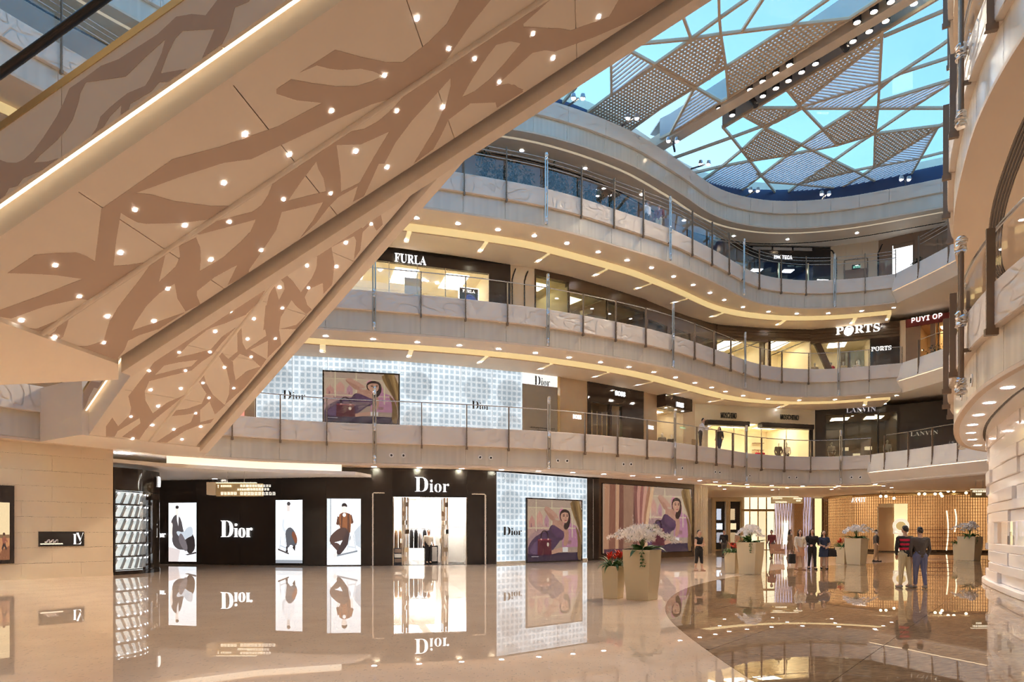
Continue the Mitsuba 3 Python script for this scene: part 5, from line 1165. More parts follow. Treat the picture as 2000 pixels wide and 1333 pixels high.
t = thing('shopfront', 'bright cream shop front with tall glowing panels at the middle of the passage', 'shop front')
r = fpx(1448, 970, 1513, 1074)
nx = 4
for j in range(nx):
    x0, x1 = r[0] + j * (r[1] - r[0]) / nx, r[0] + (j + 1) * (r[1] - r[0]) / nx
    sub(t, 'lit_panel', far.rect(x0 + 0.05, x1 - 0.05, 0.05, r[3] * 0.72, -0.2, -0.05), 'mat_cream', em=emit((1, 0.90, 0.58), (1.5, 1.1, 0.75, 1.2)[j], 1))
    sub(t, 'header_panel', far.rect(x0 + 0.02, x1 - 0.02, r[3] * 0.76, r[3] + 0.3, -0.2, -0.02), 'mat_cream', em=emit((1, 0.92, 0.66), 1.15, 1))
    sub(t, 'mullion', far.rect(x0 - 0.04, x0 + 0.05, 0, r[3] + 0.3, -0.2, 0.02), 'mat_brass')
sub(t, 'transom', far.rect(r[0], r[1], r[3] * 0.72, r[3] * 0.76, -0.2, 0.03), 'mat_brass')
t = thing('shopfront', 'pale violet lattice shop front with a tan pillar behind the hanging sign', 'shop front')
r = fpx(1515, 975, 1587, 1074)
sub(t, 'lit_back', far.rect(r[0], r[1], 0, r[3] + 0.3, -0.3, -0.2), 'mat_cream', em=emit((0.60, 0.62, 1.0), 0.42, 1))
sub(t, 'lattice', cat([bar(far.pt(x, 0, -0.05), far.pt(x + s * 0.5, r[3] + 0.3, -0.05 + 0.02 * s), 0.05, 0.05, (0, 1, 0)) for x in np.arange(r[0] + 0.1, r[1] - 0.3, 0.24) for s in (-0.5, 0.5)]), 'mat_white'); lab(list(scene)[-1], kind='stuff')
sub(t, 'pillar', far.rect(r[0] + 1.55, r[0] + 2.35, 0, r[3] + 0.3, -0.2, 0.25), 'mat_wood')
sub(t, 'pillar_stud', cat([far.map(trimesh.creation.icosphere(1, 0.035), 0.25).apply_translation(far.ux * (r[0] + 1.65 + 0.2 * i) + far.uy * (1.6 + 0.32 * j)) for i in range(4) for j in range(8)]), 'mat_brass'); lab(list(scene)[-1], kind='stuff')
sub(t, 'lit_window', far.rect(r[0] + 0.7, r[0] + 1.15, 0.5, 2.6, -0.19, -0.02), 'mat_cream', em=emit((1, 0.95, 0.75), 1.3, 0.4))
t = thing('shop_pillar', 'tall pillar glowing pale yellow at the edge of the amber curtain shop', 'pillar')
r = fpx(1590, 965, 1604, 1074)
sub(t, 'lit_face', far.rect(r[0], r[1], 0, 4.6, 0.0, 0.1), 'mat_cream', em=emit((1, 0.86, 0.42), 1.0, 0.6))
sub(t, 'edge', [far.rect(r[0] - 0.12, r[0], 0, 4.6, -0.1, 0.12), far.rect(r[1], r[1] + 0.15, 0, 4.6, -0.1, 0.12)], 'mat_brownwall')

# amber bead-curtain shop
def amber_fn(p, n, uv):
    a = mikit.fbm(p.x * 0.5, p.z * 0.12, 3.0, 3); b = mikit.noise(p.x * 1.3, p.z * 0.2, 7.0)
    c = mikit.mix((0.42, 0.17, 0.055), (0.95, 0.52, 0.19), a * 1.5 - 0.25)
    return c * (0.55 + 0.75 * b) * (0.75 + 0.25 * mikit.smoothstep(0.5, 3.5, p.z))
am = thing('curtain_shopfront', 'wide amber shop front hung with a fine glittering curtain, far right of the ground floor', 'shop front')
TP = [(27.4, 60.0), (28.3, 56.6), (29.8, 54.9), (33.2, 53.4), (37.0, 52.2)]
for i in range(4):
    pl = upright(TP[i], TP[i + 1]); L = math.dist(TP[i], TP[i + 1])
    v = [pl.pt(0, 0.2, -0.5), pl.pt(L, 0.2, -0.5), pl.pt(L, 4.62, -0.5), pl.pt(0, 4.62, -0.5)]
    d = mikit.ply(tm(v, [[0, 1, 2], [0, 2, 3]]), 'mat_wood', uv=np.array([[0, 0], [1, 0], [1, 1], [0, 1.0]]))
    d['emitter'] = {'type': 'area', 'radiance': mikit.proc(amber_fn), 'sampling_weight': 2.0}
    scene[part(am, 'amber_back')] = d
    if i != 9:
        lab(sub(am, 'bead_curtain', cat([pl.rect(x, x + 0.035, 0.25, 4.62, -0.02, 0.015) for x in np.arange(0.05, L, 0.17)] + [pl.rect(0, L, y, y + 0.03, -0.015, 0.01) for y in np.arange(0.5, 4.6, 0.24)]), 'mat_wood'), kind='stuff')
    sub(am, 'plinth', pl.rect(0, L, 0, 0.2, -0.6, 0.05), 'mat_darkbrown')
    sub(am, 'head_rail', pl.rect(0, L, 4.5, 4.66, -0.6, 0.06), 'mat_brass')
pl = upright(TP[2], TP[3]); r = pl.px(1716, 992, 1750, 1076)
sub(am, 'door_panel', pl.rect(r[0], r[1], 0.1, r[3], 0.03, 0.09), 'mat_wood')
sub(am, 'door_surround', [pl.rect(r[0] - 0.1, r[0], 0.1, r[3] + 0.1, 0.02, 0.12), pl.rect(r[0], r[1], r[3], r[3] + 0.3, 0.02, 0.12)], 'mat_cream')
r = pl.px(1746, 985, 1772, 1076)
sub(am, 'lit_column', pl.rect(r[0], r[1], 0.1, r[3], 0.05, 0.2), 'mat_cream', em=emit((1, 0.86, 0.45), 0.80, 0.6))
pl2 = upright(TP[3], TP[4])
for u, (v0, v1) in ((1848, (998, 1076)), (1864, (995, 1040))):
    a, b0 = pl2.st(u, v1); _, b1 = pl2.st(u, v0)
    sub(am, 'ribbon_light', pl2.map(tube([(a + 0.12 * math.sin(y * 3), b0 + (b1 - b0) * y, 0.06) for y in np.linspace(0.0, 1, 10)], 0.05, 6)), 'mat_cream', em=emit((1, 0.85, 0.6), 1.4, 0.3))
for j in range(5): sub(am, 'red_shelf', pl2.rect(-1.9, 1.6, 0.5 + 0.32 * j, 0.54 + 0.32 * j, 0.0, 0.12), 'mat_cloth_maroon')
sign('small white reversed lettering TIFFA high on the amber curtain shop', upright(TP[1], TP[2]) if False else upright((28.3, 56.6), (29.8, 54.9)), 'TIFFA', 1663.5, 973, 1692, 982, 'mat_cream', emit((1, 1, 1), 1.5, 0.3), thin=2.0, o0=0.06, o1=0.1, mirror=True)
t = thing('statue_clock', 'white ring clock with gold face carried by a white figure at the amber shop', 'clock')
a, b = pl.st(1758, 1028)
sub(t, 'ring', pl.map(trimesh.creation.torus(0.46, 0.13, 24, 10).apply_translation([a, b, 0.55])), 'mat_white', True, em=emit((1, 0.93, 0.75), 0.7, 0.3))
sub(t, 'face', pl.map(trimesh.creation.cylinder(0.36, 0.06, sections=24).apply_translation([a, b, 0.55])), 'mat_gold_paint', em=emit((1, 0.72, 0.3), 0.4, 0.2))
sub(t, 'figure', pl.map(cat([tube([(a - 0.02, 0.1, 0.5), (a - 0.05, 0.8, 0.5), (a, b - 0.75, 0.5), (a, b - 0.5, 0.5)], [0.16, 0.13, 0.22, 0.12], 10), tube([(a, b - 0.62, 0.5), (a - 0.5, b - 0.55, 0.55), (a - 0.45, b - 0.2, 0.6)], [0.10, 0.09, 0.07], 8), tube([(a, b - 0.62, 0.5), (a + 0.45, b - 0.5, 0.55), (a + 0.42, b - 0.2, 0.6)], [0.10, 0.09, 0.07], 8)])), 'mat_white', True, em=emit((1, 0.93, 0.75), 0.5, 0.3))
for i, (u, v) in enumerate(((1720, 970), (1730.5, 970), (1746, 974), (1795, 965.5), (1806, 965.5), (1826.5, 965.5), (1837, 965), (1840, 969.5), (1852, 960), (1863, 960), (1887, 963.5))):
    k = thing('accent_lamp', 'small glowing lamp dangling before the amber curtain front', 'lamp', 'small lamps before the amber curtain')
    p = at(u, v, 51.5)
    sub(k, 'globe', trimesh.creation.icosphere(1, 0.11).apply_translation(p), 'mat_cream', True, em=emit((1, 0.85, 0.5), 4, 0.1))
    sub(k, 'cord', tube([p + [0, 0, 0.1], [p[0], p[1], 4.70]], 0.008, 5), 'mat_dark')

# ------------------------------------------------------------------ hanging direction signs
def glyphrow(key, pl, a, b, h, n, seed, m='mat_cream', em=None):
    """A row of small square characters made of strokes."""
    rg = np.random.default_rng(seed); ms = []
    for i in range(n):
        x = a + i * h * 1.08
        for s in range(3): y = b + h * (0.08 + 0.38 * s); ms.append(pl.rect(x + 0.06 * h, x + h * (0.75 + 0.2 * rg.random()), y, y + h * 0.12, 0.012, 0.02))
        for s in range(2): xx = x + h * (0.15 + 0.5 * s + 0.1 * rg.random()); ms.append(pl.rect(xx, xx + 0.12 * h, b, b + h * (0.75 + 0.25 * rg.random()), 0.012, 0.02))
    lab(sub(key, 'lettering', cat(ms), m, em=em), kind='stuff')
def hanging_sign(label, u0, v0, u1, v1, D, ceil_z, rows, side=True):
    k = thing('direction_sign', label, 'sign')
    p0, p1 = at(u0, v1, D), at(u1, v0, D)
    w, h = p1[0] - p0[0], p1[2] - p0[2]
    pl = Plane([p0[0], D, p0[2]], [1, 0, 0], [0, 0, 1])
    sub(k, 'board', pl.rect(0, w, 0, h, -0.12, 0.0), 'mat_gold_paint')
    sub(k, 'top_edge', pl.rect(0, w * 0.86, h, h + 0.05, -0.14, 0.02), 'mat_cream', em=emit((1, 0.9, 0.65), 0.8, 0.2))
    if side: sub(k, 'end_box', pl.rect(-0.42, -0.02, 0.12 * h, h + 0.06, -0.5, -0.02), 'mat_cream')
    for x in (0.24, 0.60): sub(k, 'hanger', tube([pl.pt(w * x, h, -0.05), [p0[0] + w * x, D + 0.05, ceil_z]], 0.012, 5), 'mat_steel')
    em = emit((1, 0.95, 0.8), 1.3, 0.1)
    for i, (x, y, hh, n) in enumerate(rows): glyphrow(k, pl, w * x, h * y, h * hh, n, i + int(u0), em=em)
    sub(k, 'arrow', [pl.rect(w * 0.94, w * 0.98, h * 0.76, h * 0.80, 0.01, 0.02), pl.map(tm([(w * 0.965, h * 0.70, 0.02), (w * 0.99, h * 0.78, 0.02), (w * 0.965, h * 0.86, 0.02)], [[0, 1, 2]])), pl.rect(w * 0.045, w * 0.055, h * 0.66, h * 0.86, 0.01, 0.02), pl.map(tm([(w * 0.03, h * 0.82, 0.02), (w * 0.07, h * 0.82, 0.02), (w * 0.05, h * 0.92, 0.02)], [[0, 1, 2]]))], 'mat_cream', em=em)
    return k
hanging_sign('bronze hanging direction sign with white characters and arrows before the black shop wall', 422, 945, 512.5, 970, 29.3, 4.2, [(0.10, 0.72, 0.16, 5), (0.10, 0.10, 0.24, 5), (0.52, 0.72, 0.2, 3), (0.66, 0.72, 0.2, 9), (0.46, 0.45, 0.16, 5), (0.68, 0.45, 0.2, 8), (0.52, 0.08, 0.26, 10)])
hanging_sign('bronze hanging direction sign in front of the violet lattice shop', 1507, 971.5, 1568, 984, 48.5, 4.7, [(0.08, 0.70, 0.2, 6), (0.12, 0.10, 0.24, 7), (0.70, 0.66, 0.24, 5), (0.78, 0.3, 0.24, 3)], False)
hanging_sign('bronze hanging direction sign at the far right before the amber curtain', 1898, 957, 1936, 972.5, 41.0, 4.7, [(0.08, 0.66, 0.26, 8), (0.2, 0.3, 0.24, 3)], False)

# ------------------------------------------------------------------ people and shop figures
def man_hull(j, bones, scale=1.0):
    parts = []
    for a, b in bones:
        ps = []
        for q in (a, b):
            p, r = j[q]
            s = trimesh.creation.icosphere(1, r * scale)
            ps.append(s.vertices + np.asarray(p))
        parts.append(hull(np.vstack(ps)))
    return m3.Manifold.batch_boolean(parts, m3.OpType.Add)
def fine(man, ln=0.03, it=6):
    m = mtri(man.refine_to_length(ln))
    m = trimesh.Trimesh(m.vertices, m.faces, process=True)
    trimesh.smoothing.filter_taubin(m, iterations=it)
    return m
def hand_mesh(w, d, side, curl=0.6):
    """A palm with four unequal bent fingers and a thumb; w wrist, d direction of the hand."""
    d = np.asarray(d, float); d /= np.linalg.norm(d)
    s = np.cross(d, [0, 1, 0]) if abs(d[1]) < 0.9 else np.array([1.0, 0, 0]); s /= np.linalg.norm(s)
    n = np.cross(s, d) * side
    P = lambda a, b, c: np.asarray(w) + d * a + s * b + n * c
    ms = [hull(np.vstack([trimesh.creation.icosphere(1, r).vertices + P(*q) for q, r in (((0, -0.015, 0), .016), ((0, 0.015, 0), .016), ((0.085, -0.034, 0), .012), ((0.085, 0.034, 0), .012))]))]
    for b, ln in ((-0.033, 0.062), (-0.011, 0.074), (0.011, 0.078), (0.033, 0.066)):
        c1, c2, c3 = (0.085, b, 0), (0.085 + ln * 0.5, b * 1.05, 0.018 * curl), (0.085 + ln * 0.85, b * 1.05, 0.06 * curl)
        for x, y in ((c1, c2), (c2, c3)): ms.append(hull(np.vstack([trimesh.creation.icosphere(1, r).vertices + P(*q) for q, r in ((x, .0095), (y, .0085))])))
    ms.append(hull(np.vstack([trimesh.creation.icosphere(1, .011).vertices + P(0.03, -0.03, 0.0), trimesh.creation.icosphere(1, .010).vertices + P(0.075, -0.055, 0.02)])))
    ms.append(hull(np.vstack([trimesh.creation.icosphere(1, .010).vertices + P(0.075, -0.055, 0.02), trimesh.creation.icosphere(1, .009).vertices + P(0.105, -0.052, 0.035)])))
    return m3.Manifold.batch_boolean(ms, m3.OpType.Add)
def figure(label, x, y, z, h=1.68, face=0.0, pose=None, top='black', bottom='black', skirt=None, hair='short', sleeves='long', shoes='mat_cloth_black', bag=None, catg='person', skin='mat_skin', group=None, stripes=None, base=None, name='person', cuff=0.0):
    """A standing or walking figure; face = heading, 0 looks at the camera."""
    k = thing(name, label, catg, group)
    J = {}
    st = pose or {}
    swing, armL, armR, lean = st.get('swing', 0.0), st.get('armL', (0.0, 0.0, 0.15)), st.get('armR', (0.0, 0.0, 0.15)), st.get('lean', 0.0)
    def j(nm, p, r): J[nm] = (np.array(p, float), r)
    fem = skirt is not None or hair == 'long' or st.get('fem')
    sh = 0.165 if fem else 0.195
    j('pel', (0, 0, 0.95), 0.125); j('wai', (0, 0.0 - lean * 0.4, 1.10), 0.11 if fem else 0.125); j('che', (0, -lean * 0.8, 1.28), 0.125 if fem else 0.14); j('nec', (0, -lean * 1.3, 1.44), 0.055); j('hd0', (0, -lean * 1.5 - 0.005, 1.50), 0.055)
    for s, q in ((-1, 'l'), (1, 'r')):
        sw = swing * s
        j('hip' + q, (0.085 * s, 0, 0.90), 0.10); j('kne' + q, (0.09 * s, -sw * 0.5 - 0.02 * abs(swing) * 4, 0.49), 0.062); j('ank' + q, (0.09 * s, -sw if sw > 0 else -sw * 1.15, 0.085 + (0.03 if sw < 0 else 0)), 0.042)
        j('toe' + q, (0.10 * s, J['ank' + q][0][1] - 0.15, 0.035 + (0.0 if sw >= 0 else 0.01)), 0.032); j('hee' + q, (0.09 * s, J['ank' + q][0][1] + 0.04, 0.04), 0.035)
        ax, ay, az = armL if s < 0 else armR
        j('sho' + q, (sh * s, -lean * 1.1, 1.37), 0.062)
        j('elb' + q, ((sh + 0.05 + ax * 0.3) * s, -lean * 1.1 + (-ay * 0.5) + 0.03, 1.10 + az * 0.3 * (1 if az > 0.3 else 0)), 0.043)
        j('wri' + q, ((sh + 0.06 - ax) * s, -lean * 1.1 - ay, 0.87 + az), 0.030)
    K = h / 1.70
    ca_, sa_ = math.cos(face), math.sin(face)
    def place(m):
        v = m.vertices * K
        m = m.copy()
        m.vertices = np.c_[v[:, 0] * ca_ - v[:, 1] * sa_ + x, v[:, 0] * sa_ + v[:, 1] * ca_ + y, v[:, 2] + z]
        return m
    bones = [('pel', 'wai'), ('wai', 'che'), ('che', 'nec'), ('nec', 'hd0'), ('pel', 'hipl'), ('pel', 'hipr'), ('che', 'shol'), ('che', 'shor')]
    for q in 'lr': bones += [('hip' + q, 'kne' + q), ('kne' + q, 'ank' + q), ('ank' + q, 'toe' + q), ('hee' + q, 'toe' + q), ('sho' + q, 'elb' + q), ('elb' + q, 'wri' + q)]
    body = man_hull(J, bones)
    hc = J['hd0'][0] + [0, -0.012, 0.105]
    head = trimesh.creation.icosphere(2); v = head.vertices * [0.076, 0.096, 0.118]
    v[:, 0] *= 1 - 0.22 * np.clip(-v[:, 2] / 0.118, 0, 1); v[:, 1] *= 1 - 0.10 * np.clip(-v[:, 2] / 0.118, 0, 1)
    hm = [hull(v + hc), hull(np.array([[0.012, -0.092, -0.02], [-0.012, -0.092, -0.02], [0, -0.118, -0.022], [0, -0.088, 0.03], [0.014, -0.088, -0.03], [-0.014, -0.088, -0.03]]) + hc)]
    for s in (-1, 1): hm.append(hull(trimesh.creation.icosphere(1).vertices * [0.012, 0.02, 0.032] + hc + [0.076 * s, 0.012, -0.01]))
    body = m3.Manifold.batch_boolean([body] + hm + [hand_mesh(J['wri' + q][0], J['wri' + q][0] - J['elb' + q][0], 1 if q == 'r' else -1) for q in 'lr'], m3.OpType.Add)
    sub(k, 'body', place(fine(body, 0.035, 3)), skin, True)
    if skin == 'mat_skin':
        for s in (-1, 1): sub(k, 'eye', place(trimesh.creation.icosphere(1, 0.0095).apply_translation(hc + [0.03 * s, -0.088, 0.012])), 'mat_dark', True)
        sub(k, 'mouth', place(box(hc + [0, -0.090, -0.055], [0.045, 0.012, 0.010])), 'mat_cloth_crimson')
        hv = trimesh.creation.icosphere(2).vertices
        cap = hv[((hv[:, 1] > -0.5) & (hv[:, 2] > 0.25)) | ((hv[:, 1] > 0.3) & (hv[:, 2] > -0.55))] * [0.083, 0.104, 0.125] + hc + [0, 0.010, 0.010]
        hh = [hull(cap)]
        if hair in ('long', 'bob'):
            L = 0.36 if hair == 'long' else 0.17
            for s in (-1, 1): hh.append(hull(np.vstack([trimesh.creation.icosphere(1, 0.045).vertices + hc + [0.06 * s, 0.02, 0.04], trimesh.creation.icosphere(1, 0.04).vertices + hc + [0.085 * s, 0.035, -L]])))
            hh.append(hull(np.vstack([trimesh.creation.icosphere(1, 0.075).vertices + hc + [0, 0.05, 0.02], trimesh.creation.icosphere(1, 0.065).vertices + hc + [0, 0.085, -L]])))
        sub(k, 'hair', place(fine(m3.Manifold.batch_boolean(hh, m3.OpType.Add), 0.04, 2)), 'mat_hair', True)
    if top:
        tb_ = [('pel', 'wai'), ('wai', 'che'), ('che', 'shol'), ('che', 'shor'), ('wai', 'shol'), ('wai', 'shor')]
        if sleeves != 'none':
            for q in 'lr':
                if sleeves == 'long': tb_ += [('sho' + q, 'elb' + q), ('elb' + q, 'wri' + q)]
                else:
                    J['mid' + q] = (J['sho' + q][0] * 0.4 + J['elb' + q][0] * 0.6, 0.05); tb_.append(('sho' + q, 'mid' + q))
        g = man_hull(J, tb_, 1.14)
        g = g.trim_by_plane((0, 0, 1), 0.86)
        if sleeves == 'long':
            pass
        sub(k, 'top', place(fine(g, 0.045, 4)), 'mat_cloth_' + top, True)
        if stripes:
            for zz in (1.33, 1.21, 1.09):
                gg = man_hull(J, tb_[:6], 1.17).trim_by_plane((0, 0, 1), zz - 0.035).trim_by_plane((0, 0, -1), -(zz + 0.03))
                if not gg.is_empty(): sub(k, 'stripe', place(mtri(gg)), 'mat_cloth_' + stripes)
    if skirt:
        hem, wd = st.get('hem', 0.52), 0.20
        secs = []
        for zz, rx, ry in ((1.04, 0.135, 0.12), (0.92, 0.19, 0.15), (0.75, 0.205, 0.165), (hem, 0.215, 0.175)):
            t_ = np.arange(20) * 2 * np.pi / 20
            secs.append(np.c_[rx * np.cos(t_) * (1 + 0.03 * np.cos(5 * t_)), ry * np.sin(t_), np.full(20, zz)])
        sub(k, 'skirt', place(loft(secs)), 'mat_cloth_' + skirt, 40)
    elif bottom:
        tb_ = [('pel', 'hipl'), ('pel', 'hipr'), ('pel', 'wai')]
        for q in 'lr': tb_ += [('hip' + q, 'kne' + q), ('kne' + q, 'ank' + q)]
        g = man_hull(J, tb_, 1.13).trim_by_plane((0, 0, 1), 0.10 + cuff).trim_by_plane((0, 0, -1), -1.08)
        sub(k, 'trousers', place(fine(g, 0.045, 4)), 'mat_cloth_' + bottom, True)
    if shoes:
        for q in 'lr':
            g = m3.Manifold.batch_boolean([man_hull(J, [('hee' + q, 'toe' + q)], 1.12), man_hull({'a': (J['ank' + q][0] - [0, 0, 0.03], 0.045), 'b': J['hee' + q]}, [('a', 'b')])], m3.OpType.Add).trim_by_plane((0, 0, 1), 0.002)
            sub(k, 'shoe', place(mtri(g)), shoes, 40)
    if bag:
        bm_, bs, bp, col = bag
        t_ = thing('handbag', bm_, 'bag')
        px_, py_, pz_ = bp
        c = np.array([px_, py_, pz_])
        sub(t_, 'body', place(fine(hull(np.array([[sx * bs[0] * (0.5 if sz < 0 else 0.42), sy * bs[1] / 2, sz * bs[2] / 2] for sx in (-1, 1) for sy in (-1, 1) for sz in (-1, 1)]) + c), 0.06, 2)), col, 40)
        sub(t_, 'strap', place(tube([c + [-bs[0] * 0.3, 0, bs[2] * 0.45], c + [-bs[0] * 0.2, 0, bs[2] * 0.45 + 0.16], c + [bs[0] * 0.2, 0, bs[2] * 0.45 + 0.16], c + [bs[0] * 0.3, 0, bs[2] * 0.45]], 0.012, 6)), col)
    if base:
        sub(k, 'stand', place(cat([lathe([(0, 0.0), (0.17, 0.0), (0.17, 0.012), (0, 0.012)], 16)])), 'mat_steel')
    return k
def onfloor(u, v, z=0.0):
    p = atz(u, v, z); return p[0], p[1]
def mannequin(label, x, y, z, top, bottom='charcoal', group=None, face=0.0, skirt=None):
    return figure(label, x, y, z, 1.78, face, dict(armL=(0.02, 0.05, 0.0), armR=(0.06, 0.12, 0.08)), top, bottom, skirt, 'none', 'long', None, None, 'mannequin', 'mat_mannequin', group, None, True, 'mannequin')

# ------------------------------------------------------------------ upper galleries: shop fronts
def floor_z(k): return zf(k) + 1.83
def top_z(k): return zf(k + 1) + 0.05
def WP(u0, u1, k, off=0.0): return upright(W(u0, off), W(u1, off), floor_z(k))
def WL(u0, u1): return math.dist(W(u0), W(u1))
HT = STEP - 1.77
wkb = num('wall_back'); struct(wkb)
def wallpiece(u0, u1, k, bsdf='mat_stone', n=1, name='wall_panel'):
    pl = WP(u0, u1, k); L = WL(u0, u1)
    for i in range(n): sub(wkb, name, pl.rect(i * L / n + 0.004, (i + 1) * L / n - 0.004, 0, HT, -0.25, 0.0), bsdf)
    return pl, L
def pxr(pl, u0, v0, u1, v1, lo=0.02):
    r = pl.px(u0, v0, u1, v1); return (r[0], r[1], max(r[2], lo), r[3])
for k in (2, 3, 4):                                     # plain wall left of the shops, hidden by the escalators
    pl = upright((-30, 26), W(380), floor_z(k)); sub(wkb, 'wall_panel', pl.rect(0, math.dist((-30, 26), W(380)), 0, HT, -0.3, 0), 'mat_stone')

# --- first gallery
pl = WP(380, 500, 2); L = WL(380, 500)
t = thing('shopfront', 'shop front with a glowing pink panel and brown column, left on the lowest gallery', 'shop front')
sub(t, 'wall', pl.rect(0, L, 0, HT, -0.3, -0.05), 'mat_brownwall')
r = pxr(pl, 440, 755, 477, 814); sub(t, 'pink_panel', pl.rect(r[0], r[1], 0.02, r[3], -0.05, 0.0), 'mat_cream', em=emit((1.0, 0.26, 0.24), 0.75, 0.4))
r = pxr(pl, 480, 740, 499, 814); sub(t, 'column', pl.rect(r[0], r[1], 0.0, HT, -0.05, 0.25), 'mat_wood')
t = thing('lattice_wall', 'very wide glowing blue-white lattice wall of the lowest gallery behind the glass railing', 'light wall')
segs = [(500, 640), (640, 780), (780, 900), (900, 1020)]
for i, (u0, u1) in enumerate(segs):
    pl = WP(u0, u1, 2); L = WL(u0, u1)
    sub(t, 'backing', pl.rect(0, L, 0, HT, -0.3, -0.02), 'mat_dark')
    lattice(t, pl, (0.0, L, 0.02, HT - 0.03), 11 + i, (L / 2,), w=6)
p_l = WP(500, 640, 2); p_m = WP(640, 780, 2); p_r = WP(900, 1020, 2)
sign('thin black serif lettering Dior on the upper lattice wall left of the poster', p_l, 'Dior', 551.5, 762.5, 596.5, 780.5, 'mat_black', thin=3.2, o0=0.04)
sign('thin black serif lettering Dior on the upper lattice wall right of the poster', p_r, 'Dior', 920, 783, 955, 799.5, 'mat_black', thin=3.2, o0=0.04)
t = thing('poster', 'black-framed poster of a reclining woman with a red handbag, on the upper lattice wall', 'poster')
pp = upright(W(631), W(780), floor_z(2)); r = pxr(pp, 633, 727, 778, 829)
frame(t, pp, r, 0.07, 'mat_black', 0.0, 0.14); art(t, pp, r, woman(), 0.75, 0.10, 1)
pl = WP(1020, 1092, 2); L = WL(1020, 1092)
t = thing('shop_hoarding', 'taupe hoarding under a pale lit header, right of the upper lattice wall', 'sign panel')
zz = pl.st(1055, 754)[1]
sub(t, 'lit_header', pl.rect(0, L - 0.15, zz, HT - 0.02, -0.2, 0.05), 'mat_cream', em=emit((0.80, 0.93, 1.0), 0.80, 1.5))
sub(t, 'hoarding', pl.rect(0, L - 0.15, 0, zz, -0.2, 0.06), 'mat_cloth_grey')
sub(t, 'edge_post', pl.rect(L - 0.15, L, 0, HT, -0.2, 0.1), 'mat_brass')
glyphrow(t, pl, 0.45, 1.02, 0.07, 22, 3, 'mat_black'); glyphrow(t, pl, 0.9, 0.86, 0.07, 9, 4, 'mat_black')
for kk in [q for q in list(scene)[-2:]]: scene[kk]['to_world'] = T().translate([*(pl.n * 0.06)])
sign('black serif lettering Dior on the pale lit header above the taupe hoarding', pl, 'Dior', 1042, 734, 1073, 752.5, 'mat_black', thin=3.2, o0=0.055)
pl, L = wallpiece(1092, 1147, 2, 'mat_wood', 1)
sub(wkb, 'wall_washer', pl.rect(0.05, L - 0.05, HT - 0.05, HT - 0.02, 0.05, 0.25), 'mat_cream', em=emit(WARM, 2.2 * LAMP, 0.5))
sign('small white lettering BOSS on the wood wall left of the black shop', pl, 'BOSS', 1118, 810, 1135, 818, 'mat_cream', emit((0.9, 0.95, 1), 1.6, 0.2), 'sans', o0=0.02, o1=0.06)
pl = WP(1147, 1256, 2); L = WL(1147, 1256)
t = thing('shopfront', 'black glossy shop front with warm shelves inside, between wood walls of the lowest gallery', 'shop front')
zz = pl.st(1200, 792)[1]
sub(t, 'fascia', pl.rect(0, L, zz, HT, -0.2, 0.06), 'mat_blackgloss')
r1 = pxr(pl, 1153, 775, 1190, 854); r2 = pxr(pl, 1194, 775, 1214, 854)
sub(t, 'pier', [pl.rect(0, r1[0], 0, zz, -0.2, 0.05), pl.rect(r1[1], r2[0], 0, zz, -0.2, 0.05), pl.rect(r2[1], L, 0, zz, -0.2, 0.05)], 'mat_blackgloss')
room(t, pl, (0.02, L - 0.02, 0.0, HT - 0.4), 4.0, 'mat_brownwall', 'mat_darkbrown', (1.0, 0.8), WARM, 9, 0.8)
for j, (x0, x1, y0, y1, q) in enumerate(((0.15, 1.0, 1.5, 2.6, 1.0), (0.1, 0.8, 0.5, 1.0, 0.7), (1.7, 2.3, 1.9, 2.3, 0.6), (1.6, 1.75, 0.2, 1.1, 1.2))): sub(t, 'lit_shelf', pl.rect(x0, x1, y0, y1, -2.2, -2.15), 'mat_cream', em=emit((1, 0.78, 0.35), q, 0.3))
for x in np.arange(0.3, 1.6, 0.42): sub(t, 'door_pull', pl.map(tube([(x, 0.4, 0.09), (x, 2.4, 0.09)], 0.02, 6)), 'mat_brass')
sub(t, 'glass', pl.rect(r1[0], r1[1], 0, zz, -0.03, -0.02), 'mat_tint'); sub(t, 'glass', pl.rect(r2[0], r2[1], 0, zz, -0.03, -0.02), 'mat_tint')
sign('small white lit sign BOSS on the black shop fascia', pl, 'BOSS', 1199.5, 764, 1219.5, 772.5, 'mat_cream', emit((0.9, 0.97, 1), 2.2, 0.2), 'sans', o0=0.07, o1=0.12)
pl, L = wallpiece(1256, 1283, 2, 'mat_wood', 1)
sub(wkb, 'wall_washer', pl.rect(0.05, L - 0.05, HT - 0.05, HT - 0.02, 0.05, 0.25), 'mat_cream', em=emit(WARM, 2.2 * LAMP, 0.4))
sign('small white lettering BOSS on the narrow wood wall right of the black shop', pl, 'BOSS', 1264.5, 831, 1275.5, 838, 'mat_cream', emit((0.9, 0.95, 1), 1.5, 0.2), 'sans', o0=0.02, o1=0.06)
pl = WP(1283, 1357, 2); L = WL(1283, 1357)
t = thing('shopfront', 'shop window under a projecting black sign box, right of the narrow wood wall', 'shop front')
r = pxr(pl, 1283, 772, 1335, 807); sub(t, 'sign_box', pl.rect(0, r[1], r[2], HT - 0.05, -0.2, 0.7), 'mat_blackgloss')
sub(t, 'side_wall', pl.rect(r[1], L, 0, HT, -0.25, 0.0), 'mat_stone')
room(t, pl, (0.0, r[1], 0.0, r[2] + 0.1), 3.0, 'mat_cream', 'mat_wood', (1.4, 0.8), WARM, 10, 0.8)
sub(t, 'display_screen', pl.rect(0.15, 1.3, 0.5, 2.3, -1.5, -1.45), 'mat_grey')
for x in (0.5, 1.6, 2.4): sub(t, 'box_lamp', disc(pl.pt(x, r[2] - 0.01, 0.35), 0.08, (0, 0, -1), 10, 0.02), 'mat_cream', em=emit(NEU, 40, 0.1))
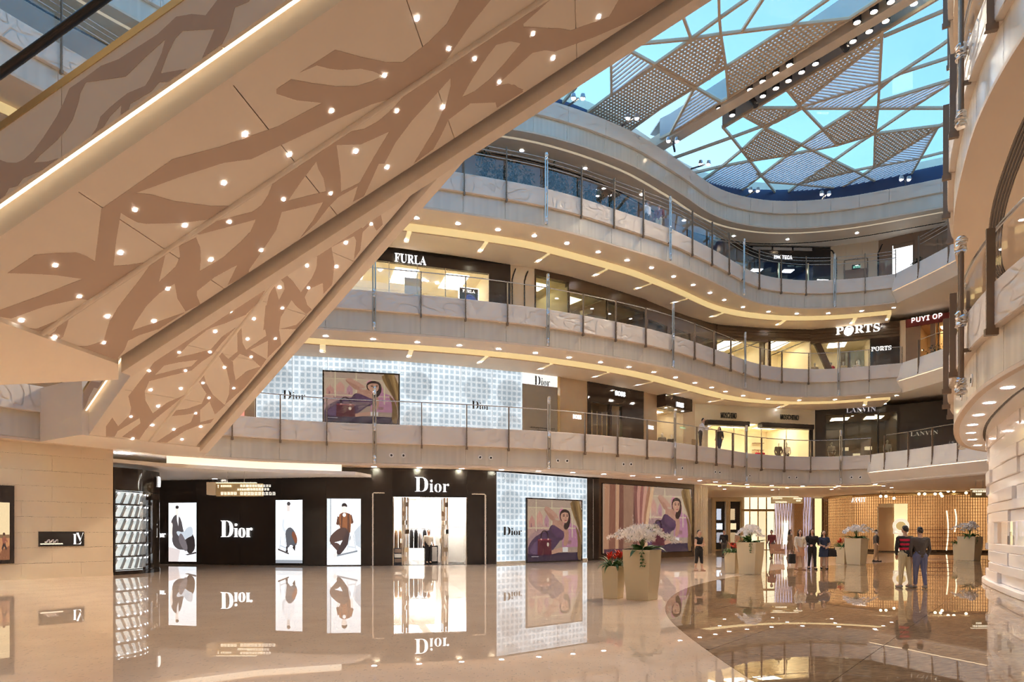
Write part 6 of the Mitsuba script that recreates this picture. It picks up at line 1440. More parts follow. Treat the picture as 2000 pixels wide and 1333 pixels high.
sub(t, 'door', pl.rect(r[1] + 1.0, r[1] + 1.7, 0.02, 1.6, 0.0, 0.03), 'mat_wood')
ex = thing('exit_sign', 'small green lit exit sign on the beige wall by the black sign box', 'sign'); q = pxr(pl, 1327, 834, 1338, 838.5); sub(ex, 'plate', pl.rect(*q, 0.0, 0.04), 'mat_cream', em=emit((0.1, 0.55, 0.3), 0.8, 0.1))
sign('small white lit sign BOSS on the projecting black box', pl, 'BOSS', 1303, 788.5, 1317.5, 797, 'mat_cream', emit((0.9, 0.97, 1), 2.2, 0.2), 'sans', o0=0.71, o1=0.76)
for i, (u, m_, l) in enumerate(((1293, 'grey', 'mannequin in grey in the window under the projecting black sign box, left one'), (1311, 'charcoal', 'mannequin in dark clothes in the window under the projecting black sign box, right one'))):
    p = W(u, 0.9); mannequin(l, p[0], p[1], floor_z(2) + 0.02, m_)
MO = WP(1357, 1592, 2); ML = WL(1357, 1592)
t = thing('shopfront', 'beige shop front with two bright windows under black canopies on the lowest gallery', 'shop front')
w1, w2 = pxr(MO, 1382, 824, 1455, 895), pxr(MO, 1487, 826, 1580, 895)
wz = w1[3]
sub(t, 'fascia', MO.rect(0, ML, wz, HT, -0.25, 0.0), 'mat_cream')
for a, b in ((0, w1[0]), (w2[1], ML)): sub(t, 'pier', MO.rect(a, b, 0, wz, -0.25, 0.0), 'mat_cream')
sub(t, 'pier', MO.rect(w2[1] + 0.02, w2[1] + 0.32, 0, wz, -0.2, 0.04), 'mat_black')
for r in (w1, w2): sub(t, 'canopy', MO.rect(r[0] - 0.25, r[1] + 0.1, wz - 0.28, wz + 0.06, -0.1, 0.45), 'mat_black')
room(t, MO, (w1[0], w2[1], 0.0, wz + 0.3), 5.0, 'mat_cream', 'mat_cream', (1.8, 2.2), (1, 0.88, 0.62), 9, 1.2)
for x in (w1[0], w1[0] + 2.1, w1[1], w2[0], w2[0] + 2.1, w2[1]): sub(t, 'glazing_bar', MO.rect(x - 0.02, x + 0.02, 0, wz, -0.03, 0.0), 'mat_steel')
sub(t, 'glass', MO.rect(w1[0], w2[1], 0.0, wz, -0.02, -0.012), 'mat_glass')
sub(t, 'display_table', [MO.rect(w2[0] + 0.3, w2[0] + 1.3, 0.02, 0.75, -1.6, -1.0), MO.rect(w2[0] + 1.6, w2[0] + 2.5, 0.02, 0.4, -1.4, -0.9)], 'mat_white')
for i in range(3): sub(t, 'wall_shelf', MO.rect(w2[0] + 2.6, w2[0] + 3.5, 1.1 + 0.55 * i, 1.14 + 0.55 * i, -4.9, -4.6), 'mat_brownwall')
for x in (-0.2, 0.2):
    hb = thing('handbag', ('red' if x < 0 else 'crimson') + ' handbag on the white table in the bright beige shop', 'bag')
    q = w2[0] + 0.8 + x
    sub(hb, 'body', MO.rect(q - 0.15, q + 0.15, 0.75, 1.0, -1.4, -1.2), 'mat_cloth_crimson'); sub(hb, 'handle', MO.map(tube([(q - 0.08, 1.0, -1.3), (q - 0.06, 1.15, -1.3), (q + 0.06, 1.15, -1.3), (q + 0.08, 1.0, -1.3)], 0.012, 6)), 'mat_cloth_crimson')
for u, l, m_ in ((1520, 'mannequin in a dark jacket in the bright beige shop, left of the pair', 'charcoal'), (1536, 'mannequin in pale grey in the bright beige shop, right of the pair', 'white')):
    p = W(u, 1.0); mannequin(l, p[0], p[1], floor_z(2) + 0.02, m_)
SAN = dict(font='sans', o0=0.01, o1=0.06, bold=False)
sign('black sans lettering MOSCHINO with white glow above the left bright window', MO, 'MOSCHINO', 1407, 806, 1438.5, 817, 'mat_black', None, **SAN)
sign('black sans lettering MOSCHINO with white glow above the right bright window', MO, 'MOSCHINO', 1523, 810, 1560, 819.5, 'mat_black', None, **SAN)
LV_ = WP(1592, 1900, 2); LL = WL(1592, 1900)
LVa = upright(W(1592), W(1757), floor_z(2)); la = math.dist(W(1592), W(1757))
t = thing('shopfront', 'black shop front with silver lettering and dim windows, right on the lowest gallery', 'shop front')
zz = LVa.st(1680, 808)[1]
sub(t, 'fascia', LVa.rect(0, la, zz, HT, -0.25, 0.0), 'mat_black')
r1, r2, r3 = [pxr(LVa, *q) for q in ((1613, 810, 1647, 893), (1650, 810, 1714, 893), (1717, 810, 1752, 890))]
xs = [0, r1[0], r1[1], r2[0], r2[1], r3[0], r3[1], la]
for a, b in ((xs[0], xs[1]), (xs[2], xs[3]), (xs[4], xs[5]), (xs[6], xs[7])): sub(t, 'pier', LVa.rect(a, b, 0, zz, -0.25, 0.03), 'mat_black')
room(t, LVa, (r1[0], r3[1], 0.0, zz), 4.5, 'mat_brownwall', 'mat_darkbrown', (1.2, 1.4), WARM, 9, 1.0, back='mat_darkbrown')
for y in (1.0, 1.9, 2.6): sub(t, 'glazing_bar', LVa.rect(r1[0], r1[1], y, y + 0.04, -0.03, 0.0), 'mat_black')
sub(t, 'lit_shelf', [LVa.rect(r2[0] + 0.1 + 0.8 * i, r2[0] + 0.6 + 0.8 * i, 0.35 + 0.5 * j, 0.62 + 0.5 * j, -3.0, -2.95) for i in range(3) for j in range(3) if (i + j) % 2 == 0], 'mat_cream', em=emit((1, 0.85, 0.6), 0.6, 0.3))
sub(t, 'glass', LVa.rect(r1[0], r3[1], 0, zz, -0.02, -0.012), 'mat_tint')
sub(t, 'dark_wall', upright(W(1757), W(1900), floor_z(2)).rect(0, math.dist(W(1757), W(1900)), 0, HT, -0.25, 0.0), 'mat_black')
sign('large silver serif sign reading LANVIN on the black shop fascia', LVa, 'LANVIN', 1652, 797, 1711, 807, 'mat_steel', emit((0.75, 0.72, 0.85), 0.45, 0.2), thin=2.5, o0=0.01, o1=0.08)
sign('silver serif lettering LANVIN low on the dark wall behind the bridge railing', upright(W(1757), W(1900), floor_z(2)), 'LANVIN', 1778, 845, 1833, 853, 'mat_steel', emit((0.85, 0.72, 0.5), 0.25, 0.2), thin=2.5, o0=0.01, o1=0.06)
for u, l in ((1624, 'white mannequin with a hat in the left dim window of the black shop'), (1733, 'white mannequin in the right dim window of the black shop')):
    p = W(u, 0.8); mannequin(l, p[0], p[1], floor_z(2) + 0.02, 'white', 'brown')

# --- second gallery
FU = WP(640, 997, 3); FL = WL(640, 997)
FUa = upright(W(640), W(997), floor_z(3)); fl_ = math.dist(W(640), W(997))
t = thing('shopfront', 'shop front with a broad black fascia and bright window, left on the middle gallery', 'shop front')
zz = FUa.st(800, 516)[1]
sub(t, 'fascia', FUa.rect(0, fl_, zz, HT, -0.25, 0.0), 'mat_black')
r = pxr(FUa, 640, 520, 955, 590)
sub(t, 'pier', FUa.rect(r[1], fl_, 0, zz, -0.25, 0.0), 'mat_black')
room(t, FUa, (0.0, r[1], 0.0, zz + 0.25), 5.0, 'mat_cream', 'mat_cream', (1.3, 2.4), (1, 0.94, 0.74), 5, 1.2)
sub(t, 'glass', FUa.rect(0, r[1], 0, zz, -0.02, -0.012), 'mat_glass')
for u in (760, 815, 870): a = FUa.st(u, 560)[0]; sub(t, 'glazing_bar', FUa.rect(a - 0.02, a + 0.02, 0, zz, -0.03, 0.0), 'mat_steel')
sub(t, 'dark_panel', FUa.rect(*pxr(FUa, 797, 527, 830, 590), -1.2, -1.15), 'mat_grey')
sub(t, 'shelf', [FUa.rect(*pxr(FUa, 850, 570, 900, 573), -1.5, -1.1), FUa.rect(*pxr(FUa, 850, 582, 900, 584), -1.5, -1.1)], 'mat_brass')
for i in range(9):
    q = FUa.pt(1.2 + i * 0.85, zz + 0.2, -1.4 - 0.25 * i)
    sub(t, 'track_spot', disc(q, 0.09, (0, 0, -1), 10, 0.05), 'mat_cream', em=emit(NEU, 40, 0.1))
sign('white glowing serif sign reading FURLA on the broad black fascia', FUa, 'FURLA', 770, 495, 832, 511.5, 'mat_cream', LIT, thin=1.5)
t = thing('lightbox_poster', 'small lit dark poster with FURLA lettering and a blue bag in the bright window', 'poster')
r = pxr(FUa, 902, 556, 938, 592)
sub(t, 'border', FUa.rect(r[0] - 0.07, r[1] + 0.07, r[2], r[3] + 0.07, -0.6, -0.52), 'mat_cream', em=emit((0.9, 0.97, 1), 1.1, 0.3))
art(t, FUa, r, [(B(0, 1, 0, 1), '10141C'), ([(0.1, 0.0), (0.25, 0.4), (0.6, 0.6), (0.95, 0.2), (0.95, 0.0)], '2A4C9A', 1), (limb([(0.3, 0.4, 0.04), (0.55, 0.7, 0.04), (0.95, 0.3, 0.04)]), '4A50A8'), ([(0.3, 0), (0.4, 0.3), (0.62, 0.32), (0.66, 0)], '3AA0D8', 1)], 0.9, -0.51, 0.4)
letters(t, FUa, 'FURLA', r[0] + 0.15, r[2] + 0.74 * (r[3] - r[2]), 0.16, 0.68 * (r[1] - r[0]), 'mat_cream', emit((1, 1, 1), 1.6, 0.1), o0=-0.49, o1=-0.47)
pl, L = wallpiece(997, 1044, 3, 'mat_stone', 1)
for u in (1000, 1024): a = pl.st(u, 560)[0]; sub(wkb, 'reveal_line', pl.map(tube([(a, 0, 0.02), (a, 3.3, 0.02), (a + 0.08, 3.6, 0.04), (a + 0.2, 3.9, 0.06)], 0.04, 6)), 'mat_black')
t = thing('shopfront', 'long curved dark-framed window with an olive interior and a slanting light strip, middle gallery', 'shop front')
us = [1044, 1110, 1185, 1262]
for i in range(3):
    pl = WP(us[i], us[i + 1], 3); L = WL(us[i], us[i + 1])
    zt_ = pl.st((us[i] + us[i + 1]) / 2, (545, 575, 600)[i])[1]
    sub(t, 'head_frame', pl.rect(0, L, zt_, HT, -0.3, 0.06), 'mat_darkbrown')
    room(t, pl, (0.0, L, 0.0, zt_ + 0.1), 3.5, 'mat_cream', 'mat_wood', (1.0, 1.2) if i < 2 else None, (1, 0.88, 0.55), 5, 0.8, back='mat_cream' if i < 2 else 'mat_brownwall')
    sub(t, 'glass', pl.rect(0, L, 0, zt_, -0.02, -0.012), 'mat_tint')
    sub(t, 'frame_post', [pl.rect(0, 0.08, 0, zt_, -0.1, 0.05)] + ([pl.rect(L - 0.1, L, 0, zt_, -0.1, 0.05)] if i == 2 else []), 'mat_darkbrown')
pa, pb = WP(1110, 1185, 3), WP(1185, 1262, 3)
b0, b1 = at(1137, 612, 42.3), at(1240, 587, 45.2)
sub(t, 'light_strip', bar(b0, b1, 0.35, 0.30), 'mat_cream', em=emit((1, 0.92, 0.68), 1.8, 0.6))
us = [1262, 1305, 1350, 1400]
t = thing('shopfront', 'row of dark shop windows with lilac screens at the inner bend of the middle gallery', 'shop front')
for i in range(3):
    pl = WP(us[i], us[i + 1], 3); L = WL(us[i], us[i + 1])
    sub(t, 'fascia', pl.rect(0, L, HT - 1.25, HT, -0.25, 0.0), 'mat_darkbrown')
    sub(t, 'window_back', pl.rect(0, L, 0, HT - 1.25, -1.6, -1.5), 'mat_dark')
    sub(t, 'pier', [pl.rect(0, 0.2, 0, HT - 1.25, -1.5, 0.03), pl.rect(L - 0.15, L, 0, HT - 1.25, -1.5, 0.03)], 'mat_darkbrown')
    sub(t, 'lit_screen', pl.rect(0.5, 1.5, 0.35, (1.9, 2.2, 1.0)[i], -1.3, -1.25), 'mat_cream', em=emit(((0.75, 0.65, 1), (0.35, 0.42, 0.8), (1.0, 0.85, 0.9))[i], (0.9, 0.5, 0.9)[i], 0.3))
    sub(t, 'brass_rail', pl.rect(0.2, L - 0.2, 0.9, 0.94, -0.2, -0.15), 'mat_brass')
    sub(t, 'glass', pl.rect(0, L, 0, HT - 1.25, -0.02, -0.012), 'mat_tint')
us = [1400, 1500, 1583, 1757]
t = thing('shopfront', 'wide shop front with dark slatted fascia and bright cream interior on the middle gallery', 'shop front')
tall = []
for i in range(2):
    pl = WP(us[i], us[i + 1], 3); L = WL(us[i], us[i + 1])
    zt_ = pl.st((us[i] + us[i + 1]) / 2, 666)[1]
    for j in range(5):
        y0 = zt_ + j * (HT - zt_) / 5; sub(t, 'fascia_slat', pl.rect(0, L, y0 + 0.01, y0 + (HT - zt_) / 5 - 0.01, -0.3, 0.05 + 0.02 * (j % 2)), 'mat_darkbrown')
    room(t, pl, (0.0, L, 0.0, zt_ + 0.3), 5.0, 'mat_cream', 'mat_cream', (1.4, 2.6), (1, 0.89, 0.58), 10, 1.2)
    for j in range(3):
        sub(t, 'ceiling_track', bar(pl.pt(0.3 + j * L / 3, zt_ + 0.12, -4.5), pl.pt(0.9 + j * L / 3, zt_ + 0.12, -0.6), 0.06, 0.05), 'mat_black')
    sub(t, 'clothes_rail', [pl.rect(0.2, L - 0.4, 1.45, 1.48, -3.5, -3.46), pl.rect(0.4, L - 0.2, 0.9, 0.93, -1.6, -1.56)], 'mat_black')
    tall.append((pl, L, zt_))
pl, L, zt_ = tall[0]; r = pl.px(1498, 640, 1512, 696); sub(t, 'brown_column', pl.rect(r[0], r[1], 0.9, HT, -1.0, -0.4), 'mat_darkbrown')
pl = upright(W(1583), W(1757), floor_z(3)); L = math.dist(W(1583), W(1757))
zt_ = pl.st(1680, 664)[1]
for j in range(5):
    y0 = zt_ + j * (HT - zt_) / 5; sub(t, 'fascia_slat', pl.rect(0, L, y0 + 0.01, y0 + (HT - zt_) / 5 - 0.01, -0.3, 0.05 + 0.02 * (j % 2)), 'mat_darkbrown')
sub(t, 'slanted_column', bar(pl.pt(0.2, HT - 0.3, -0.5), pl.pt(1.75, 0.0, -0.5), 0.5, 0.4), 'mat_darkbrown')
rw = pxr(pl, 1700, 662, 1757, 718)
sub(t, 'dark_glass_wall', pl.rect(rw[0], L, 0, zt_, -0.2, 0.05), 'mat_blackgloss')
room(t, pl, (0.0, rw[0], 0.0, zt_ + 0.25), 4.0, 'mat_cream', 'mat_cream', (1.2, 1.4), (1, 0.89, 0.58), 9, 1.2)
art(t, pl, (2.3, rw[0] - 0.05, 0.05, zt_ - 0.2), [(B(0, 1, 0, 1), '8C8468'), (B(0, 0.2, 0, 1), '5A4A32'), (B(0.3, 0.42, 0, 1), '4A3826'), ([(0.45, 0), (0.55, 0.45), (0.75, 0.6), (0.95, 0.4), (1, 0)], 'B9B39C', 1), (oval(0.74, 0.68, 0.12, 0.14), '6B6650'), (oval(0.75, 0.66, 0.07, 0.1), 'C8C2AC'), (limb([(0.2, 0.1, 0.1), (0.5, 0.4, 0.1), (0.7, 0.5, 0.06)]), '6F6C5C')], 0.55, -2.4, 0.6, 'wall_picture')
sign('large white glowing serif sign PORTS with a filled round O on the dark fascia', pl, 'PORTS', 1631.5, 641, 1719, 655.5, 'mat_cream', emit((1, 0.98, 0.9), 2.2, 0.6), o0=0.11, o1=0.18)
a, b = pl.st(1656, 649.8); k_ = thing('sign_globe', 'white glowing disc filling the letter O of the large serif sign', 'sign'); sub(k_, 'disc', disc(pl.pt(a, b, 0.2), 0.30, pl.n, 20, 0.04), 'mat_cream', em=emit((1, 0.98, 0.9), 2.2, 0.3))
sign('smaller white glowing serif sign PORTS on the dark glass wall', pl, 'PORTS', 1701, 679, 1741, 687, 'mat_cream', emit((1, 0.98, 0.9), 1.7, 0.3), o0=0.06, o1=0.11)
for u, m_, l in ((1460, 'tan', 'mannequin in olive, leftmost in the bright cream shop of the middle gallery'), (1489, 'grey', 'mannequin in grey with a bag, second from the left in the bright cream shop'), (1591, 'cream', 'mannequin in a pale yellow top, in front of the slanted column'), (1623, 'crimson', 'mannequin in a red top in the bright cream shop'), (1647, 'tan', 'mannequin in a khaki jacket beside the red one'), (1674, 'white', 'mannequin in white, rightmost in the bright cream shop')):
    p = W(u, 0.7); mannequin(l, p[0], p[1], floor_z(3) + 0.02, m_)
wallpiece(1757, 1769, 3, 'mat_stone')
pl = upright(W(1769), W(1900), floor_z(3)); L = math.dist(W(1769), W(1900))
t = thing('shopfront', 'brown shop front with an amber-lit window, far right on the middle gallery', 'shop front')
zt_ = pl.st(1800, 636)[1]
sub(t, 'fascia', pl.rect(0, L, zt_, HT, -0.25, 0.05), 'mat_cloth_maroon')
sub(t, 'pier', [pl.rect(0, 0.9, 0, zt_, -0.25, 0.0), pl.rect(1.5, 1.8, 0, zt_, -0.25, 0.02), pl.rect(4.0, L, 0, zt_, -0.25, 0.0)], 'mat_brownwall')
room(t, pl, (0.9, 4.0, 0.0, zt_), 3.0, 'mat_wood', 'mat_wood', (1.0, 0.8), (1, 0.75, 0.35), 10, 0.8)
sub(t, 'amber_panel', pl.rect(1.9, 3.0, 0.9, zt_ - 0.2, -1.6, -1.55), 'mat_cream', em=emit((1, 0.5, 0.12), 0.8, 0.3))
sub(t, 'glazing_bar', [pl.rect(1.9, 4.0, zt_ - 0.8, zt_ - 0.76, -0.02, 0.02), pl.rect(1.95, 2.0, 0, zt_, -0.02, 0.03)], 'mat_black')
sign('spaced white sans letters PUYI OP on the brown fascia at the far right', pl, 'PUYI OP', 1779.5, 622.5, 1842, 631.5, 'mat_cream', emit((1, 0.97, 0.9), 2.0, 0.3), 'sans', o0=0.06, o1=0.11)

# --- third gallery
for u0, u1, n in ((560, 800, 3), (800, 930, 2), (930, 1060, 2), (1060, 1180, 2), (1180, 1290, 2)):
    pl, L = wallpiece(u0, u1, 4, 'mat_brownwall' if u0 >= 800 else 'mat_stone', n)
    if u0 >= 800:
        sub(wkb, 'glass_screen', pl.rect(0, L, 0.0, 2.0, 0.4, 0.42), 'mat_grey')
        sub(wkb, 'screen_cap', pl.rect(0, L, 2.0, 2.06, 0.38, 0.45), 'mat_bronze')
us = [1290, 1342, 1400, 1462]
t = thing('shopfront', 'dim glazed front with olive glass and louvers at the inner bend of the top gallery', 'shop front')
for i in range(3):
    pl = WP(us[i], us[i + 1], 4); L = WL(us[i], us[i + 1])
    sub(t, 'head', pl.rect(0, L, 2.9, HT, -0.25, 0.0), 'mat_brownwall' if i == 0 else 'mat_darkbrown')
    room(t, pl, (0, L, 0, 2.9), 3.0, 'mat_cream' if i != 1 else 'mat_grey', 'mat_dark', (0.8, 0.8), (1, 0.85, 0.45), 5, 0.5, back='mat_gold_paint' if i != 1 else 'mat_navy')
    sub(t, 'louver', [pl.rect(0.1, L - 0.1, 0.5 + 0.14 * j, 0.56 + 0.14 * j, -0.25, -0.1) for j in range(10)] if i == 1 else [pl.rect(x, x + 0.06, 0, 2.9, -0.1, 0.03) for x in np.arange(0.3, L, 1.1)], 'mat_dark')
    sub(t, 'glass', pl.rect(0, L, 0, 2.9, -0.02, -0.012), 'mat_tint')
EN = upright(W(1462), W(1622), floor_z(4)); el = math.dist(W(1462), W(1622))
t = thing('shopfront', 'dark navy-black wine shop front with three grey transom windows, top gallery', 'shop front')
z0, z1 = EN.st(1540, 492)[1], EN.st(1540, 480)[1]
tr_ = pxr(EN, 1469, 481, 1588, 491)
sub(t, 'fascia', EN.rect(0, el, tr_[3], HT - 0.15, -0.25, 0.02), 'mat_black')
sub(t, 'transom_beam', EN.rect(0, tr_[1], tr_[2] - 0.9, tr_[2], -0.25, 0.02), 'mat_black')
sub(t, 'side_wall', EN.rect(tr_[1], el, 0, tr_[3], -0.25, 0.02), 'mat_black')
for j in range(3): sub(t, 'transom_window', EN.rect(tr_[0] + j * (tr_[1] - tr_[0]) / 3 + 0.06, tr_[0] + (j + 1) * (tr_[1] - tr_[0]) / 3 - 0.06, tr_[2], tr_[3], -0.1, 0.0), 'mat_grey')
room(t, EN, (0, tr_[1], 0, tr_[2] - 0.9), 3.0, 'mat_dark', 'mat_dark', (0.8, 0.6), (0.8, 0.9, 1), 5, 0.5, back='mat_navy')
sub(t, 'lit_bar', bar(EN.pt(-0.2, 0.75, -0.6), EN.pt(2.0, 1.25, -0.6), 0.3, 0.12), 'mat_cream', em=emit((1, 0.82, 0.4), 1.4, 0.3))
for j in range(4): sub(t, 'bottle_rack', EN.rect(2.6, 5.2, 0.2 + 0.4 * j, 0.24 + 0.4 * j, -1.6, -1.3), 'mat_louver')
for x in (2.2, 4.4): sub(t, 'door_post', EN.rect(x, x + 0.1, 0, tr_[2] - 0.9, -0.05, 0.06), 'mat_brass')
sign('white glowing sans sign ENOTECA on the dark wine shop front', EN, 'ENOTECA', 1511, 499.5, 1547, 506, 'mat_cream', emit((0.95, 0.98, 1), 2.2, 0.3), 'sans', o0=0.03, o1=0.08)
sign('small white sans sign ENOTECA low behind the railing at the right of the wine shop', EN, 'ENOTECA', 1595, 546.5, 1618, 550.5, 'mat_cream', emit((0.95, 0.98, 1), 2.0, 0.2), 'sans', o0=0.03, o1=0.08)
pl, L = wallpiece(1622, 1716, 4, 'mat_stone', 3)
for u, s in ((1633, -1), (1715, 1)):
    a = pl.st(u, 500)[0]; sub(wkb, 'reveal_line', pl.map(tube([(a, 0, 0.03), (a, HT - 0.9, 0.03), (a + 0.25 * s, HT - 0.35, 0.04), (a + 0.9 * s, HT - 0.08, 0.05)], 0.05, 6)), 'mat_black')
t = thing('exit_sign', 'green lit exit sign over a door in the beige wall of the top gallery', 'sign')
r = pxr(pl, 1664, 519, 1680, 525.5); sub(t, 'plate', pl.rect(*r, 0.03, 0.1), 'mat_leafdark'); glyphrow(t, pl, r[0] + 0.05, r[2] + 0.05, 0.16, 3, 9, em=emit((0.1, 0.8, 0.6), 1.0, 0.1)); scene[list(scene)[-1]]['to_world'] = T().translate([*(pl.n * 0.1)])
dk = num('door_1'); struct(dk)
r = pxr(pl, 1650, 510, 1693, 545); put(dk, pl.rect(r[0], r[1], 0, r[3] - 0.7, 0.0, 0.03), 'mat_brownwall'); sub(dk, 'door_frame', [pl.rect(r[0] - 0.08, r[0], 0, r[3], 0, 0.06), pl.rect(r[1], r[1] + 0.08, 0, r[3], 0, 0.06), pl.rect(r[0], r[1], r[3], r[3] + 0.08, 0, 0.06)], 'mat_bronze')
pl = upright(W(1716), W(1900), floor_z(4)); L = math.dist(W(1716), W(1900))
t = thing('shopfront', 'brown wood shop front with a large white glowing window, right end of the top gallery', 'shop front')
sub(t, 'wall', pl.rect(0, L, 0, HT, -0.25, 0.0), 'mat_brownwall')
for i in range(14): sub(t, 'wood_slat', pl.rect(3.5 + i * 0.28, 3.62 + i * 0.28, 0, HT, 0.0, 0.05), 'mat_brownwall')
r = pxr(pl, 1743, 481, 1783, 542); sub(t, 'lit_window', pl.rect(r[0], r[1], 0.02, r[3], 0.0, 0.03), 'mat_cream', em=emit((0.92, 0.97, 1), 1.5, 0.8))
frame(t, pl, (r[0], r[1], 0.02, r[3]), 0.08, 'mat_bronze', 0, 0.06); sub(t, 'arch_panel', pl.rect(*pxr(pl, 1745, 462, 1783, 479), 0.0, 0.04), 'mat_brownwall')
# upper wall above the gallery and around the roof
pl0 = [W(u) for u in (380, 640, 900, 1090, 1256, 1335, 1400, 1500, 1583, 1752, 1900)]
# end walls right of the facade
for k in (2, 3, 4):
    pl = upright(W(1900), (40, 40), floor_z(k)); sub(wkb, 'wall_panel', pl.rect(0, math.dist(W(1900), (40, 40)), 0, HT, -0.25, 0), 'mat_stone')
    pl = upright((40, 40), (38, 26), floor_z(k)); sub(wkb, 'wall_panel', pl.rect(0, math.dist((40, 40), (38, 26)), 0, HT, -0.25, 0), 'mat_stone')

# ------------------------------------------------------------------ near right: white layered shop corner
nc = Curve([(10.6, 11.5), (11.2, 13.6), (12.1, 15.9), (13.4, 18.5), (14.7, 20.9), (15.7, 22.4), (17.0, 23.6), (19.0, 24.7), (22, 25.8)][::-1])
t = thing('layered_shopfront', 'glossy white shop corner of stacked uneven horizontal slabs with a small vitrine, right edge', 'shop front')
P, N = nc.seg(0, nc.t[-1], 0.3)
sub(t, 'core', prof(P, N, rectpr(-0.6, -0.14, 0, 4.66)), 'mat_glossywhite', 30)
rg = np.random.default_rng(5)
zc = 0.0
hs = [0.16, 0.30, 0.24, 0.34, 0.22, 0.0, 0.30, 0.26, 0.34, 0.30, 0.40, 0.34, 0.44, 0.5]
for i, hgt in enumerate(hs):
    if hgt == 0.0: hgt = 0.62; vit = (zc, zc + hgt)
    if i != 5:
        x = 0.0
        while x < nc.t[-1] - 0.2:
            ln = rg.uniform(1.6, 3.4); e = min(x + ln, nc.t[-1])
            o = rg.choice([0.0, 0.03, 0.06, 0.10]) if i else 0.2
            p_, n_ = nc.seg(x + 0.003, e - 0.003, 0.35)
            sub(t, 'slab', prof(p_, n_, [(-0.14, zc + 0.004), (o, zc + 0.004), (o + 0.01, zc + 0.02), (o + 0.01, zc + hgt - 0.02), (o, zc + hgt - 0.004), (-0.14, zc + hgt - 0.004)]), 'mat_glossywhite', 30)
            x = e
    zc += hgt
    if zc > 4.6: break
a0 = nc.near(14.2, 20.0)
p_, n_ = nc.seg(a0, nc.t[-1], 0.35)
sub(t, 'vitrine_back', prof(p_, n_, rectpr(-0.138, -0.12, vit[0], vit[1])), 'mat_cream', 30, em=emit((1, 0.9, 0.8), 0.55, 0.5))
sub(t, 'vitrine_glass', prof(p_, n_, [(0.02, vit[0]), (0.02, vit[1])], closed=False), 'mat_glass')
p_, n_ = nc.seg(0, a0, 0.35); sub(t, 'slab', prof(p_, n_, rectpr(-0.14, 0.06, vit[0], vit[1])), 'mat_glossywhite', 30)
q, qn = nc.at(nc.near(13.3, 18.2)), nc.nrm(nc.near(13.3, 18.2))
hb = thing('handbag', 'small white handbag in the vitrine of the white layered shop corner', 'bag')
ang = math.atan2(qn[1], qn[0])
sub(hb, 'body', fine(hull(np.array([[x * 0.06, y * 0.17 * (1 if z_ < 0 else 0.8), z_ * 0.12] for x in (-1, 1) for y in (-1, 1) for z_ in (-1, 1)])), 0.05, 2).apply_transform(trimesh.transformations.rotation_matrix(ang, [0, 0, 1])).apply_translation([*(q - qn * 0.05), vit[0] + 0.125]), 'mat_white', 40)
sub(hb, 'handle', tube([[*(q + np.array([-qn[1], qn[0]]) * s_ - qn * 0.05), vit[0] + h_] for s_, h_ in ((-0.09, 0.23), (-0.06, 0.34), (0.06, 0.34), (0.09, 0.23))], 0.012, 6), 'mat_dark')

# ------------------------------------------------------------------ planters with orchids and bromeliads
def square_ring(c, a, rz, z):
    t = np.array([[-1, -1], [1, -1], [1, 1], [-1, 1]]) * a / 2
    ca_, sa_ = math.cos(rz), math.sin(rz)
    return np.c_[c[0] + t[:, 0] * ca_ - t[:, 1] * sa_, c[1] + t[:, 0] * sa_ + t[:, 1] * ca_, np.full(4, z)]
def planter(label, c, h, at_, ab, rz):
    k = thing('planter', label, 'planter')
    secs = [square_ring(c, ab, rz, 0.0), square_ring(c, ab + 0.06 * (at_ - ab) + 0.01, rz, 0.02)]
    for q in np.linspace(0.15, 0.97, 6): secs.append(square_ring(c, ab + (at_ - ab) * (1 - (1 - q) ** 1.6), rz, h * q))
    secs += [square_ring(c, at_ + 0.012, rz, h - 0.012), square_ring(c, at_, rz, h), square_ring(c, at_ - 0.05, rz, h), square_ring(c, at_ - 0.06, rz, h - 0.09)]
    sub(k, 'pot', loft(secs), 'mat_planter')
    sub(k, 'soil', box([c[0], c[1], h - 0.07], [at_ - 0.07, at_ - 0.07, 0.03], rz), 'mat_soil')
    return k
def blade(p, d, ln, wd, droop, up=0.5):
    """One leaf, a folded tapering blade bending over."""
    d = np.asarray(d, float); d /= np.linalg.norm(d); s = np.array([-d[1], d[0], 0.0])
    v, f = [], []
    for i, t in enumerate(np.linspace(0, 1, 6)):
        c = np.asarray(p) + d * ln * t * (1 - 0.15 * droop * t) + np.array([0, 0, ln * (up * t - droop * t * t)])
        w = wd * math.sin(math.pi * min(1, 0.12 + 0.88 * t)) ** 0.7 + 0.002
        v += [c - s * w, c + np.array([0, 0, -0.25 * w]), c + s * w]
        if i:
            b = 3 * i
            f += [[b - 3, b - 2, b + 1], [b - 3, b + 1, b], [b - 2, b - 1, b + 2], [b - 2, b + 2, b + 1]]
    return tm(v, f)
def blossom(c, n, r, seed):
    """A moth orchid flower: two broad petals, three sepals, a lip."""
    n = np.asarray(n, float); n /= np.linalg.norm(n)
    s = np.cross(n, [0, 0, 1]); s /= np.linalg.norm(s) + 1e-9; u = np.cross(s, n)
    v, f = [], []
    for ang, ln, w in ((90, 1.0, .34), (215, .95, .32), (325, .95, .32), (18, 1.05, .62), (162, 1.05, .62)):
        a = math.radians(ang); d = s * math.cos(a) + u * math.sin(a); e = np.cross(n, d)
        b = len(v)
        v += [c, c + r * (d * ln * .5 + e * w * .5 + n * .12), c + r * (d * ln * .5 - e * w * .5 + n * .12), c + r * (d * ln * .85 + e * w * .34 + n * .1), c + r * (d * ln * .85 - e * w * .34 + n * .1), c + r * (d * ln + n * .03)]
        f += [[b, b + 2, b + 1], [b + 1, b + 2, b + 4], [b + 1, b + 4, b + 3], [b + 3, b + 4, b + 5]]
    return tm(v, f)
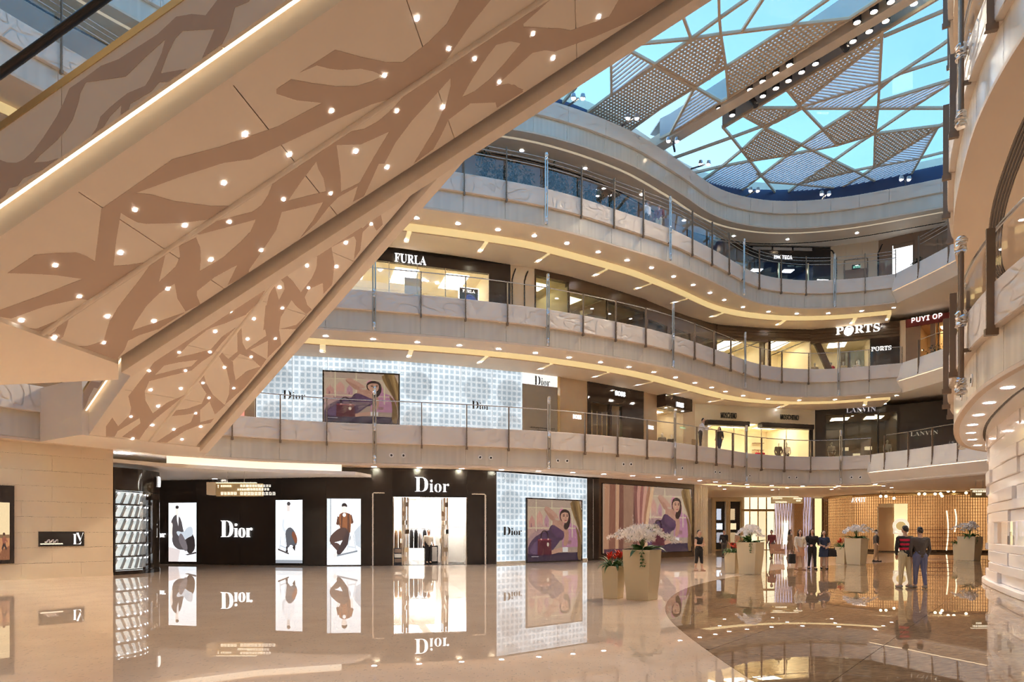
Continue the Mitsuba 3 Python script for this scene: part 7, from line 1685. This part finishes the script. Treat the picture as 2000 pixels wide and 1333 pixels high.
def orchids(label, c, z, w, seed, n=11):
    k = thing('orchid_plant', label, 'orchid')
    rg = np.random.default_rng(seed)
    for i in range(26):
        a = rg.uniform(0, 2 * np.pi); r0 = rg.uniform(0, 0.26) * w
        d = np.array([math.cos(a), math.sin(a), 0])
        sub(k, 'leaf', blade([c[0] + d[0] * r0, c[1] + d[1] * r0, z - 0.06 + rg.uniform(0, 0.08)], d, rg.uniform(0.28, 0.5) * w / 0.63, rg.uniform(0.045, 0.075), rg.uniform(0.35, 0.8), rg.uniform(0.45, 0.95)), 'mat_leafgreen')
    for i in range(n):
        a = (i + rg.uniform(-0.3, 0.3)) * 2 * np.pi / n
        d = np.array([math.cos(a), math.sin(a) * 0.8, 0.0])
        reach, top = rg.uniform(0.2, 1.0) * w / 0.63 * (0.45 if i % 3 == 0 else 0.8), rg.uniform(0.44, 0.62) * w / 0.63
        t = np.linspace(0, 1, 14)
        path = np.c_[c[0] + d[0] * reach * t ** 1.5, c[1] + d[1] * reach * t ** 1.5, z - 0.05 + top * np.sin(np.minimum(t * 1.15, 1.0) * np.pi / 2 * 1.28) / 0.99 - 0.42 * np.maximum(t - 0.55, 0)]
        sub(k, 'stem', tube(path, 0.008, 5), 'mat_stem')
        ms = []
        for q in range(13):
            tt = 0.36 + 0.64 * q / 12
            p = np.array([np.interp(tt, t, path[:, j]) for j in range(3)])
            side = (1 if q % 2 else -1) * 0.035
            p = p + np.array([-d[1] * side + rg.normal(0, .02), d[0] * side - 0.03 + rg.normal(0, .02), -0.015 + rg.normal(0, .02)])
            ms.append(blossom(p, [d[0] * 0.5 + rg.normal(0, .3), -1.0 + rg.normal(0, .3), 0.05 + rg.normal(0, .25)], rg.uniform(0.066, 0.086), q))
        lab(sub(k, 'blossom_spray', cat(ms), 'mat_petal'), kind='stuff')
    ms = []
    for i in range(3):
        x = c[0] + rg.uniform(-0.3, 0.05) * w; y = c[1] - 0.56 * w
        pth = [[x + 0.03 * math.sin(q * 2 + i), y - 0.01, z + 0.02 - 0.075 * q] for q in range(6)]
        sub(k, 'vine', tube(pth, 0.006, 5), 'mat_stem')
        for p in pth[1:]: ms.append(blade(p, [rg.normal(), -0.5, 0], 0.055, 0.022, 0.9, 0.1)); ms.append(blade(p, [rg.normal(), -0.5, 0], 0.05, 0.02, 0.9, 0.1))
    lab(sub(k, 'vine_leaves', cat(ms), 'mat_leafgreen'), kind='stuff')
def bromeliad(label, c, z, w, seed):
    k = thing('bromeliad_plant', label, 'bromeliad')
    rg = np.random.default_rng(seed)
    ms = []
    for i in range(60):
        a = rg.uniform(0, 2 * np.pi); r0 = rg.uniform(0, 0.42) * w; d = np.array([math.cos(a), math.sin(a), 0])
        m = blade([c[0] + d[0] * r0, c[1] + d[1] * r0, z - 0.05], d, rg.uniform(0.22, 0.42) * w / 0.39, rg.uniform(0.018, 0.030), rg.uniform(0.7, 1.3), rg.uniform(0.9, 1.5))
        if i < 24: sub(k, 'leaf', m, 'mat_leafgreen')
        else: ms.append(m)
    lab(sub(k, 'inner_leaves', cat(ms), 'mat_leafgreen'), kind='stuff')
    for i in range(9):
        x, y = c[0] + rg.uniform(-0.45, 0.45) * w, c[1] + rg.uniform(-0.4, 0.4) * w
        h_ = rg.uniform(0.22, 0.36) * w / 0.39
        fl_ = []
        for q in range(14):
            a = rg.uniform(0, 2 * np.pi)
            fl_.append(blade([x, y, z + h_ * (0.55 + 0.4 * q / 14)], [math.cos(a), math.sin(a), 0], rg.uniform(0.06, 0.11) * w / 0.39, 0.014, 0.3, 1.0))
        lab(sub(k, 'red_flower', cat(fl_), 'mat_red'), kind='stuff')
        sub(k, 'stem', tube([[x, y, z - 0.04], [x, y, z + h_ * 0.7]], 0.008, 5), 'mat_stem')
PW = ['before the big mural', 'beside the group of three walkers', 'before the amber shop, behind the couple', 'by the white shop corner']
PS = [((1222, 1298, 1175, 1075), (1178, 1224, 1171, 1106.5)), ((1447, 1499, 1123.5, 1060), (1419, 1449, 1121, 1080)), ((1660, 1703, 1104.5, 1052), (1637, 1662, 1103, 1069)), ((1885, 1928, 1096.5, 1048.5), (1868, 1888, 1095, 1062))]
for i, (tall_, short_) in enumerate(PS):
    for j, (u0, u1, vb, vt) in enumerate((tall_, short_)):
        D = F * EYE / (vb - 1040)
        px_ = D / F
        h_ = (vb - vt) * px_
        full = (u1 - u0) * px_                                 # width seen across the corner
        a_ = full / (math.cos(0.43) + math.sin(0.43))
        cx, cy = ((u0 + u1) / 2 - 1000) * px_, D + a_ * 0.55
        c = np.array([cx, cy])
        rz = -math.atan2(cx, cy) - 0.43
        if j == 0:
            planter(f'tall beige square planter of white orchids {PW[i]}', c, h_, a_, a_ * 0.78, rz)
            orchids(f'white orchids with green leaves in the tall planter {PW[i]}', c, h_, a_, 30 + i, 18 if i == 0 else 14)
        else:
            planter(f'short beige square planter of red flowers {PW[i]}', c, h_, a_, a_ * 0.82, rz)
            bromeliad(f'red bromeliads with green leaves in the short planter {PW[i]}', c, h_, a_, 50 + i)

# ------------------------------------------------------------------ people on the ground floor
x, y = onfloor(1365, 1116); figure('person in a black sleeveless top and cropped trousers, walking alone by the fluted corner', x, y, 0, 1.66, 0.5, dict(swing=0.10, armL=(0.1, 0.18, 0.22), armR=(0.12, 0.2, 0.25), fem=True), 'black', 'black', None, 'short', 'none', 'mat_skin', cuff=0.22)
x, y = onfloor(1562, 1114); figure('long-haired person in a cream jacket and orange skirt, left of the three walkers', x, y, 0, 1.68, 0.15, dict(swing=0.12, armL=(0.05, 0.1, 0.02), armR=(0.1, 0.15, 0.12), hem=0.60), 'cream', None, 'floral', 'long', 'long', 'mat_skin', ('long dark bag hanging beside the person in the cream jacket', (0.28, 0.14, 0.40), (-0.36, 0.0, 0.48), 'mat_cloth_black'))
x, y = onfloor(1586, 1113); figure('person in a black jacket and black trousers, middle of the three walkers', x, y, 0, 1.70, -0.1, dict(swing=0.13, armL=(0.1, 0.2, 0.18), armR=(0.0, 0.2, 0.2)), 'black', 'black', None, 'bob', 'long', 'mat_cloth_black')
x, y = onfloor(1609, 1112.5); figure('person with bobbed hair in a dark navy dress, right of the three walkers', x, y, 0, 1.64, -0.2, dict(swing=0.08, armL=(0.12, 0.22, 0.18), armR=(0.1, 0.16, 0.14), hem=0.55), 'navy', None, 'navy', 'bob', 'short', 'mat_cloth_black', ('large black handbag carried by the person in the navy dress', (0.36, 0.16, 0.30), (0.34, -0.05, 0.72), 'mat_cloth_black'))
x, y = onfloor(1768, 1149); figure('person in a black and crimson striped top, left of the couple seen from behind', x, y, 0, 1.76, math.pi + 0.15, dict(swing=0.07, armL=(0.03, 0.05, 0.03), armR=(0.05, 0.08, 0.06)), 'black', 'tan', None, 'short', 'long', 'mat_cloth_grey', stripes='crimson')
x, y = onfloor(1797, 1150); figure('person in a dark brown top and blue jeans, right of the couple seen from behind', x, y, 0, 1.72, math.pi - 0.1, dict(swing=0.09, armL=(0.03, 0.06, 0.05), armR=(0.04, 0.05, 0.03)), 'charcoal', 'denim', None, 'short', 'long', 'mat_cloth_grey')
x, y = onfloor(1543, 1091); figure('person in a wide brown coat behind the three walkers', x, y, 0, 1.72, 0.8, dict(swing=0.1), 'brown', None, 'brown', 'bob', 'long', 'mat_cloth_brown')
x, y = onfloor(1414, 1090); figure('person in black standing in the passage, left of the second orchid planter', x, y, 0, 1.70, 0.1, dict(), 'black', 'charcoal', None, 'short', 'long', 'mat_cloth_black')
x, y = onfloor(1507, 1092); figure('person in maroon walking right of the second orchid planter', x, y, 0, 1.70, -0.9, dict(swing=0.12), 'maroon', 'charcoal', None, 'short', 'long', 'mat_cloth_black')
x, y = onfloor(1440, 1093); figure('person in a pale pinkish top half hidden behind the second orchid planter', x, y, 0, 1.66, 0.9, dict(swing=0.1), 'floral', 'grey', None, 'bob', 'long', 'mat_cloth_grey')
x, y = onfloor(1711, 1098); figure('person in dark grey with a bag, half hidden behind the third orchid planter', x, y, 0, 1.70, 1.2, dict(swing=0.1), 'charcoal', 'brown', None, 'short', 'long', 'mat_cloth_black')
q = SEG[3].pt(1.86, 0.0, -1.35); figure('person in a beige top and black trousers standing inside the bright doorway', q[0], q[1], 0.012, 1.68, 0.5, dict(), 'cream', 'black', None, 'short', 'long', 'mat_cloth_black')
# chair in the passage
x, y = onfloor(1518, 1093); k = thing('armchair', 'small orange-tan armchair in the passage beside the second orchid planter', 'chair')
sub(k, 'seat', box([x, y, 0.40], [0.62, 0.58, 0.16]), 'mat_cloth_floral'); sub(k, 'backrest', box([x, y + 0.26, 0.66], [0.62, 0.10, 0.46]), 'mat_cloth_floral')
for s in (-1, 1):
    sub(k, 'armrest', box([x + 0.29 * s, y, 0.54], [0.08, 0.56, 0.14]), 'mat_cloth_floral')
    for q in (-1, 1): sub(k, 'leg', tube([[x + 0.26 * s, y + 0.24 * q, 0.0], [x + 0.26 * s, y + 0.24 * q, 0.33]], 0.02, 6), 'mat_brass')

# ------------------------------------------------------------------ people on the galleries
def on_gallery(u, k, off):
    cv = BACK[k]; t = cv.near(*[(u - 1000) / F * 40, 40])
    ts = np.linspace(cv.t[5], cv.t[-1], 3000); P = cv.at(ts) - cv.nrm(ts) * off
    i = np.argmin(np.abs(P[:, 0] / P[:, 1] * F + 1000 - u))
    return P[i], cv.nrm(ts)[i]
p, n = on_gallery(1368, 2, 0.45); figure('person in a white shirt and dark trousers leaning on the railing of the lowest gallery', p[0], p[1], floor_z(2), 1.74, 1.2, dict(lean=0.10, armL=(0.0, 0.38, 0.28), armR=(0.02, 0.38, 0.26)), 'white', 'charcoal', None, 'short', 'long', 'mat_cloth_black')
p, n = on_gallery(1405, 2, 1.3); figure('person all in black walking before the left bright beige shop window', p[0], p[1], floor_z(2), 1.72, -0.9, dict(swing=0.15), 'black', 'navy', None, 'bob', 'long', 'mat_cloth_black')
p, n = on_gallery(1264, 4, 0.9); figure('person in a white shirt standing behind the top gallery railing', p[0], p[1], floor_z(4), 1.76, 0.6, dict(), 'white', 'charcoal', None, 'short', 'long', 'mat_cloth_black')
p, n = on_gallery(1287, 4, 0.8); figure('person in a dark reddish top standing behind the top gallery railing', p[0], p[1], floor_z(4), 1.74, -0.4, dict(), 'maroon', 'tan', None, 'short', 'long', 'mat_cloth_black')

# ------------------------------------------------------------------ shrubs on the top gallery
def shrub(label, p, z, h, w, seed, sparse=1.0, grp=None):
    k = thing('potted_shrub', label, 'shrub', grp)
    rg = np.random.default_rng(seed)
    sub(k, 'pot', lathe([(0, 0), (0.16, 0), (0.21, 0.36), (0.19, 0.36), (0.17, 0.05), (0, 0.05)], 12, (p[0], p[1], z)), 'mat_dark', 30)
    ms = []
    for s in range(5):
        a = rg.uniform(0, 2 * np.pi); dx, dy = math.cos(a) * w * 0.5 * rg.random(), math.sin(a) * w * 0.3 * rg.random()
        hh = h * rg.uniform(0.75, 1.0)
        pth = [[p[0] + dx * t, p[1] + dy * t, z + 0.1 + (hh - 0.1) * t] for t in np.linspace(0, 1, 5)]
        sub(k, 'stem', tube(pth, [0.016, 0.014, 0.012, 0.010, 0.006], 5), 'mat_leafdark')
        for q in range(int(60 * sparse)):
            t = rg.uniform(0.22, 1.0) ** 0.9
            c = np.array([np.interp(t, np.linspace(0, 1, 5), np.array(pth)[:, i]) for i in range(3)]) + rg.normal(0, 1, 3) * [w * 0.20, w * 0.16, 0.07]
            a = rg.uniform(0, 2 * np.pi)
            ms.append(blade(c, [math.cos(a), math.sin(a), 0], rg.uniform(0.11, 0.20), rg.uniform(0.025, 0.045), 0.7, rg.uniform(-0.2, 0.5)))
    lab(sub(k, 'foliage', cat(ms), 'mat_leafdark'), kind='stuff')
SH = [(951, 2.9, 1.0), (978, 2.4, 0.8), (1003, 2.9, 0.75), (1028, 2.25, 0.6), (1074, 2.75, 0.8), (1096, 2.75, 0.9), (1122, 2.6, 0.9), (1150, 2.6, 0.8), (1170, 2.65, 0.8), (1196, 2.55, 0.7), (1214, 2.5, 0.7), (1237, 2.45, 0.5)]
WHR = ['leftmost', 'second', 'third', 'fourth', 'fifth', 'sixth', 'seventh', 'eighth', 'ninth', 'tenth', 'eleventh', 'rightmost']
for i, (u, h_, w_) in enumerate(SH):
    p, n = on_gallery(u, 4, 2.3)
    shrub(f'dark slender shrub behind the top gallery railing, {WHR[i]} of the row from the left' if 0 < i < 11 else f'dark slender shrub behind the top gallery railing, {WHR[i]} of the row', p, floor_z(4), h_, w_, 70 + i)
cv = BRIDGE[4]
for u, l in ((1781, 'dark bushy plant in a grey planter at the top bridge, left one'), (1803, 'dark bushy plant in a grey planter at the top bridge, right one')):
    p = at(u, 500, 44.2)[:2]; p = p + np.array([0.9, 0.9]); shrub(l, p, floor_z(4), 1.35, 1.1, int(u), 1.2)
p = at(1822, 690, 43.5)[:2] + np.array([0.9, 0.6]); shrub('dark bushy plant behind the middle bridge railing at the far right', p, floor_z(3), 1.3, 1.2, 99, 1.2)

# ------------------------------------------------------------------ loudspeakers on the lowest fascia
for i, (u, v) in enumerate(((764.5, 890), (788, 890.5), (937.5, 894), (958.5, 895), (1089, 900.7), (1107, 901), (1217, 907.5), (1231.5, 907.5), (1319, 914.5), (1331.5, 915), (1396, 922.5), (1404.5, 923.5), (1456, 929.5), (1463.5, 930), (1540.5, 933.5), (1555, 933.5), (1663, 933), (1680, 933))):
    cv = BACK[2]; ts = np.linspace(cv.t[5], cv.t[-1], 4000); P = cv.at(ts)
    j = np.argmin(np.abs(P[:, 0] / P[:, 1] * F + 1000 - u)); n = cv.nrm(ts[j]); p = P[j]
    z = EYE + (1040 - v) / F * p[1]
    k = thing('loudspeaker', 'small round loudspeaker with pale rim in the lowest fascia', 'loudspeaker', 'round loudspeakers in the lowest fascia')
    c = np.array([*(p + n * 0.03), z])
    sub(k, 'rim', disc(c, 0.105, (n[0], n[1], 0), 16, 0.02), 'mat_white'); sub(k, 'cone', disc(c + np.array([n[0], n[1], 0]) * 0.012, 0.048, (n[0], n[1], 0), 12, 0.02), 'mat_black')
for p_xy in ((10.5, 15.6), (11.4, 17.2)):
    t_ = NR.near(*p_xy); p, n = NR.at(t_), NR.nrm(t_)
    k = thing('loudspeaker', 'round loudspeaker with pale rim in the near right fascia', 'loudspeaker', 'round loudspeakers in the near right fascia')
    c = np.array([*(p + n * 0.03), zf(2) + 0.42])
    sub(k, 'rim', disc(c, 0.15, (n[0], n[1], 0), 18, 0.02), 'mat_white'); sub(k, 'cone', disc(c + np.array([n[0], n[1], 0]) * 0.012, 0.06, (n[0], n[1], 0), 12, 0.02), 'mat_black')
